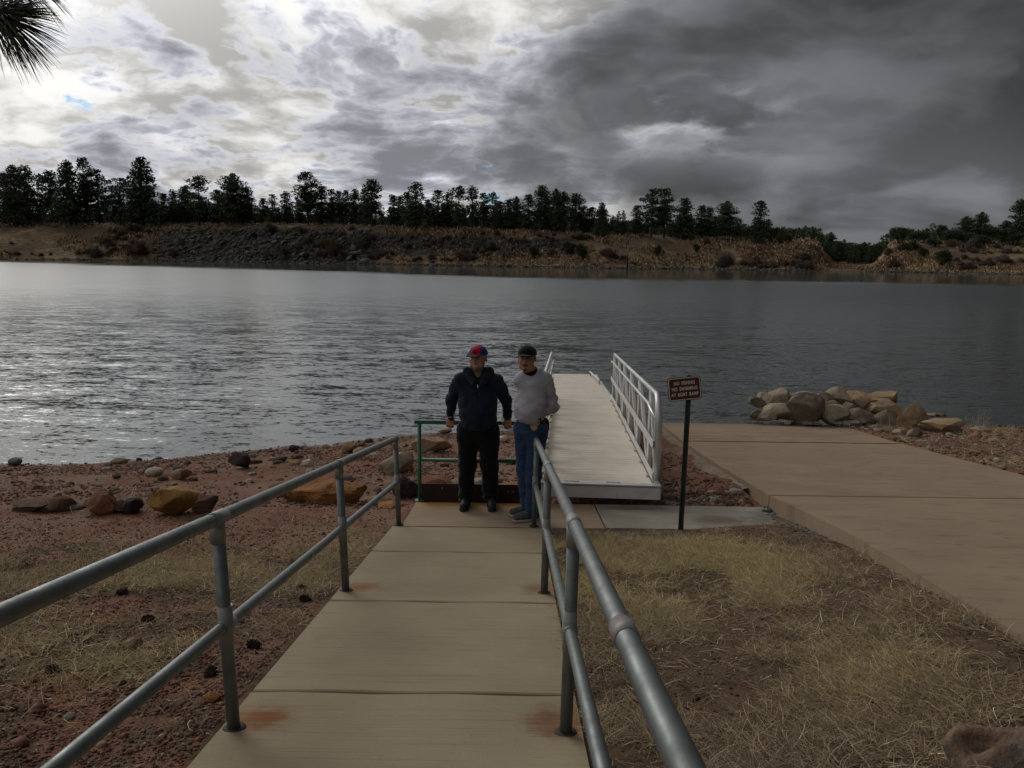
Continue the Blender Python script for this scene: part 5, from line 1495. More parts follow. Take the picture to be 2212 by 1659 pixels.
def cloth(name, c1, c2, scale=14, rough=0.95, fold=0.5):
    m, b = material(name, rough, 0.08)
    P = ocoord(); n1 = noise(P, scale, 5, 0.6); n2 = noise(P, 260, 2, 0.5); n3 = noise(vmul(P, (1, 1, 2.2)), 7, 4, 0.6, 0.6)
    c = mix(sstep(n1, 0.35, 0.65), c1, c2); c = mix(sstep(n2, 0.55, 0.75) * 0.3, c, tuple(k * 0.55 for k in c2))
    setin(b, 'Base Color', c); bump(b, n3 * 1.0 + n2 * 0.05, fold, 0.012)
    try: b.inputs['Sheen Weight'].default_value = 0.12
    except Exception: pass
    return m
m, b = material('skin', 0.55, 0.35)
P = ocoord(); n1 = noise(P, 40, 4, 0.6); tr_, tg_, tb_ = xyz(attr('tint'))
c = mix(sstep(n1, 0.35, 0.65), (0.40, 0.225, 0.145), (0.34, 0.18, 0.118))
c = mix(tr_, c, (0.22, 0.075, 0.06)); c = mix(tg_ * 0.75, c, (0.05, 0.032, 0.026))
setin(b, 'Base Color', c)
try: b.inputs['Subsurface Weight'].default_value = 0.06; b.inputs['Subsurface Radius'].default_value = (0.01, 0.004, 0.002)
except Exception: pass
M_SKIN = m
M_HOOD = cloth('navy_hoodie', (0.014, 0.020, 0.034), (0.010, 0.014, 0.024))
M_TROU = cloth('black_trousers', (0.0085, 0.0085, 0.009), (0.006, 0.006, 0.0065))
M_JEAN = cloth('blue_denim', (0.030, 0.056, 0.115), (0.019, 0.036, 0.078), 9)
M_SWEAT = cloth('grey_sweatshirt', (0.40, 0.40, 0.44), (0.33, 0.33, 0.365), 5)
M_BLKCL = cloth('black_cloth', (0.010, 0.010, 0.011), (0.007, 0.007, 0.008))
M_REDCL = cloth('red_cap_cloth', (0.42, 0.012, 0.03), (0.33, 0.01, 0.025)); M_BLUECL = cloth('blue_cap_cloth', (0.012, 0.028, 0.17), (0.009, 0.02, 0.12))
M_HAIR = simple('black_hair', (0.010, 0.008, 0.007), (0.018, 0.014, 0.012), 60, 0.6, 0.3)
M_TEETH = simple('teeth', (0.62, 0.58, 0.50), None, 10, 0.35, 0.5)
M_EYEW = simple('eye_white', (0.50, 0.48, 0.46), None, 10, 0.3, 0.5); M_IRIS = simple('iris', (0.02, 0.012, 0.008), None, 10, 0.2, 0.5)
M_SHOEB = simple('black_shoe', (0.012, 0.013, 0.016), (0.022, 0.024, 0.028), 40, 0.7, 0.3)
M_SHOEG = simple('grey_shoe_mesh', (0.095, 0.095, 0.095), (0.055, 0.055, 0.056), 45, 0.8, 0.2)
M_SOLEB = simple('dark_sole', (0.02, 0.02, 0.022), None, 10, 0.8); M_SOLEW = simple('white_sole', (0.42, 0.41, 0.38), (0.25, 0.24, 0.22), 20, 0.7)
M_ORANGE = simple('orange_rubber', (0.60, 0.10, 0.02), None, 10, 0.6)
M_GLASSF = simple('black_frame', (0.012, 0.012, 0.012), None, 10, 0.35, 0.5)
M_WATCH = simple('watch_black', (0.015, 0.015, 0.016), None, 10, 0.4, 0.5); M_STEEL = metal('watch_steel', (0.45, 0.45, 0.44), 0.3, 0.9)
m, b = material('lens', 0.05, 0.5); b.inputs['Transmission Weight'].default_value = 1.0; b.inputs['IOR'].default_value = 1.05; setin(b, 'Base Color', (0.85, 0.87, 0.88)); M_LENS = m

def head_field(p, c, Rm, smile=0.0, wide=1.0):
    """head at c (between the ears), Rm turns local (x right of face, -y forward, z up) to figure space"""
    q = (p - np.array(c)) @ Rm
    d = sd_ell(q, (0, 0.012, 0.035), (0.077 * wide, 0.095, 0.098))
    d = smin(d, sd_ell(q, (0, -0.030, -0.035), (0.066 * wide, 0.066, 0.085)), 0.035)         # face
    d = smin(d, sd_cone(q, (-0.04 * wide, -0.035, -0.075), (0.04 * wide, -0.035, -0.075), 0.030, 0.030), 0.03)  # jaw
    d = smin(d, sd_ell(q, (0, -0.078, -0.100), (0.026, 0.022, 0.020)), 0.02)                 # chin
    d = smin(d, sd_cone(q, (-0.03, -0.080, 0.030), (0.03, -0.080, 0.030), 0.013, 0.013), 0.018)    # brow
    for s_ in (-1, 1):
        d = smax(d, -sd_ell(q, (s_ * 0.032, -0.100, 0.012), (0.019, 0.018, 0.012)), 0.012)       # eye sockets
        d = smin(d, sd_ell(q, (s_ * 0.043 * wide, -0.066, -0.022 + 0.006 * smile), (0.024, 0.020, 0.020)), 0.015)   # cheeks
        e = sd_ell(q, (s_ * 0.082 * wide, 0.008, 0.0), (0.010, 0.020, 0.034), rotz(s_ * 0.35))
        d = smin(d, smax(e, -sd_ell(q, (s_ * 0.090 * wide, 0.0, 0.002), (0.006, 0.010, 0.018)), 0.006), 0.006)
    d = smin(d, sd_cone(q, (0, -0.092, 0.018), (0, -0.114, -0.026), 0.008, 0.013), 0.010)       # nose
    for s_ in (-1, 1): d = smin(d, sd_ell(q, (s_ * 0.012, -0.103, -0.030), (0.009, 0.010, 0.008)), 0.006)
    if smile:
        d = smax(d, -sd_ell(q, (0, -0.104, -0.066), (0.033, 0.022, 0.0125)), 0.005)
        d = smin(d, sd_cone(q, (-0.026, -0.088, -0.056), (0, -0.099, -0.054), 0.005, 0.006), 0.006); d = smin(d, sd_cone(q, (0.026, -0.088, -0.056), (0, -0.099, -0.054), 0.005, 0.006), 0.006)
        d = smin(d, sd_cone(q, (-0.022, -0.088, -0.070), (0, -0.097, -0.080), 0.005, 0.007), 0.006); d = smin(d, sd_cone(q, (0.022, -0.088, -0.070), (0, -0.097, -0.080), 0.005, 0.007), 0.006)
    else:
        d = smin(d, sd_cone(q, (-0.022, -0.089, -0.063), (0.022, -0.089, -0.063), 0.007, 0.007), 0.006)
        d = smin(d, sd_cone(q, (-0.019, -0.089, -0.075), (0.019, -0.089, -0.075), 0.0075, 0.0075), 0.006)
    return d
def hand_field(p, wrist, d, side, palm_n, curl, size=1.0):
    """hand from wrist along d; palm_n = the way the palm faces; fingers curl towards it; thumb on 'side'"""
    w = np.array(wrist, float); d = np.array(d, float); d /= np.linalg.norm(d)
    n_ = np.array(palm_n, float); n_ -= d * (n_ @ d); n_ /= np.linalg.norm(n_); x = np.cross(d, n_) * side
    L = 0.085 * size
    out = sd_cone(p, w, w + d * 0.03, 0.026 * size, 0.028 * size)
    for k in range(4):
        o = x * (0.030 - 0.020 * k) * size
        out = smin(out, sd_cone(p, w + d * 0.02 + o * 0.7, w + d * L + o, 0.016 * size, 0.0125 * size), 0.012)
    for k, (fl, off) in enumerate(((0.070, 0.031), (0.080, 0.011), (0.074, -0.010), (0.058, -0.030))):
        a = w + d * L * (1.0 - 0.04 * abs(k - 1)) + x * off * size
        a0 = curl * 0.9; dirv_ = d
        rad = 0.0105 * size
        ang = 0.0
        for j, seg in enumerate((0.46, 0.31, 0.23)):
            ang += curl * (0.75 if j == 0 else 1.0)
            dv = d * math.cos(ang) + n_ * math.sin(ang)
            b_ = a + dv * fl * seg * size * 1.0
            out = smin(out, sd_cone(p, a, b_, rad, rad * 0.9), 0.005); a = b_; rad *= 0.9
    t0 = w + d * 0.025 * size + x * 0.028 * size; t1 = t0 + (d * 0.55 + x * 0.55 + n_ * 0.45) * 0.042 * size; t2 = t1 + (d * 0.75 + n_ * 0.65 - x * 0.05) * 0.036 * size
    out = smin(out, sd_cone(p, t0, t1, 0.015 * size, 0.0125 * size), 0.012); out = smin(out, sd_cone(p, t1, t2, 0.0125 * size, 0.010 * size), 0.006)
    return out
def part(name, f, lo, hi, h, mat, parent):
    o = link(name, field_mesh(name, f, lo, hi, h), parent, mat); return o
def tint_head(o, c, Rm, stubble=True, mustache=False, hair=True):
    me = o.data; n = len(me.vertices); co = np.empty(n * 3, np.float32); me.vertices.foreach_get('co', co); co = co.reshape(-1, 3)
    q = (co - np.array(c)) @ Rm
    near = np.linalg.norm(q, axis=1) < 0.19
    lips = near * np.exp(-(((q[:, 2] + 0.069) / 0.010) ** 2 + (q[:, 0] / 0.022) ** 2)) * (q[:, 1] < -0.075)
    beard = np.zeros(n)
    if stubble:
        beard = near * 0.75 * sm(-q[:, 2], 0.055, 0.085) * (q[:, 1] < 0.0) * (1 - np.clip(lips * 2, 0, 1)) + near * 0.6 * sm(np.abs(q[:, 0]), 0.05, 0.07) * sm(-q[:, 2], 0.0, 0.03) * (q[:, 1] < 0.01) * (q[:, 1] > -0.06)
    if mustache:
        beard = near * 0.9 * np.exp(-((q[:, 2] + 0.050) / 0.009) ** 2 - (q[:, 0] / 0.034) ** 2) * (q[:, 1] < -0.06) + near * 0.8 * np.exp(-((q[:, 2] + 0.096) / 0.016) ** 2 - (q[:, 0] / 0.024) ** 2) * (q[:, 1] < -0.05)
    set_col(me, np.stack([np.clip(lips, 0, 1) * 0.8, np.clip(beard, 0, 1), 0 * beard], 1))
def face_bits(root, c, Rm, brow=True):
    def W(v): return Vector(np.array(c) + Rm @ np.array(v))
    off = root.location
    for s_ in (-1, 1):
        MB().ball(W((s_ * 0.032, -0.0795, 0.009)) + off, 0.0100, 12, (1, 1, 0.72)).build('eye', M_EYEW, root)
        MB().ball(W((s_ * 0.032, -0.0868, 0.009)) + off, 0.0056, 10, (1, 0.7, 1)).build('iris', M_IRIS, root)
        q = MB(); q.tube([W((s_ * 0.014, -0.095, 0.024)) + off, W((s_ * 0.032, -0.092, 0.030)) + off, W((s_ * 0.052, -0.078, 0.025)) + off], [0.004, 0.0048, 0.0025], 6); q.build('eyebrow', M_HAIR, root)
def shoe(root, heel, toe, mat, sole, lift=0.0, tip=None, zoff=0.0, name='shoe'):
    h = np.array(heel, float); t = np.array(toe, float); d = (t - h); L = np.linalg.norm(d); d /= L; x = np.array([d[1], -d[0], 0])
    lo = np.minimum(h, t) - 0.09; hi = np.maximum(h, t) + np.array([0.09, 0.09, 0.19])
    def up(p):
        e = sd_cone(p, h + d * 0.05 + [0, 0, 0.055], t - d * 0.055 + [0, 0, 0.045], 0.046, 0.043, (x, 0.95))
        e = smin(e, sd_cone(p, h + d * 0.055 + [0, 0, 0.06], h + d * 0.07 + [0, 0, 0.115], 0.044, 0.040), 0.03)
        e = smin(e, sd_cone(p, h + d * 0.09 + [0, 0, 0.09], t - d * 0.11 + [0, 0, 0.062], 0.034, 0.030), 0.03)
        e = smax(e, 0.018 - p[:, 2] + h[2] * 0, 0.006)
        return smax(e, p[:, 2] - 0.128 - h[2], 0.008)
    o = part(name, up, lo, hi, 0.006, mat, root)
    def so(p):
        e = sd_cone(p, h + d * 0.052 + [0, 0, 0.02], t - d * 0.055 + [0, 0, 0.02], 0.050, 0.048)
        return smax(smax(e, p[:, 2] - 0.027 - h[2], 0.004), 0.0 - p[:, 2] + 0.001, 0.004)
    link('sole', field_mesh('sole', so, lo, hi, 0.006), o, sole)
    if tip is not None:
        def tf(p): return smax(sd_ell(p, t - d * 0.035 + [0, 0, 0.03], (0.030, 0.030, 0.022)), -(p - (t - d * 0.035)) @ d, 0.004)
        link('toe_cap', field_mesh('toe_cap', tf, lo, hi, 0.006), o, tip)
    q = MB(); off = Vector(root.location)
    for k in range(4):
        f = 0.085 + 0.028 * k; zc = 0.118 - 0.012 * k
        a = h + d * f
        q.tube([Vector(a + x * 0.022) + off + Vector((0, 0, zc)), Vector(a) + off + Vector((0, 0, zc + 0.006)), Vector(a - x * 0.022) + off + Vector((0, 0, zc))], 0.0035, 5)
    ob = q.build('lace', sole if mat is M_SHOEG else M_SOLEB, root)
    return o

# ---- the young man in the hoodie, leaning back on the green rail
A0 = Vector((-0.358, 8.50, LAND_Z + 0.001))
pa = tag(empty('person', tuple(A0)), 'smiling person in navy zip hoodie and red-blue cap leaning on the green rail', 'person')
HC = (-0.005, 0.035, 1.630); HR = rotz(-0.34) @ rotx(0.06)
shL, shR = (-0.195, 0.07, 1.395), (0.188, 0.07, 1.390)
elL, elR = (-0.298, 0.175, 1.165), (0.292, 0.175, 1.160)
wrL, wrR = (-0.312, 0.185, 0.965), (0.318, 0.185, 0.962)
hipL, hipR = (-0.105, 0.085, 0.86), (0.105, 0.085, 0.86)
knL, knR = (-0.118, 0.03, 0.45), (0.128, 0.03, 0.45)
anL, anR = (-0.13, 0.06, 0.085), (0.142, 0.06, 0.085)
hdL, hdR = (-0.04, -0.12, -1), (0.02, -0.12, -1)
def bodyA(p):
    d = head_field(p, HC, HR, 1.0, 1.10)
    d = smin(d, sd_cone(p, (0, 0.06, 1.40), (-0.003, 0.045, 1.57), 0.066, 0.060), 0.03)
    d = smin(d, sd_cone(p, (0, 0.06, 1.02), (0, 0.07, 1.33), 0.14, 0.14, ((0, 1), 0.72)), 0.04)
    d = smin(d, sd_cone(p, shL, shR, 0.055, 0.055), 0.05)
    for s_, e_, w_, hd, n_ in ((shL, elL, wrL, hdL, 1), (shR, elR, wrR, hdR, -1)):
        d = smin(d, sd_cone(p, s_, e_, 0.056, 0.043), 0.02); d = smin(d, sd_cone(p, e_, w_, 0.043, 0.028), 0.02)
        d = smin(d, hand_field(p, np.array(w_) + [0, 0, -0.005], hd, n_, (0, 1, 0.1), 0.95, 1.02), 0.010)
    d = smin(d, sd_cone(p, hipL, hipR, 0.11, 0.11), 0.05)
    for h_, k_, a_ in ((hipL, knL, anL), (hipR, knR, anR)):
        d = smin(d, sd_cone(p, h_, k_, 0.092, 0.062), 0.03); d = smin(d, sd_cone(p, k_, a_, 0.058, 0.042), 0.03)
        d = smin(d, sd_cone(p, np.array(a_) + [0, 0, -0.035], np.array(a_) + [0, -0.12, -0.05], 0.036, 0.026), 0.02)
    return d
ob = part('body', bodyA, (-0.45, -0.2, 0.0), (0.45, 0.36, 1.78), 0.0045, M_SKIN, pa); tint_head(ob, HC, HR, True)
face_bits(pa, HC, HR)
def teethf(p):
    q = (p - np.array(HC)) @ HR
    return smax(sd_ell(q, (0, -0.0850, -0.064), (0.028, 0.0195, 0.012)), sd_ell(q, (0, -0.084, -0.052), (0.04, 0.03, 0.021)), 0.002)
part('teeth', teethf, np.array(HC) - 0.14, np.array(HC) + 0.14, 0.003, M_TEETH, pa)
def hoodie(p):
    d = sd_cone(p, (0.0, 0.045, 0.92), (0.0, 0.055, 1.15), 0.198, 0.190, ((0, 1), 0.74))
    d = smin(d, sd_ell(p, (0.0, 0.015, 1.03), (0.176, 0.152, 0.17)), 0.08)
    d = smin(d, sd_cone(p, (0, 0.055, 1.15), (0, 0.07, 1.33), 0.188, 0.164, ((0, 1), 0.74)), 0.06)
    d = smin(d, sd_cone(p, (-0.165, 0.07, 1.375), (0.155, 0.07, 1.37), 0.080, 0.080), 0.07)
    d = smin(d, sd_cone(p, (-0.16, 0.07, 1.40), (-0.06, 0.06, 1.475), 0.065, 0.060), 0.05); d = smin(d, sd_cone(p, (0.15, 0.07, 1.395), (0.055, 0.06, 1.475), 0.065, 0.060), 0.05)
    for s_, e_, w_ in ((shL, elL, wrL), (shR, elR, wrR)):
        s_ = np.array(s_); e_ = np.array(e_); w_ = np.array(w_)
        a = sd_cone(p, s_, e_, 0.078, 0.062); a = smin(a, sd_cone(p, e_, w_ + [0, 0, 0.03], 0.060, 0.046), 0.03)
        a = smin(a, sd_cone(p, w_ + [0, 0, 0.045], w_ + [0, 0, -0.005], 0.044, 0.040), 0.012)
        a = a + wr(p, 9, 5, 0.030, (1, 1, 2.4))
        d = smin(d, a, 0.028)
    d = d + wr(p, 6, 8, 0.028, (1, 1, 1.5)) + 0.0045 * np.sin((p[:, 2] + 0.9 * np.abs(p[:, 0])) * 44 + 6 * fbm(p[:, 0] * 5, p[:, 1] * 5, p[:, 2] * 5, 46, 2)) * sm(fbm(p[:, 0] * 6, p[:, 1] * 6, p[:, 2] * 6, 47, 2), 0.45, 0.62) + 0.004 * np.sin(p[:, 2] * 55 + 9 * p[:, 0]) * (p[:, 2] < 1.05) * (p[:, 2] > 0.88)
    hem = np.clip((0.925 - p[:, 2]) / 0.05, 0, 1); d = d + hem * 0.012
    d = smax(d, 0.868 + 0.012 * np.sin(p[:, 0] * 9) - p[:, 2], 0.012)
    # neck opening, a V at the front
    v = sd_cone(p, (0, -0.08, 1.385), (-0.01, 0.02, 1.60), 0.012, 0.088); d = smax(d, -v, 0.012)
    # hood lying round the neck and on the back
    hd = sd_cone(p, (-0.045, -0.085, 1.375), (-0.120, 0.045, 1.495), 0.026, 0.046); hd = smin(hd, sd_cone(p, (0.045, -0.085, 1.375), (0.115, 0.045, 1.493), 0.026, 0.046), 0.015)
    hd = smin(hd, sd_cone(p, (-0.120, 0.045, 1.495), (0, 0.165, 1.455), 0.046, 0.075), 0.02); hd = smin(hd, sd_cone(p, (0.115, 0.045, 1.493), (0, 0.165, 1.455), 0.046, 0.075), 0.02)
    d = smin(d, hd + wr(p, 12, 3, 0.02), 0.014)
    # pouch pockets
    for s_ in (-1, 1):
        pk = np.abs((p[:, 0] * s_ - 0.115) * 0.85 - (p[:, 2] - 0.985) * 0.42 * -1) 
        d = d + 0.006 * np.exp(-((p[:, 0] * s_ - 0.135 + (p[:, 2] - 0.99) * 0.45) / 0.008) ** 2) * ((p[:, 2] > 0.92) & (p[:, 2] < 1.06) & (p[:, 1] < 0.02))
    d = d + 0.006 * np.exp(-(p[:, 0] / 0.005) ** 2) * (p[:, 1] < 0.02)
    return d
hd_ = part('hoodie', hoodie, (-0.46, -0.26, 0.84), (0.46, 0.34, 1.60), 0.006, M_HOOD, pa)
q = MB(); q.tube([A0 + Vector((0, -0.108, 1.372)), A0 + Vector((0.0, -0.124, 1.335))], 0.007, 6); q.build('zip_pull', M_STEEL, hd_)
def collarA(p):
    e = sd_cone(p, (0, 0.045, 1.36), (0, 0.045, 1.485), 0.088, 0.072)
    return smax(e, p[:, 2] - 1.470 - 0.45 * (p[:, 1] - 0.05), 0.01)
part('undershirt', collarA, (-0.16, -0.14, 1.24), (0.16, 0.22, 1.52), 0.006, M_BLKCL, pa)
def trousersA(p):
    d = sd_cone(p, (-0.085, 0.065, 0.86), (0.085, 0.065, 0.86), 0.135, 0.135)
    d = smin(d, sd_cone(p, (0, 0.05, 0.88), (0, 0.06, 0.94), 0.19, 0.19, ((0, 1), 0.72)), 0.04)
    for h_, k_, a_ in ((hipL, knL, anL), (hipR, knR, anR)):
        h_ = np.array(h_); k_ = np.array(k_); a_ = np.array(a_)
        l = sd_cone(p, h_ + [0, -0.02, -0.03], k_, 0.128, 0.093); l = smin(l, sd_cone(p, k_, a_ + [0, -0.008, 0.03], 0.092, 0.084), 0.04)
        lowr = np.clip((0.26 - p[:, 2]) / 0.18, 0, 1)
        l = l + lowr * 0.010 * np.sin(p[:, 2] * 75 + p[:, 0] * 14 + 6 * fbm(p[:, 0] * 8, p[:, 1] * 8, 0, 4, 2)) + wr(p, 7, 12, 0.036, (1, 1, 1.5))
        d = smin(d, l, 0.022)
    d = smax(d, 0.052 - p[:, 2], 0.012); d = smax(d, p[:, 2] - 0.935, 0.01)
    return d
part('trousers', trousersA, (-0.34, -0.18, 0.02), (0.34, 0.30, 0.98), 0.006, M_TROU, pa)
shoe(pa, (-0.125, 0.115, 0), (-0.150, -0.175, 0), M_SHOEB, M_SOLEB); shoe(pa, (0.145, 0.115, 0), (0.165, -0.175, 0), M_SHOEB, M_SOLEB)
def cap_parts(root, c, Rm, mats, flat, hat_w=1.0):
    """baseball cap: crown panels, brim"""
    def crown(p):
        q = (p - np.array(c)) @ Rm
        e = sd_ell(q, (0, 0.012, 0.045), (0.092 * hat_w, 0.112, 0.092)); e = np.abs(e) - 0.004
        return smax(e, 0.042 - q[:, 2] - 0.10 * np.clip(q[:, 1], -1, 0), 0.004)
    lo = np.array(c) - 0.16; hi = np.array(c) + 0.19
    def front(p): return ((p - np.array(c)) @ Rm)
    if len(mats) == 3:
        o = part('cap_crown', lambda p: np.maximum(crown(p), 0.0515 - np.abs(front(p)[:, 0]) - 3 * np.maximum(front(p)[:, 1], 0)), lo, hi, 0.0042, mats[1], root)
        link('cap_front_panel', field_mesh('cap_front_panel', lambda p: np.maximum(crown(p) - 0.0006, np.abs(front(p)[:, 0]) - 0.052 + 3 * np.maximum(front(p)[:, 1], 0)), lo, hi, 0.0042), o, mats[0])
        def emb(p):
            q = front(p); e = sd_ell(q, (0, 0.012, 0.045), (0.0975 * hat_w, 0.1175, 0.0975)); e = np.abs(e) - 0.0035
            s2 = np.minimum(np.minimum(np.abs(np.hypot(q[:, 0] + 0.012, (q[:, 2] - 0.090)) - 0.012) - 0.004, np.maximum(np.abs(q[:, 0] - 0.012) - 0.004, np.abs(q[:, 2] - 0.090) - 0.017)), np.maximum(np.abs(q[:, 0] - 0.014) - 0.014, np.abs(q[:, 2] - 0.078) - 0.004))
            return np.maximum(np.maximum(e, s2), q[:, 1])
        link('cap_emblem', field_mesh('cap_emblem', emb, lo, hi, 0.003), o, M_BLKCL)
    else:
        o = part('cap_crown', crown, lo, hi, 0.0042, mats[0], root)
    def brim(p):
        q = (p - np.array(c)) @ Rm
        dz_ = q[:, 2] - 0.058 + (0.0 if flat else 2.6 * q[:, 0] ** 2) + 0.10 * (q[:, 1] + 0.09) * (-1 if not flat else -0.4)
        e = np.hypot(q[:, 0] / (0.092 if flat else 0.080), np.where(q[:, 1] < -0.06, (q[:, 1] + 0.06) / (0.150 if flat else 0.112), (q[:, 1] + 0.06) / 0.05)) - 1
        e = e * 0.085
        e = np.maximum(e, np.abs(dz_) - 0.0045)
        return np.maximum(e, -sd_ell(q, (0, 0.012, 0.045), (0.086 * hat_w, 0.106, 0.11)))
    link('cap_brim', field_mesh('cap_brim', brim, lo - 0.09, hi + 0.06, 0.0045), o, mats[-1])
    MB().ball(Vector(np.array(c) + Rm @ np.array((0, 0.012, 0.139))) + root.location, 0.008, 8, (1, 1, 0.6)).build('cap_button', mats[-1] if len(mats) < 3 else mats[1], o)
    return o
cap_parts(pa, np.array(HC) + [0, 0, 0.0], HR, (M_REDCL, M_BLUECL, M_BLKCL), True, 1.04)
def hairf(p, c, Rm):
    q = (p - np.array(c)) @ Rm
    e = sd_ell(q, (0, 0.016, 0.030), (0.085, 0.103, 0.098)); e = np.maximum(e, q[:, 2] - 0.06)
    e = np.maximum(e, -(q[:, 1] + 0.005 - np.clip((q[:, 2] - 0.0) * -0.25, -0.05, 0.1))); e = np.maximum(e, -0.052 - q[:, 2])
    return e
part('hair', lambda p: hairf(p, HC, HR), np.array(HC) - 0.15, np.array(HC) + 0.15, 0.005, M_HAIR, pa)
w_ = Vector(wrR) + A0
q = MB(); q.tube([w_ + Vector((0.036 * math.cos(t), 0.036 * math.sin(t), 0.004)) for t in np.linspace(0, 2 * math.pi, 15)], 0.008, 6, False)
q.tube([w_ + Vector((-0.030, -0.03, 0.004)), w_ + Vector((-0.036, -0.038, 0.004))], 0.017, 12); q.build('wristwatch', M_STEEL, pa)

# ---- the older man in the grey sweatshirt, turned to the left, hand in his pocket
B0 = Vector((0.178, 8.16, LAND_Z + 0.001))
pb_ = tag(empty('person', tuple(B0)), 'person in grey sweatshirt, blue jeans and black cap with one hand in a pocket', 'person')
F = -0.62                                                   # he faces to the left of the picture
fx = np.array([math.cos(F), math.sin(F), 0]); fy = np.array([-math.sin(F), math.cos(F), 0])       # his left-right axis (right in picture) and backwards
def L(x, y, z): return tuple(fx * x + fy * y + np.array([0, 0, z]))
HCb = (-0.030, -0.055, 1.690); HRb = rotz(-0.22) @ rotx(0.02)
s1 = (-0.082, 0.005, 1.470); s2 = (0.165, 0.035, 1.462)           # far (his right), near (his left) shoulder
e2 = (0.238, 0.075, 1.190); w2 = (0.085, -0.105, 1.070)
e1 = (-0.055, 0.13, 1.19); w1 = (-0.02, 0.09, 0.96)
h1 = (-0.045, 0.045, 0.94); h2 = (0.085, -0.005, 0.94)
k1 = (-0.035, 0.05, 0.50); k2 = (0.060, -0.045, 0.50)
a1 = (-0.005, 0.085, 0.09); a2 = (0.040, -0.06, 0.09)
def bodyB(p):
    d = head_field(p, HCb, HRb, 0.0, 1.05)
    d = smin(d, sd_cone(p, (0.03, 0.015, 1.47), (-0.02, -0.035, 1.62), 0.068, 0.062), 0.03)
    d = smin(d, sd_cone(p, (0.02, 0.02, 1.05), (0.035, 0.02, 1.38), 0.11, 0.11, (fy, 0.75)), 0.04)
    d = smin(d, sd_cone(p, s1, s2, 0.055, 0.055), 0.05)
    for s_, e_, w_ in ((s1, e1, w1), (s2, e2, w2)):
        d = smin(d, sd_cone(p, s_, e_, 0.055, 0.044), 0.02); d = smin(d, sd_cone(p, e_, w_, 0.044, 0.029), 0.02)
    d = smin(d, hand_field(p, w2, (-0.50, 0.22, -0.78), -1, (0.35, 0.85, 0.1), 0.45, 1.05), 0.010)
    d = smin(d, hand_field(p, w1, (0.05, -0.1, -1), 1, (0.4, -0.6, 0), 0.35, 1.0), 0.010)
    d = smin(d, sd_cone(p, h1, h2, 0.105, 0.105), 0.05)
    for h_, k_, a_ in ((h1, k1, a1), (h2, k2, a2)):
        d = smin(d, sd_cone(p, h_, k_, 0.085, 0.06), 0.03); d = smin(d, sd_cone(p, k_, a_, 0.056, 0.040), 0.03)
        d = smin(d, sd_cone(p, np.array(a_) + [0, 0, -0.035], np.array(a_) + [-0.12, -0.035, -0.05], 0.036, 0.026), 0.02)
    return d
ob = part('body', bodyB, (-0.32, -0.32, 0.0), (0.40, 0.32, 1.84), 0.0045, M_SKIN, pb_); tint_head(ob, HCb, HRb, False, True)
face_bits(pb_, HCb, HRb)
part('hair', lambda p: hairf(p, HCb, HRb), np.array(HCb) - 0.15, np.array(HCb) + 0.15, 0.005, M_HAIR, pb_)
cap_parts(pb_, np.array(HCb), HRb, (M_BLKCL,), False, 1.02)
def sweat(p):
    d = sd_cone(p, (0.015, 0.01, 1.09), (0.02, 0.02, 1.22), 0.150, 0.156, (fy, 0.86))
    d = smin(d, sd_ell(p, tuple(np.array([0.01, 0.0, 1.15]) - fy * 0.055), (0.130, 0.130, 0.13)), 0.06)
    d = smin(d, sd_cone(p, (0.02, 0.02, 1.22), (0.035, 0.02, 1.40), 0.158, 0.150, (fy, 0.86)), 0.06)
    d = smin(d, sd_cone(p, tuple(np.array(s1) + [0.02, 0, -0.01]), tuple(np.array(s2) + [-0.03, 0, -0.01]), 0.080, 0.082), 0.07)
    d = smin(d, sd_cone(p, s1, (-0.02, 0.0, 1.545), 0.07, 0.06), 0.05); d = smin(d, sd_cone(p, s2, (0.05, 0.015, 1.545), 0.07, 0.06), 0.05)
    d = smin(d, sd_cone(p, (0.03, 0.015, 1.50), (0.015, 0.0, 1.57), 0.092, 0.078), 0.04)
    E2 = np.array(e2); W2 = np.array(w2); cuff = E2 + (W2 - E2) * 0.36
    a = sd_cone(p, s2, e2, 0.080, 0.066); a = smin(a, sd_cone(p, e2, cuff, 0.066, 0.055), 0.03)
    a = a + wr(p, 10, 6, 0.034, (1, 1, 2.2)) + 0.006 * np.sin(p[:, 2] * 70 + p[:, 0] * 30) * np.exp(-((p[:, 2] - 1.22) / 0.08) ** 2)
    d = smin(d, a, 0.022)
    a = sd_cone(p, s1, e1, 0.070, 0.058); a = smin(a, sd_cone(p, e1, w1, 0.062, 0.046), 0.03); d = smin(d, a + wr(p, 10, 7, 0.03), 0.025)
    d = d + wr(p, 6, 9, 0.026, (1, 1, 1.6)) + 0.0045 * np.sin((p[:, 2] - 0.8 * p[:, 0] * (1 + p[:, 1])) * 46 + 5 * fbm(p[:, 0] * 5, p[:, 1] * 5, p[:, 2] * 5, 44, 2)) * sm(fbm(p[:, 0] * 6, p[:, 1] * 6, p[:, 2] * 6, 45, 2), 0.45, 0.62) + 0.005 * np.sin((p[:, 2] * 1.0 + 0.55 * p[:, 0]) * 60) * np.exp(-((p[:, 2] - 1.17) / 0.09) ** 2)
    hem = np.clip((1.065 - p[:, 2]) / 0.045, 0, 1); d = d + hem * 0.016
    d = smax(d, 1.022 + 0.02 * (p[:, 0]) - p[:, 2], 0.014)
    nk = sd_cone(p, (0.005, -0.035, 1.575), (-0.03, -0.07, 1.75), 0.070, 0.095); d = smax(d, -nk, 0.012)
    d = smax(d, p[:, 2] - 1.590 - 0.3 * p[:, 1], 0.012)
    rim_ = sd_cone(p, (0.03, 0.015, 1.50), (0.015, 0.0, 1.57), 0.092, 0.078)
    return d
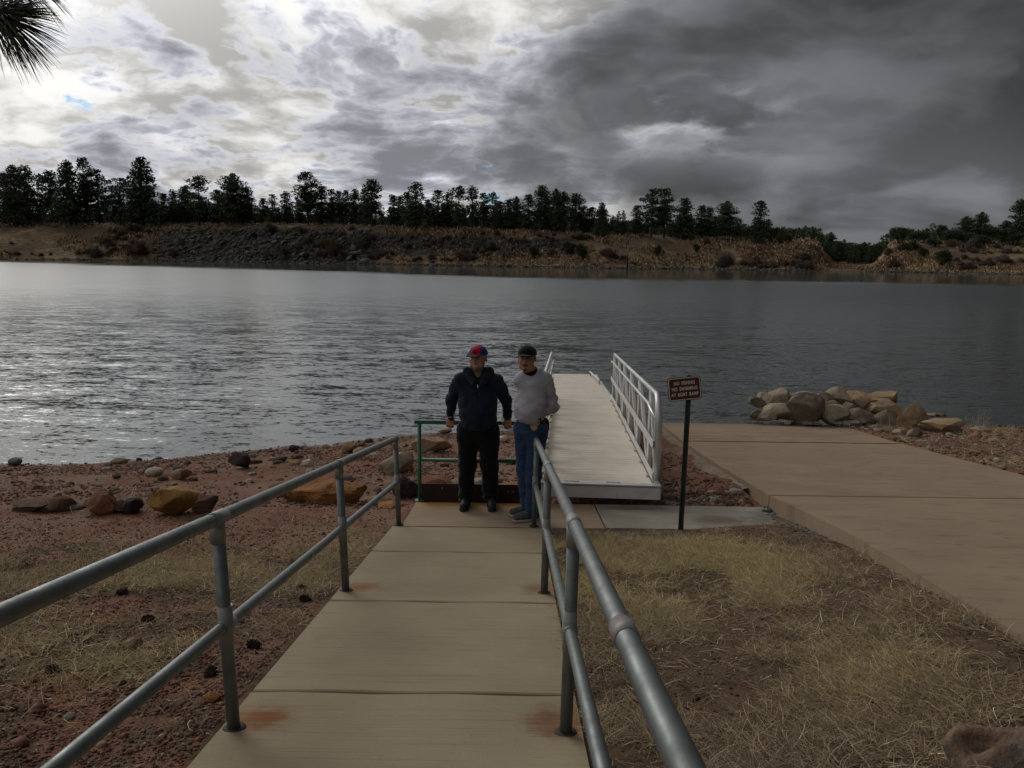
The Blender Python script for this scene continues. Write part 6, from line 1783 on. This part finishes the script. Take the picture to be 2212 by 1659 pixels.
part('sweatshirt', sweat, (-0.30, -0.30, 0.98), (0.42, 0.30, 1.64), 0.006, M_SWEAT, pb_)
def collarB(p):
    e = sd_cone(p, (0.02, 0.005, 1.46), (0.0, -0.018, 1.60), 0.086, 0.073)
    return smax(e, p[:, 2] - 1.592 - 0.4 * (p[:, 1] + 0.02), 0.01)
part('undershirt', collarB, (-0.14, -0.18, 1.34), (0.18, 0.16, 1.66), 0.006, M_BLKCL, pb_)
def tail(p):
    e = sd_cone(p, (0.02, 0.01, 0.985), (0.02, 0.015, 1.09), 0.146, 0.148, (fy, 0.88)); e = smin(e, sd_ell(p, (0.165, 0.03, 0.985), (0.05, 0.06, 0.09)), 0.03)
    e = smax(e, 0.085 - p[:, 0], 0.01)
    return smax(smax(e, 0.955 - 0.35 * p[:, 0] + 0.04 - p[:, 2], 0.01), p[:, 2] - 1.07, 0.01)
part('shirt_tail', tail, (-0.24, -0.24, 0.86), (0.30, 0.26, 1.12), 0.006, M_BLKCL, pb_)
def jeans(p):
    d = sd_cone(p, h1, h2, 0.118, 0.122)
    d = smin(d, sd_cone(p, (0.02, 0.01, 0.95), (0.02, 0.012, 1.07), 0.142, 0.138, (fy, 0.88)), 0.04)
    for h_, k_, a_ in ((h1, k1, a1), (h2, k2, a2)):
        h_ = np.array(h_); k_ = np.array(k_); a_ = np.array(a_)
        l = sd_cone(p, h_ + [0, 0, -0.03], k_, 0.108, 0.078); l = smin(l, sd_cone(p, k_, a_ + [0.01, 0, 0.02], 0.078, 0.076), 0.04)
        lowr = np.clip((0.30 - p[:, 2]) / 0.2, 0, 1)
        l = l + lowr * 0.007 * np.sin(p[:, 2] * 80 + p[:, 0] * 20) + wr(p, 9, 14, 0.032, (1, 1, 1.6)) + 0.004 * np.sin(p[:, 2] * 60 + 10 * p[:, 0]) * np.exp(-((p[:, 2] - 0.5) / 0.08) ** 2)
        d = smin(d, l, 0.018)
    d = d + 0.005 * np.sin(p[:, 2] * 50 - p[:, 0] * 40) * np.exp(-((p[:, 2] - 0.88) / 0.06) ** 2)
    d = smax(d, 0.045 - p[:, 2], 0.012); d = smax(d, p[:, 2] - 1.062, 0.008)
    # pocket mouth for the hand
    return smax(d, -sd_ell(p, tuple(np.array(w2) + np.array((-0.045, -0.02, -0.05))), (0.05, 0.045, 0.06)), 0.006)
jn = part('jeans', jeans, (-0.24, -0.24, 0.02), (0.30, 0.26, 1.10), 0.006, M_JEAN, pb_)
shoe(pb_, (0.125, -0.045, 0), (-0.165, -0.135, 0), M_SHOEG, M_SOLEW, tip=M_ORANGE); shoe(pb_, (0.075, 0.115, 0), (-0.200, 0.045, 0), M_SHOEG, M_SOLEW)
W2 = Vector(w2) + B0; dw = (Vector(w2) - Vector(e2)).normalized(); sx_ = dw.orthogonal().normalized(); sy_ = dw.cross(sx_)
c_ = W2 - dw * 0.012
q = MB(); q.tube([c_ + (sx_ * math.cos(t) + sy_ * math.sin(t)) * 0.036 for t in np.linspace(0, 2 * math.pi, 17)], 0.0095, 6, False)
out_ = (Vector((-0.2, -1, 0.35)) - dw * Vector((-0.2, -1, 0.35)).dot(dw)).normalized()
q.tube([c_ + out_ * 0.030, c_ + out_ * 0.043], 0.021, 16); wa = q.build('wristwatch', M_WATCH, pb_)
MB().tube([c_ + out_ * 0.0432, c_ + out_ * 0.0445], 0.014, 14).build('watch_face', M_STEEL, wa)
# moustache and chin beard
def stache(p):
    q = (p - np.array(HCb)) @ HRb
    e = smin(sd_cone(q, (0, -0.100, -0.047), (-0.026, -0.088, -0.056), 0.0075, 0.0045), sd_cone(q, (0, -0.100, -0.047), (0.026, -0.088, -0.056), 0.0075, 0.0045), 0.004)
    e = np.minimum(e, sd_ell(q, (0, -0.0915, -0.100), (0.017, 0.010, 0.014)))
    return e + 0.0035 * (fbm(q[:, 0] * 220, q[:, 1] * 220, q[:, 2] * 220, 3, 2) - 0.5)
part('moustache', stache, np.array(HCb) - 0.15, np.array(HCb) + 0.15, 0.0026, M_HAIR, pb_)
# glasses
q = MB()
def Wg(v): return Vector(np.array(HCb) + HRb @ np.array(v)) + B0
for s_ in (-1, 1):
    cc = np.array((s_ * 0.034, -0.108, 0.006)); ring = [Wg(cc + np.array((0.025 * math.copysign(abs(math.cos(t)) ** 0.6, math.cos(t)), 0.004 * abs(math.cos(t)), 0.016 * math.copysign(abs(math.sin(t)) ** 0.6, math.sin(t))))) for t in np.linspace(0, 2 * math.pi, 21)]
    q.tube(ring, 0.0020, 6, False)
    q.tube([Wg((s_ * 0.059, -0.104, 0.010)), Wg((s_ * 0.078, -0.06, 0.012)), Wg((s_ * 0.083, 0.0, 0.012))], 0.0020, 6)
q.tube([Wg((-0.010, -0.110, 0.010)), Wg((0, -0.114, 0.013)), Wg((0.010, -0.110, 0.010))], 0.0018, 6)
gl = q.build('glasses', M_GLASSF, pb_)
# ------------------------------------------------------------------ ground cover near the walkway: dry grass, gravel, needles
crng = np.random.default_rng(23)
def blades(name, xy, length, width, lie, col, segs=3, curl=0.6, base_lift=0.0, seed=1):
    """ribbons bending over; lie 0 = upright, 1 = flat on the ground"""
    r = np.random.default_rng(seed); n = len(xy)
    z = ground_z(xy[:, 0], xy[:, 1]) + base_lift
    a = r.uniform(0, 6.283, n); el = (1 - lie) * 1.35 * r.uniform(0.6, 1.05, n) + 0.06
    bend = -el * r.uniform(0.5, 1.25, n) / segs; turn = r.normal(0, curl, n) / segs
    p = np.stack([xy[:, 0], xy[:, 1], z], 1)
    P = []; step = length / segs
    for k in range(segs + 1):
        w_ = width * (1 - k / segs * 0.8)
        side = np.stack([-np.sin(a), np.cos(a), r.normal(0, 0.35, n)], 1)
        P.append(p - side * w_[:, None] / 2); P.append(p + side * w_[:, None] / 2)
        p = p + np.stack([np.cos(a) * np.cos(el), np.sin(a) * np.cos(el), np.sin(el)], 1) * step[:, None]
        g = ground_z(p[:, 0], p[:, 1], False) + 0.004
        p[:, 2] = np.maximum(p[:, 2], g)
        el = el + bend; a = a + turn
    V = np.stack(P, 1); m_ = V.shape[1]; V = V.reshape(-1, 3)
    i = np.arange(n)[:, None] * m_
    F = np.concatenate([np.concatenate([i + 2 * k, i + 2 * k + 1, i + 2 * k + 3, i + 2 * k + 2], 1) for k in range(segs)])
    me = np_mesh(name, V, F); set_col(me, np.repeat(col, m_, 0)); return me
m, b = material('dry_stems', 0.85, 0.15); setin(b, 'Base Color', attr('tint')); M_STEM = m
def boat_edge_ok(x, y): return x < boat_left(y) - 0.02
def pick(n, xr, yr, ok, dens=None, seed=0):
    r = np.random.default_rng(seed); out = []
    tot = 0
    while tot < n:
        xy = np.stack([r.uniform(*xr, n * 2), r.uniform(*yr, n * 2)], 1)
        k = ok(xy[:, 0], xy[:, 1])
        if dens is not None: k &= r.random(len(xy)) < dens(xy[:, 0], xy[:, 1])
        out.append(xy[k]); tot += k.sum()
    return np.concatenate(out)[:n]
okR = lambda x, y: (x > 0.30) & (x < boat_left(y) + 0.0) & (y < 7.84 - 0.0 * x)
straw = np.array([[0.43, 0.345, 0.215], [0.30, 0.23, 0.14], [0.24, 0.165, 0.105], [0.19, 0.12, 0.082], [0.12, 0.08, 0.057]])
def straw_cols(x, y, r, yellow):
    base = straw[r.integers(0, 5, len(x))]
    yb = np.array([[0.47, 0.37, 0.165]])
    k = np.clip(yellow, 0, 1)[:, None]
    c = base * (1 - k * 0.66) + yb * k * 0.66
    return c * np.exp(r.normal(-0.08, 0.38, (len(x), 1)))
def yel(x, y):                                     # greener-yellow grass in the middle of the plot, browner near the camera
    return np.clip(sm(y, 4.2, 5.8) * (1 - sm(y, 7.0, 7.7)) * (1 - sm(x, 1.9, 2.5)) * 1.0 + 0.7 * np.exp(-((x - 1.75) ** 2 + (y - 3.6) ** 2) / 0.12) + 0.5 * (fbm(x * 1.5, y * 1.5, 0, 60, 2) - 0.5), 0, 1)
def dR(x, y):
    return np.clip(0.12 + 4.2 * (fbm(x * 2.2, y * 2.2, 0, 61, 4) - 0.49) + 0.35 * yel(x, y), 0.03, 1.0) * (1 - 0.75 * sm(y, 7.1, 7.6) * (fbm(x * 3, y * 3, 0, 63, 2) < 0.56)) * np.where((x < 0.55), 0.7, 1)
r = np.random.default_rng(31)
# matted lying stems
xy = pick(54000, (0.28, 3.3), (1.6, 7.84), okR, dR, 71)
c = straw_cols(xy[:, 0], xy[:, 1], r, yel(xy[:, 0], xy[:, 1]))
n = len(xy)
me = blades('matted_grass', xy, r.uniform(0.05, 0.18, n), r.uniform(0.0018, 0.0042, n), r.uniform(0.72, 0.98, n), c, 3, 0.9, 0.006, 5)
tag(link('matted_grass', me, None, M_STEM), 'matted dry grass lying between the walkway and the boat ramp', 'grass', None, 'stuff')
# standing tufts
tuft = pick(900, (0.30, 3.2), (2.2, 7.8), okR, lambda x, y: np.clip(dR(x, y) * (0.25 + yel(x, y)), 0, 1), 72)
k = r.integers(0, len(tuft), 24000); xy = tuft[k] + r.normal(0, 0.035, (24000, 2)); good = okR(xy[:, 0], xy[:, 1]); xy = xy[good]; n = len(xy)
c = straw_cols(xy[:, 0], xy[:, 1], r, yel(xy[:, 0], xy[:, 1]) + 0.35)
me = blades('grass_tufts', xy, r.uniform(0.05, 0.13, n), r.uniform(0.0018, 0.0036, n), r.uniform(0.15, 0.8, n), c, 3, 0.8, 0.0, 6)
tag(link('grass_tufts', me, None, M_STEM), 'yellowish dry grass tufts right of the walkway', 'grass', None, 'stuff')
xy = pick(17000, (0.28, 3.3), (1.6, 7.84), okR, lambda x, y: np.clip(0.25 + 2.2 * (fbm(x * 2.6, y * 2.6, 0, 69, 3) - 0.44), 0.05, 1), 78); n = len(xy)
lc = np.array([[0.20, 0.13, 0.085], [0.13, 0.085, 0.058], [0.27, 0.19, 0.125], [0.16, 0.10, 0.07], [0.34, 0.26, 0.18]])[r.integers(0, 5, n)] * np.exp(r.normal(-0.1, 0.3, (n, 1)))
me = blades('leaf_litter', xy, r.uniform(0.012, 0.045, n), r.uniform(0.0025, 0.0065, n), r.uniform(0.9, 1.0, n), lc, 1, 0.5, 0.006, 12)
tag(link('leaf_litter', me, None, M_STEM), 'brown bits of broken stems and needles littering the soil between the walkway and ramp', 'litter', None, 'stuff')
# left side: thin grass and litter over gravel
okL = lambda x, y: (x < -1.235) & (x > -0.68 * y - 1.2)
def dL(x, y):
    band = np.exp(-((y - 5.6 - 0.15 * (x + 3)) / 0.95) ** 2) + 0.9 * np.exp(-((y - 4.2) / 0.6) ** 2) * (x < -1.7) + 0.6 * np.exp(-((x + 1.4) / 0.3) ** 2) * (y > 4.5)
    return np.clip(band * (0.25 + 3.6 * (fbm(x * 1.6, y * 1.6, 0, 64, 4) - 0.46)), 0.012, 1) * (y < 7.7)
xy = pick(22000, (-6.5, -1.2), (1.6, 8.4), okL, dL, 73); n = len(xy)
c = straw_cols(xy[:, 0], xy[:, 1], r, 0.35 + 1.2 * (fbm(xy[:, 0], xy[:, 1], 0, 65, 2) - 0.4)) * 0.9
lie = np.where(r.random(n) < 0.55, r.uniform(0.8, 0.98, n), r.uniform(0.25, 0.8, n))
me = blades('thin_grass', xy, r.uniform(0.05, 0.16, n), r.uniform(0.0020, 0.0042, n), lie, c, 3, 0.9, 0.004, 8)
tag(link('thin_grass', me, None, M_STEM), 'thin dry grass and fallen needles left of the walkway', 'grass', None, 'stuff')
tl = pick(260, (-5.5, -1.3), (3.4, 7.2), okL, dL, 74)
k = r.integers(0, len(tl), 9000); xy = tl[k] + r.normal(0, 0.03, (9000, 2)); xy = xy[okL(xy[:, 0], xy[:, 1])]; n = len(xy)
c = straw_cols(xy[:, 0], xy[:, 1], r, np.full(n, 0.75))
me = blades('grass_tufts', xy, r.uniform(0.05, 0.12, n), r.uniform(0.0014, 0.0026, n), r.uniform(0.1, 0.7, n), c, 3, 0.8, 0.0, 9)
tag(link('grass_tufts', me, None, M_STEM), 'yellow dry grass tufts left of the walkway', 'grass', None, 'stuff')
# straw and stems right of the boat ramp and by the riprap, sprigs on the beach
okB = lambda x, y: (x > boat_right(y) + 0.03) & (y < shore_y(x) - 0.2) & (x < 0.95 * y + 1.5)
xy = pick(22000, (6.6, 18), (9.0, 17.6), okB, lambda x, y: np.clip(0.25 + 2.2 * (fbm(x * 1.1, y * 1.1, 0, 66, 3) - 0.42), 0.03, 1), 75); n = len(xy)
c = straw_cols(xy[:, 0], xy[:, 1], r, np.zeros(n)) * 1.15
me = blades('straw_litter', xy, r.uniform(0.10, 0.32, n), r.uniform(0.004, 0.009, n), r.uniform(0.75, 0.98, n), c, 3, 0.8, 0.008, 10)
tag(link('straw_litter', me, None, M_STEM), 'pale straw washed up right of the boat ramp', 'straw', None, 'stuff')
okC = lambda x, y: ((x < 2.70 + 0.06 * (y - 8.6)) & (x > -1.2) & (y > 8.85)) | ((x <= -1.2) & (y > 7.9))
xy = pick(5200, (-8, 2.8), (7.9, 13.5), lambda x, y: okC(x, y) & (y < shore_y(x) - 1.0) & (x > -0.68 * y), lambda x, y: np.clip(4.0 * (fbm(x * 0.9, y * 0.9, 0, 67, 3) - 0.52) + 0.8 * np.exp(-((y - 8.95) / 0.35) ** 2), 0.01, 1), 76); n = len(xy)
c = straw_cols(xy[:, 0], xy[:, 1], r, np.zeros(n)) * 0.9
me = blades('dry_sprigs', xy, r.uniform(0.06, 0.20, n), r.uniform(0.003, 0.006, n), r.uniform(0.35, 0.95, n), c, 3, 0.8, 0.0, 11)
tag(link('dry_sprigs', me, None, M_STEM), 'dry sprigs of grass among the beach stones', 'grass', None, 'stuff')
# tall dead stems at the boat ramp corner and by the post of the sign
pts = [at_z(1371.5 + 0.38 * x, 768 + 0.38 * y, 0.15) for x, y in ((1185, 430), (1215, 440), (1430, 440), (1930, 400), (1880, 390), (1955, 385), (1990, 390), (2010, 400), (1700, 370), (1850, 400))]
q = MB()
for k, p in enumerate(pts):
    for j in range(5):
        a = p + Vector((random.uniform(-.12, .12), random.uniform(-.15, .15), 0)); a.z = float(ground_z(a.x, a.y)) - 0.02; h = random.uniform(0.15, 0.5)
        q.tube([a, a + Vector((random.uniform(-.05, .05), 0, h * 0.6)), a + Vector((random.uniform(-.15, .15), random.uniform(-.1, .1), h))], [0.005, 0.004, 0.0015], 4, False)
o = q.build('dead_stems', simple('bleached_stem', (0.40, 0.34, 0.25), (0.30, 0.25, 0.18), 20, 0.9, 0.1)); tag(o, 'bleached dead weed stems standing around the riprap heap', 'weeds', None, 'stuff')

# gravel
def gravel(name, xy, size, cols, label, seed):
    r = np.random.default_rng(seed); n = len(xy)
    base = np.array([[1, 0, 0], [-1, 0, 0], [0, 1, 0], [0, -1, 0], [0, 0, 1], [0, 0, -1.0]])
    F0 = np.array([[0, 2, 4], [2, 1, 4], [1, 3, 4], [3, 0, 4], [2, 0, 5], [1, 2, 5], [3, 1, 5], [0, 3, 5]])
    B = base[None] * r.uniform(0.6, 1.3, (n, 6, 1)) + r.normal(0, 0.12, (n, 6, 3))
    a = r.uniform(0, 6.28, n); ca_, sa_ = np.cos(a)[:, None], np.sin(a)[:, None]
    X = B[..., 0] * ca_ - B[..., 1] * sa_; Y = B[..., 0] * sa_ + B[..., 1] * ca_
    s_ = size[:, None]
    V = np.stack([X * s_ * 0.5 + xy[:, :1], Y * s_ * 0.5 * r.uniform(0.6, 1, (n, 1)) + xy[:, 1:], B[..., 2] * s_ * 0.30 + (ground_z(xy[:, 0], xy[:, 1]))[:, None] + 0.1 * s_], -1).reshape(-1, 3)
    F = (F0[None] + (np.arange(n) * 6)[:, None, None]).reshape(-1, 3)
    me = np_mesh(name, V, F); set_col(me, np.repeat(cols, 6, 0))
    return tag(link(name, me, None, M_PEB), label, 'gravel', None, 'stuff')
m, b = material('pebbles', 0.9, 0.15); setin(b, 'Base Color', attr('tint')); M_PEB = m
pal = np.array([[0.20, 0.092, 0.062], [0.155, 0.074, 0.051], [0.235, 0.122, 0.085], [0.128, 0.067, 0.048], [0.30, 0.215, 0.165], [0.17, 0.098, 0.076], [0.10, 0.058, 0.046]])
def pcol(n, r, s=1.0): return pal[r.integers(0, 7, n)] * r.uniform(0.65, 1.25, (n, 1)) * s
okG = lambda x, y: (x < -1.24) & (x > -0.68 * y - 1.0)
xy = pick(42000, (-7.5, -1.2), (1.5, 9.4), okG, lambda x, y: np.clip(np.where(y < 4.2, 1.0, 0.7) * (1.1 - 0.7 * dL(x, y)), 0.05, 1) * np.clip((9.5 - y) / 6, 0.15, 1), 81)
gravel('gravel', xy, np.exp(crng.normal(math.log(0.0135), 0.42, len(xy))), pcol(len(xy), crng), 'reddish gravel covering the ground left of the walkway', 82)
xy = pick(15000, (-9, 2.7), (8.8, 16.5), lambda x, y: okC(x, y) & (y < shore_y(x) + 0.1) & (x > -0.68 * y), lambda x, y: np.clip(0.15 + 2.0 * (fbm(x, y, 0, 68, 3) - 0.42), 0.03, 1), 83)
gravel('beach_gravel', xy, np.exp(crng.normal(math.log(0.030), 0.45, len(xy))), pcol(len(xy), crng, 1.05), 'small stones and grit of the red beach', 84)
xy = pick(13000, (6.6, 18), (9.0, 17.9), lambda x, y: (x > boat_right(y) + 0.02) & (y < shore_y(x) + 0.1) & (x < 0.95 * y + 1.5), None, 85)
gravel('bank_gravel', xy, np.exp(crng.normal(math.log(0.045), 0.5, len(xy))), pcol(len(xy), crng, 1.1), 'stony soil right of the boat ramp', 86)
xy = pick(9000, (0.30, 3.2), (1.6, 7.84), okR, None, 87)
gravel('soil_crumbs', xy, np.exp(crng.normal(math.log(0.011), 0.45, len(xy))), pcol(len(xy), crng, 0.62), 'dark crumbs of soil between the dry grass', 88)
xy = pick(700, (1.7, 3.0), (8.66, 9.5), lambda x, y: x < 2.70 + 0.06 * (y - 8.6), None, 89)
gravel('pad_gravel', xy, np.exp(crng.normal(math.log(0.035), 0.5, len(xy))), pcol(len(xy), crng, 0.9), 'small stones behind the grey pad', 90)
yk = crng.uniform(6.9, 8.75, 420); xk = boat_left(yk) - np.abs(crng.normal(0.02, 0.045, 420)); xy = np.stack([xk, yk], 1)
zk = ground_z(xk, yk); gk = np.array([[0.16, 0.15, 0.13], [0.11, 0.10, 0.09], [0.20, 0.19, 0.165]])
o = gravel('kerb_grit', xy, np.exp(crng.normal(math.log(0.030), 0.5, 420)), gk[crng.integers(0, 3, 420)] * crng.uniform(0.6, 1.1, (420, 1)), 'grey grit and mortar crumbs along the foot of the ramp kerb', 91)
co = np.empty(len(o.data.vertices) * 3, np.float32); o.data.vertices.foreach_get('co', co); co = co.reshape(-1, 3)
lift = np.repeat(np.where((yk > 7.83) & (yk < 8.66), LAND_Z - zk, 0.0), 6); co[:, 2] += lift; o.data.vertices.foreach_set('co', co.ravel())
# twigs and bark chips
q = MB()
for k in range(150):
    if k % 2: x, y = random.uniform(0.4, 2.4), random.uniform(2.2, 7.6)
    else: x, y = random.uniform(-5, -1.35), random.uniform(2.4, 7.4)
    if x > 0 and x > float(boat_left(y)) - 0.05: continue
    z = float(ground_z(x, y)) + 0.008; L_ = random.uniform(0.03, 0.14); a = random.uniform(0, 6.28)
    q.tube([(x, y, z), (x + math.cos(a) * L_ * 0.5, y + math.sin(a) * L_ * 0.5, z + random.uniform(0, 0.012)), (x + math.cos(a + 0.3) * L_, y + math.sin(a + 0.3) * L_, z)], [0.0022, 0.002, 0.001], 4, False)
tag(q.build('twigs', simple('twig', (0.26, 0.19, 0.13), (0.12, 0.085, 0.06), 30, 0.9, 0.1)), 'small twigs scattered over the dry grass', 'twigs', None, 'stuff')
# grit along the boat ramp kerb
# pine cones
def cone_mesh():
    q = MB()
    q.ball((0, 0, 0), 0.022, 8, (1, 1, 1.25))
    for k in range(46):
        f = (k + 0.5) / 46; a = k * 2.399; z = (f - 0.5) * 0.075; rr = 0.026 * math.sin(math.pi * (0.12 + 0.8 * f)) ** 0.7
        d = Vector((math.cos(a), math.sin(a), 0.25)).normalized(); b_ = Vector((math.cos(a) * rr * 0.6, math.sin(a) * rr * 0.6, z)); s_ = Vector((-math.sin(a), math.cos(a), 0)) * 0.008
        q.poly([b_ - s_, b_ + s_, b_ + d * 0.018 + s_ * 0.7 + Vector((0, 0, 0.004)), b_ + d * 0.018 - s_ * 0.7 + Vector((0, 0, 0.004))], (0, 0, 0.002))
    bmesh.ops.recalc_face_normals(q.bm, faces=q.bm.faces)
    me = bpy.data.meshes.new('pine_cone'); q.bm.to_mesh(me); q.bm.free(); me.materials.append(simple('cone_scale', (0.060, 0.042, 0.032), (0.03, 0.021, 0.017), 40, 0.9, 0.1)); return me
cm = cone_mesh()
for (u, v, lab) in [(551, 1402, 'pine cone lying nearest the walkway edge, just right of the near left post'), (648, 1278, 'pine cone in the dry grass behind the near left post'), (318, 1345, 'pine cone in the grass between the left rails'), (263, 1285, 'pine cone in the grass above the left middle rail'), (662, 1302, 'pine cone beside the slab edge below the second left post'), (120, 1460, 'pine cone on the dark litter at the lower left'), (455, 1465, 'pine cone on gravel left of the near left post')]:
    p = hit_ground(u, v); o = link('pine_cone', cm); o.location = (p.x, p.y, p.z + 0.018); o.rotation_euler = (R(80), random.uniform(-.4, .4), random.uniform(0, 6)); tag(o, lab, 'pine cone', 'pine cones left of the walkway')

# ------------------------------------------------------------------ pine branch hanging in at the top left
BR = tag(empty('pine_branch', tuple(at(-60, 30, 1.9))), 'pine branch with long needles hanging into the top left corner', 'branch')
tw = [at(-420, -160, 1.75), at(-230, -70, 1.82), at(-100, -5, 1.88), at(-15, 32, 1.9), at(15, 40, 1.9)]
q = MB(); q.tube(tw, [0.012, 0.010, 0.0075, 0.006, 0.003], 8)
tw2 = [at(-230, -70, 1.82), at(-60, -60, 1.98), at(60, -50, 2.05)]; q.tube(tw2, [0.008, 0.006, 0.003], 8)
q.build('twig', M_BARK, BR)
nr = np.random.default_rng(3); VV, FF, off = [], [], 0
def needles(path, n, Lr, t0, fwd, droop):
    global off
    path = [np.array(p) for p in path]
    for k in range(n):
        t = t0 + (1 - t0) * nr.random(); f = t * (len(path) - 1); i = min(int(f), len(path) - 2); p = path[i] + (path[i + 1] - path[i]) * (f - i)
        d0 = path[i + 1] - path[i]; d0 /= np.linalg.norm(d0)
        rd = nr.normal(size=3); rd -= d0 * (rd @ d0); rd /= np.linalg.norm(rd)
        d = d0 * (fwd + 0.5 * nr.random()) + rd * nr.uniform(0.5, 1.0); d /= np.linalg.norm(d)
        L_ = nr.uniform(*Lr); w_ = 0.0011
        s_ = np.cross(d, nr.normal(size=3)); s_ /= np.linalg.norm(s_); s2 = np.cross(d, s_)
        pts = [p + d * L_ * g + np.array([0, 0, -1]) * droop * (g ** 2) * L_ for g in (0, 0.35, 0.7, 1.0)]
        for g, c_ in enumerate(pts):
            ww = w_ * (1, 1, 0.9, 0.25)[g]
            for a in (0, 2.094, 4.189): VV.append(c_ + (s_ * math.cos(a) + s2 * math.sin(a)) * ww)
        for g in range(3):
            for a in range(3): FF.append((off + g * 3 + a, off + g * 3 + (a + 1) % 3, off + g * 3 + 3 + (a + 1) % 3, off + g * 3 + 3 + a))
        off += 12
needles(tw, 400, (0.085, 0.130), 0.62, 0.55, 0.22)
needles(tw2, 220, (0.08, 0.13), 0.40, 0.8, 0.25)
m, b = material('long_needles', 0.5, 0.4); setin(b, 'Base Color', mix(sstep(noise(ocoord(), 30), 0.4, 0.6), (0.035, 0.045, 0.018), (0.055, 0.055, 0.025)))
o = link('needles', np_mesh('needles', np.array(VV) - np.array(BR.location), np.array(FF), True), BR, m); o['kind'] = 'stuff'
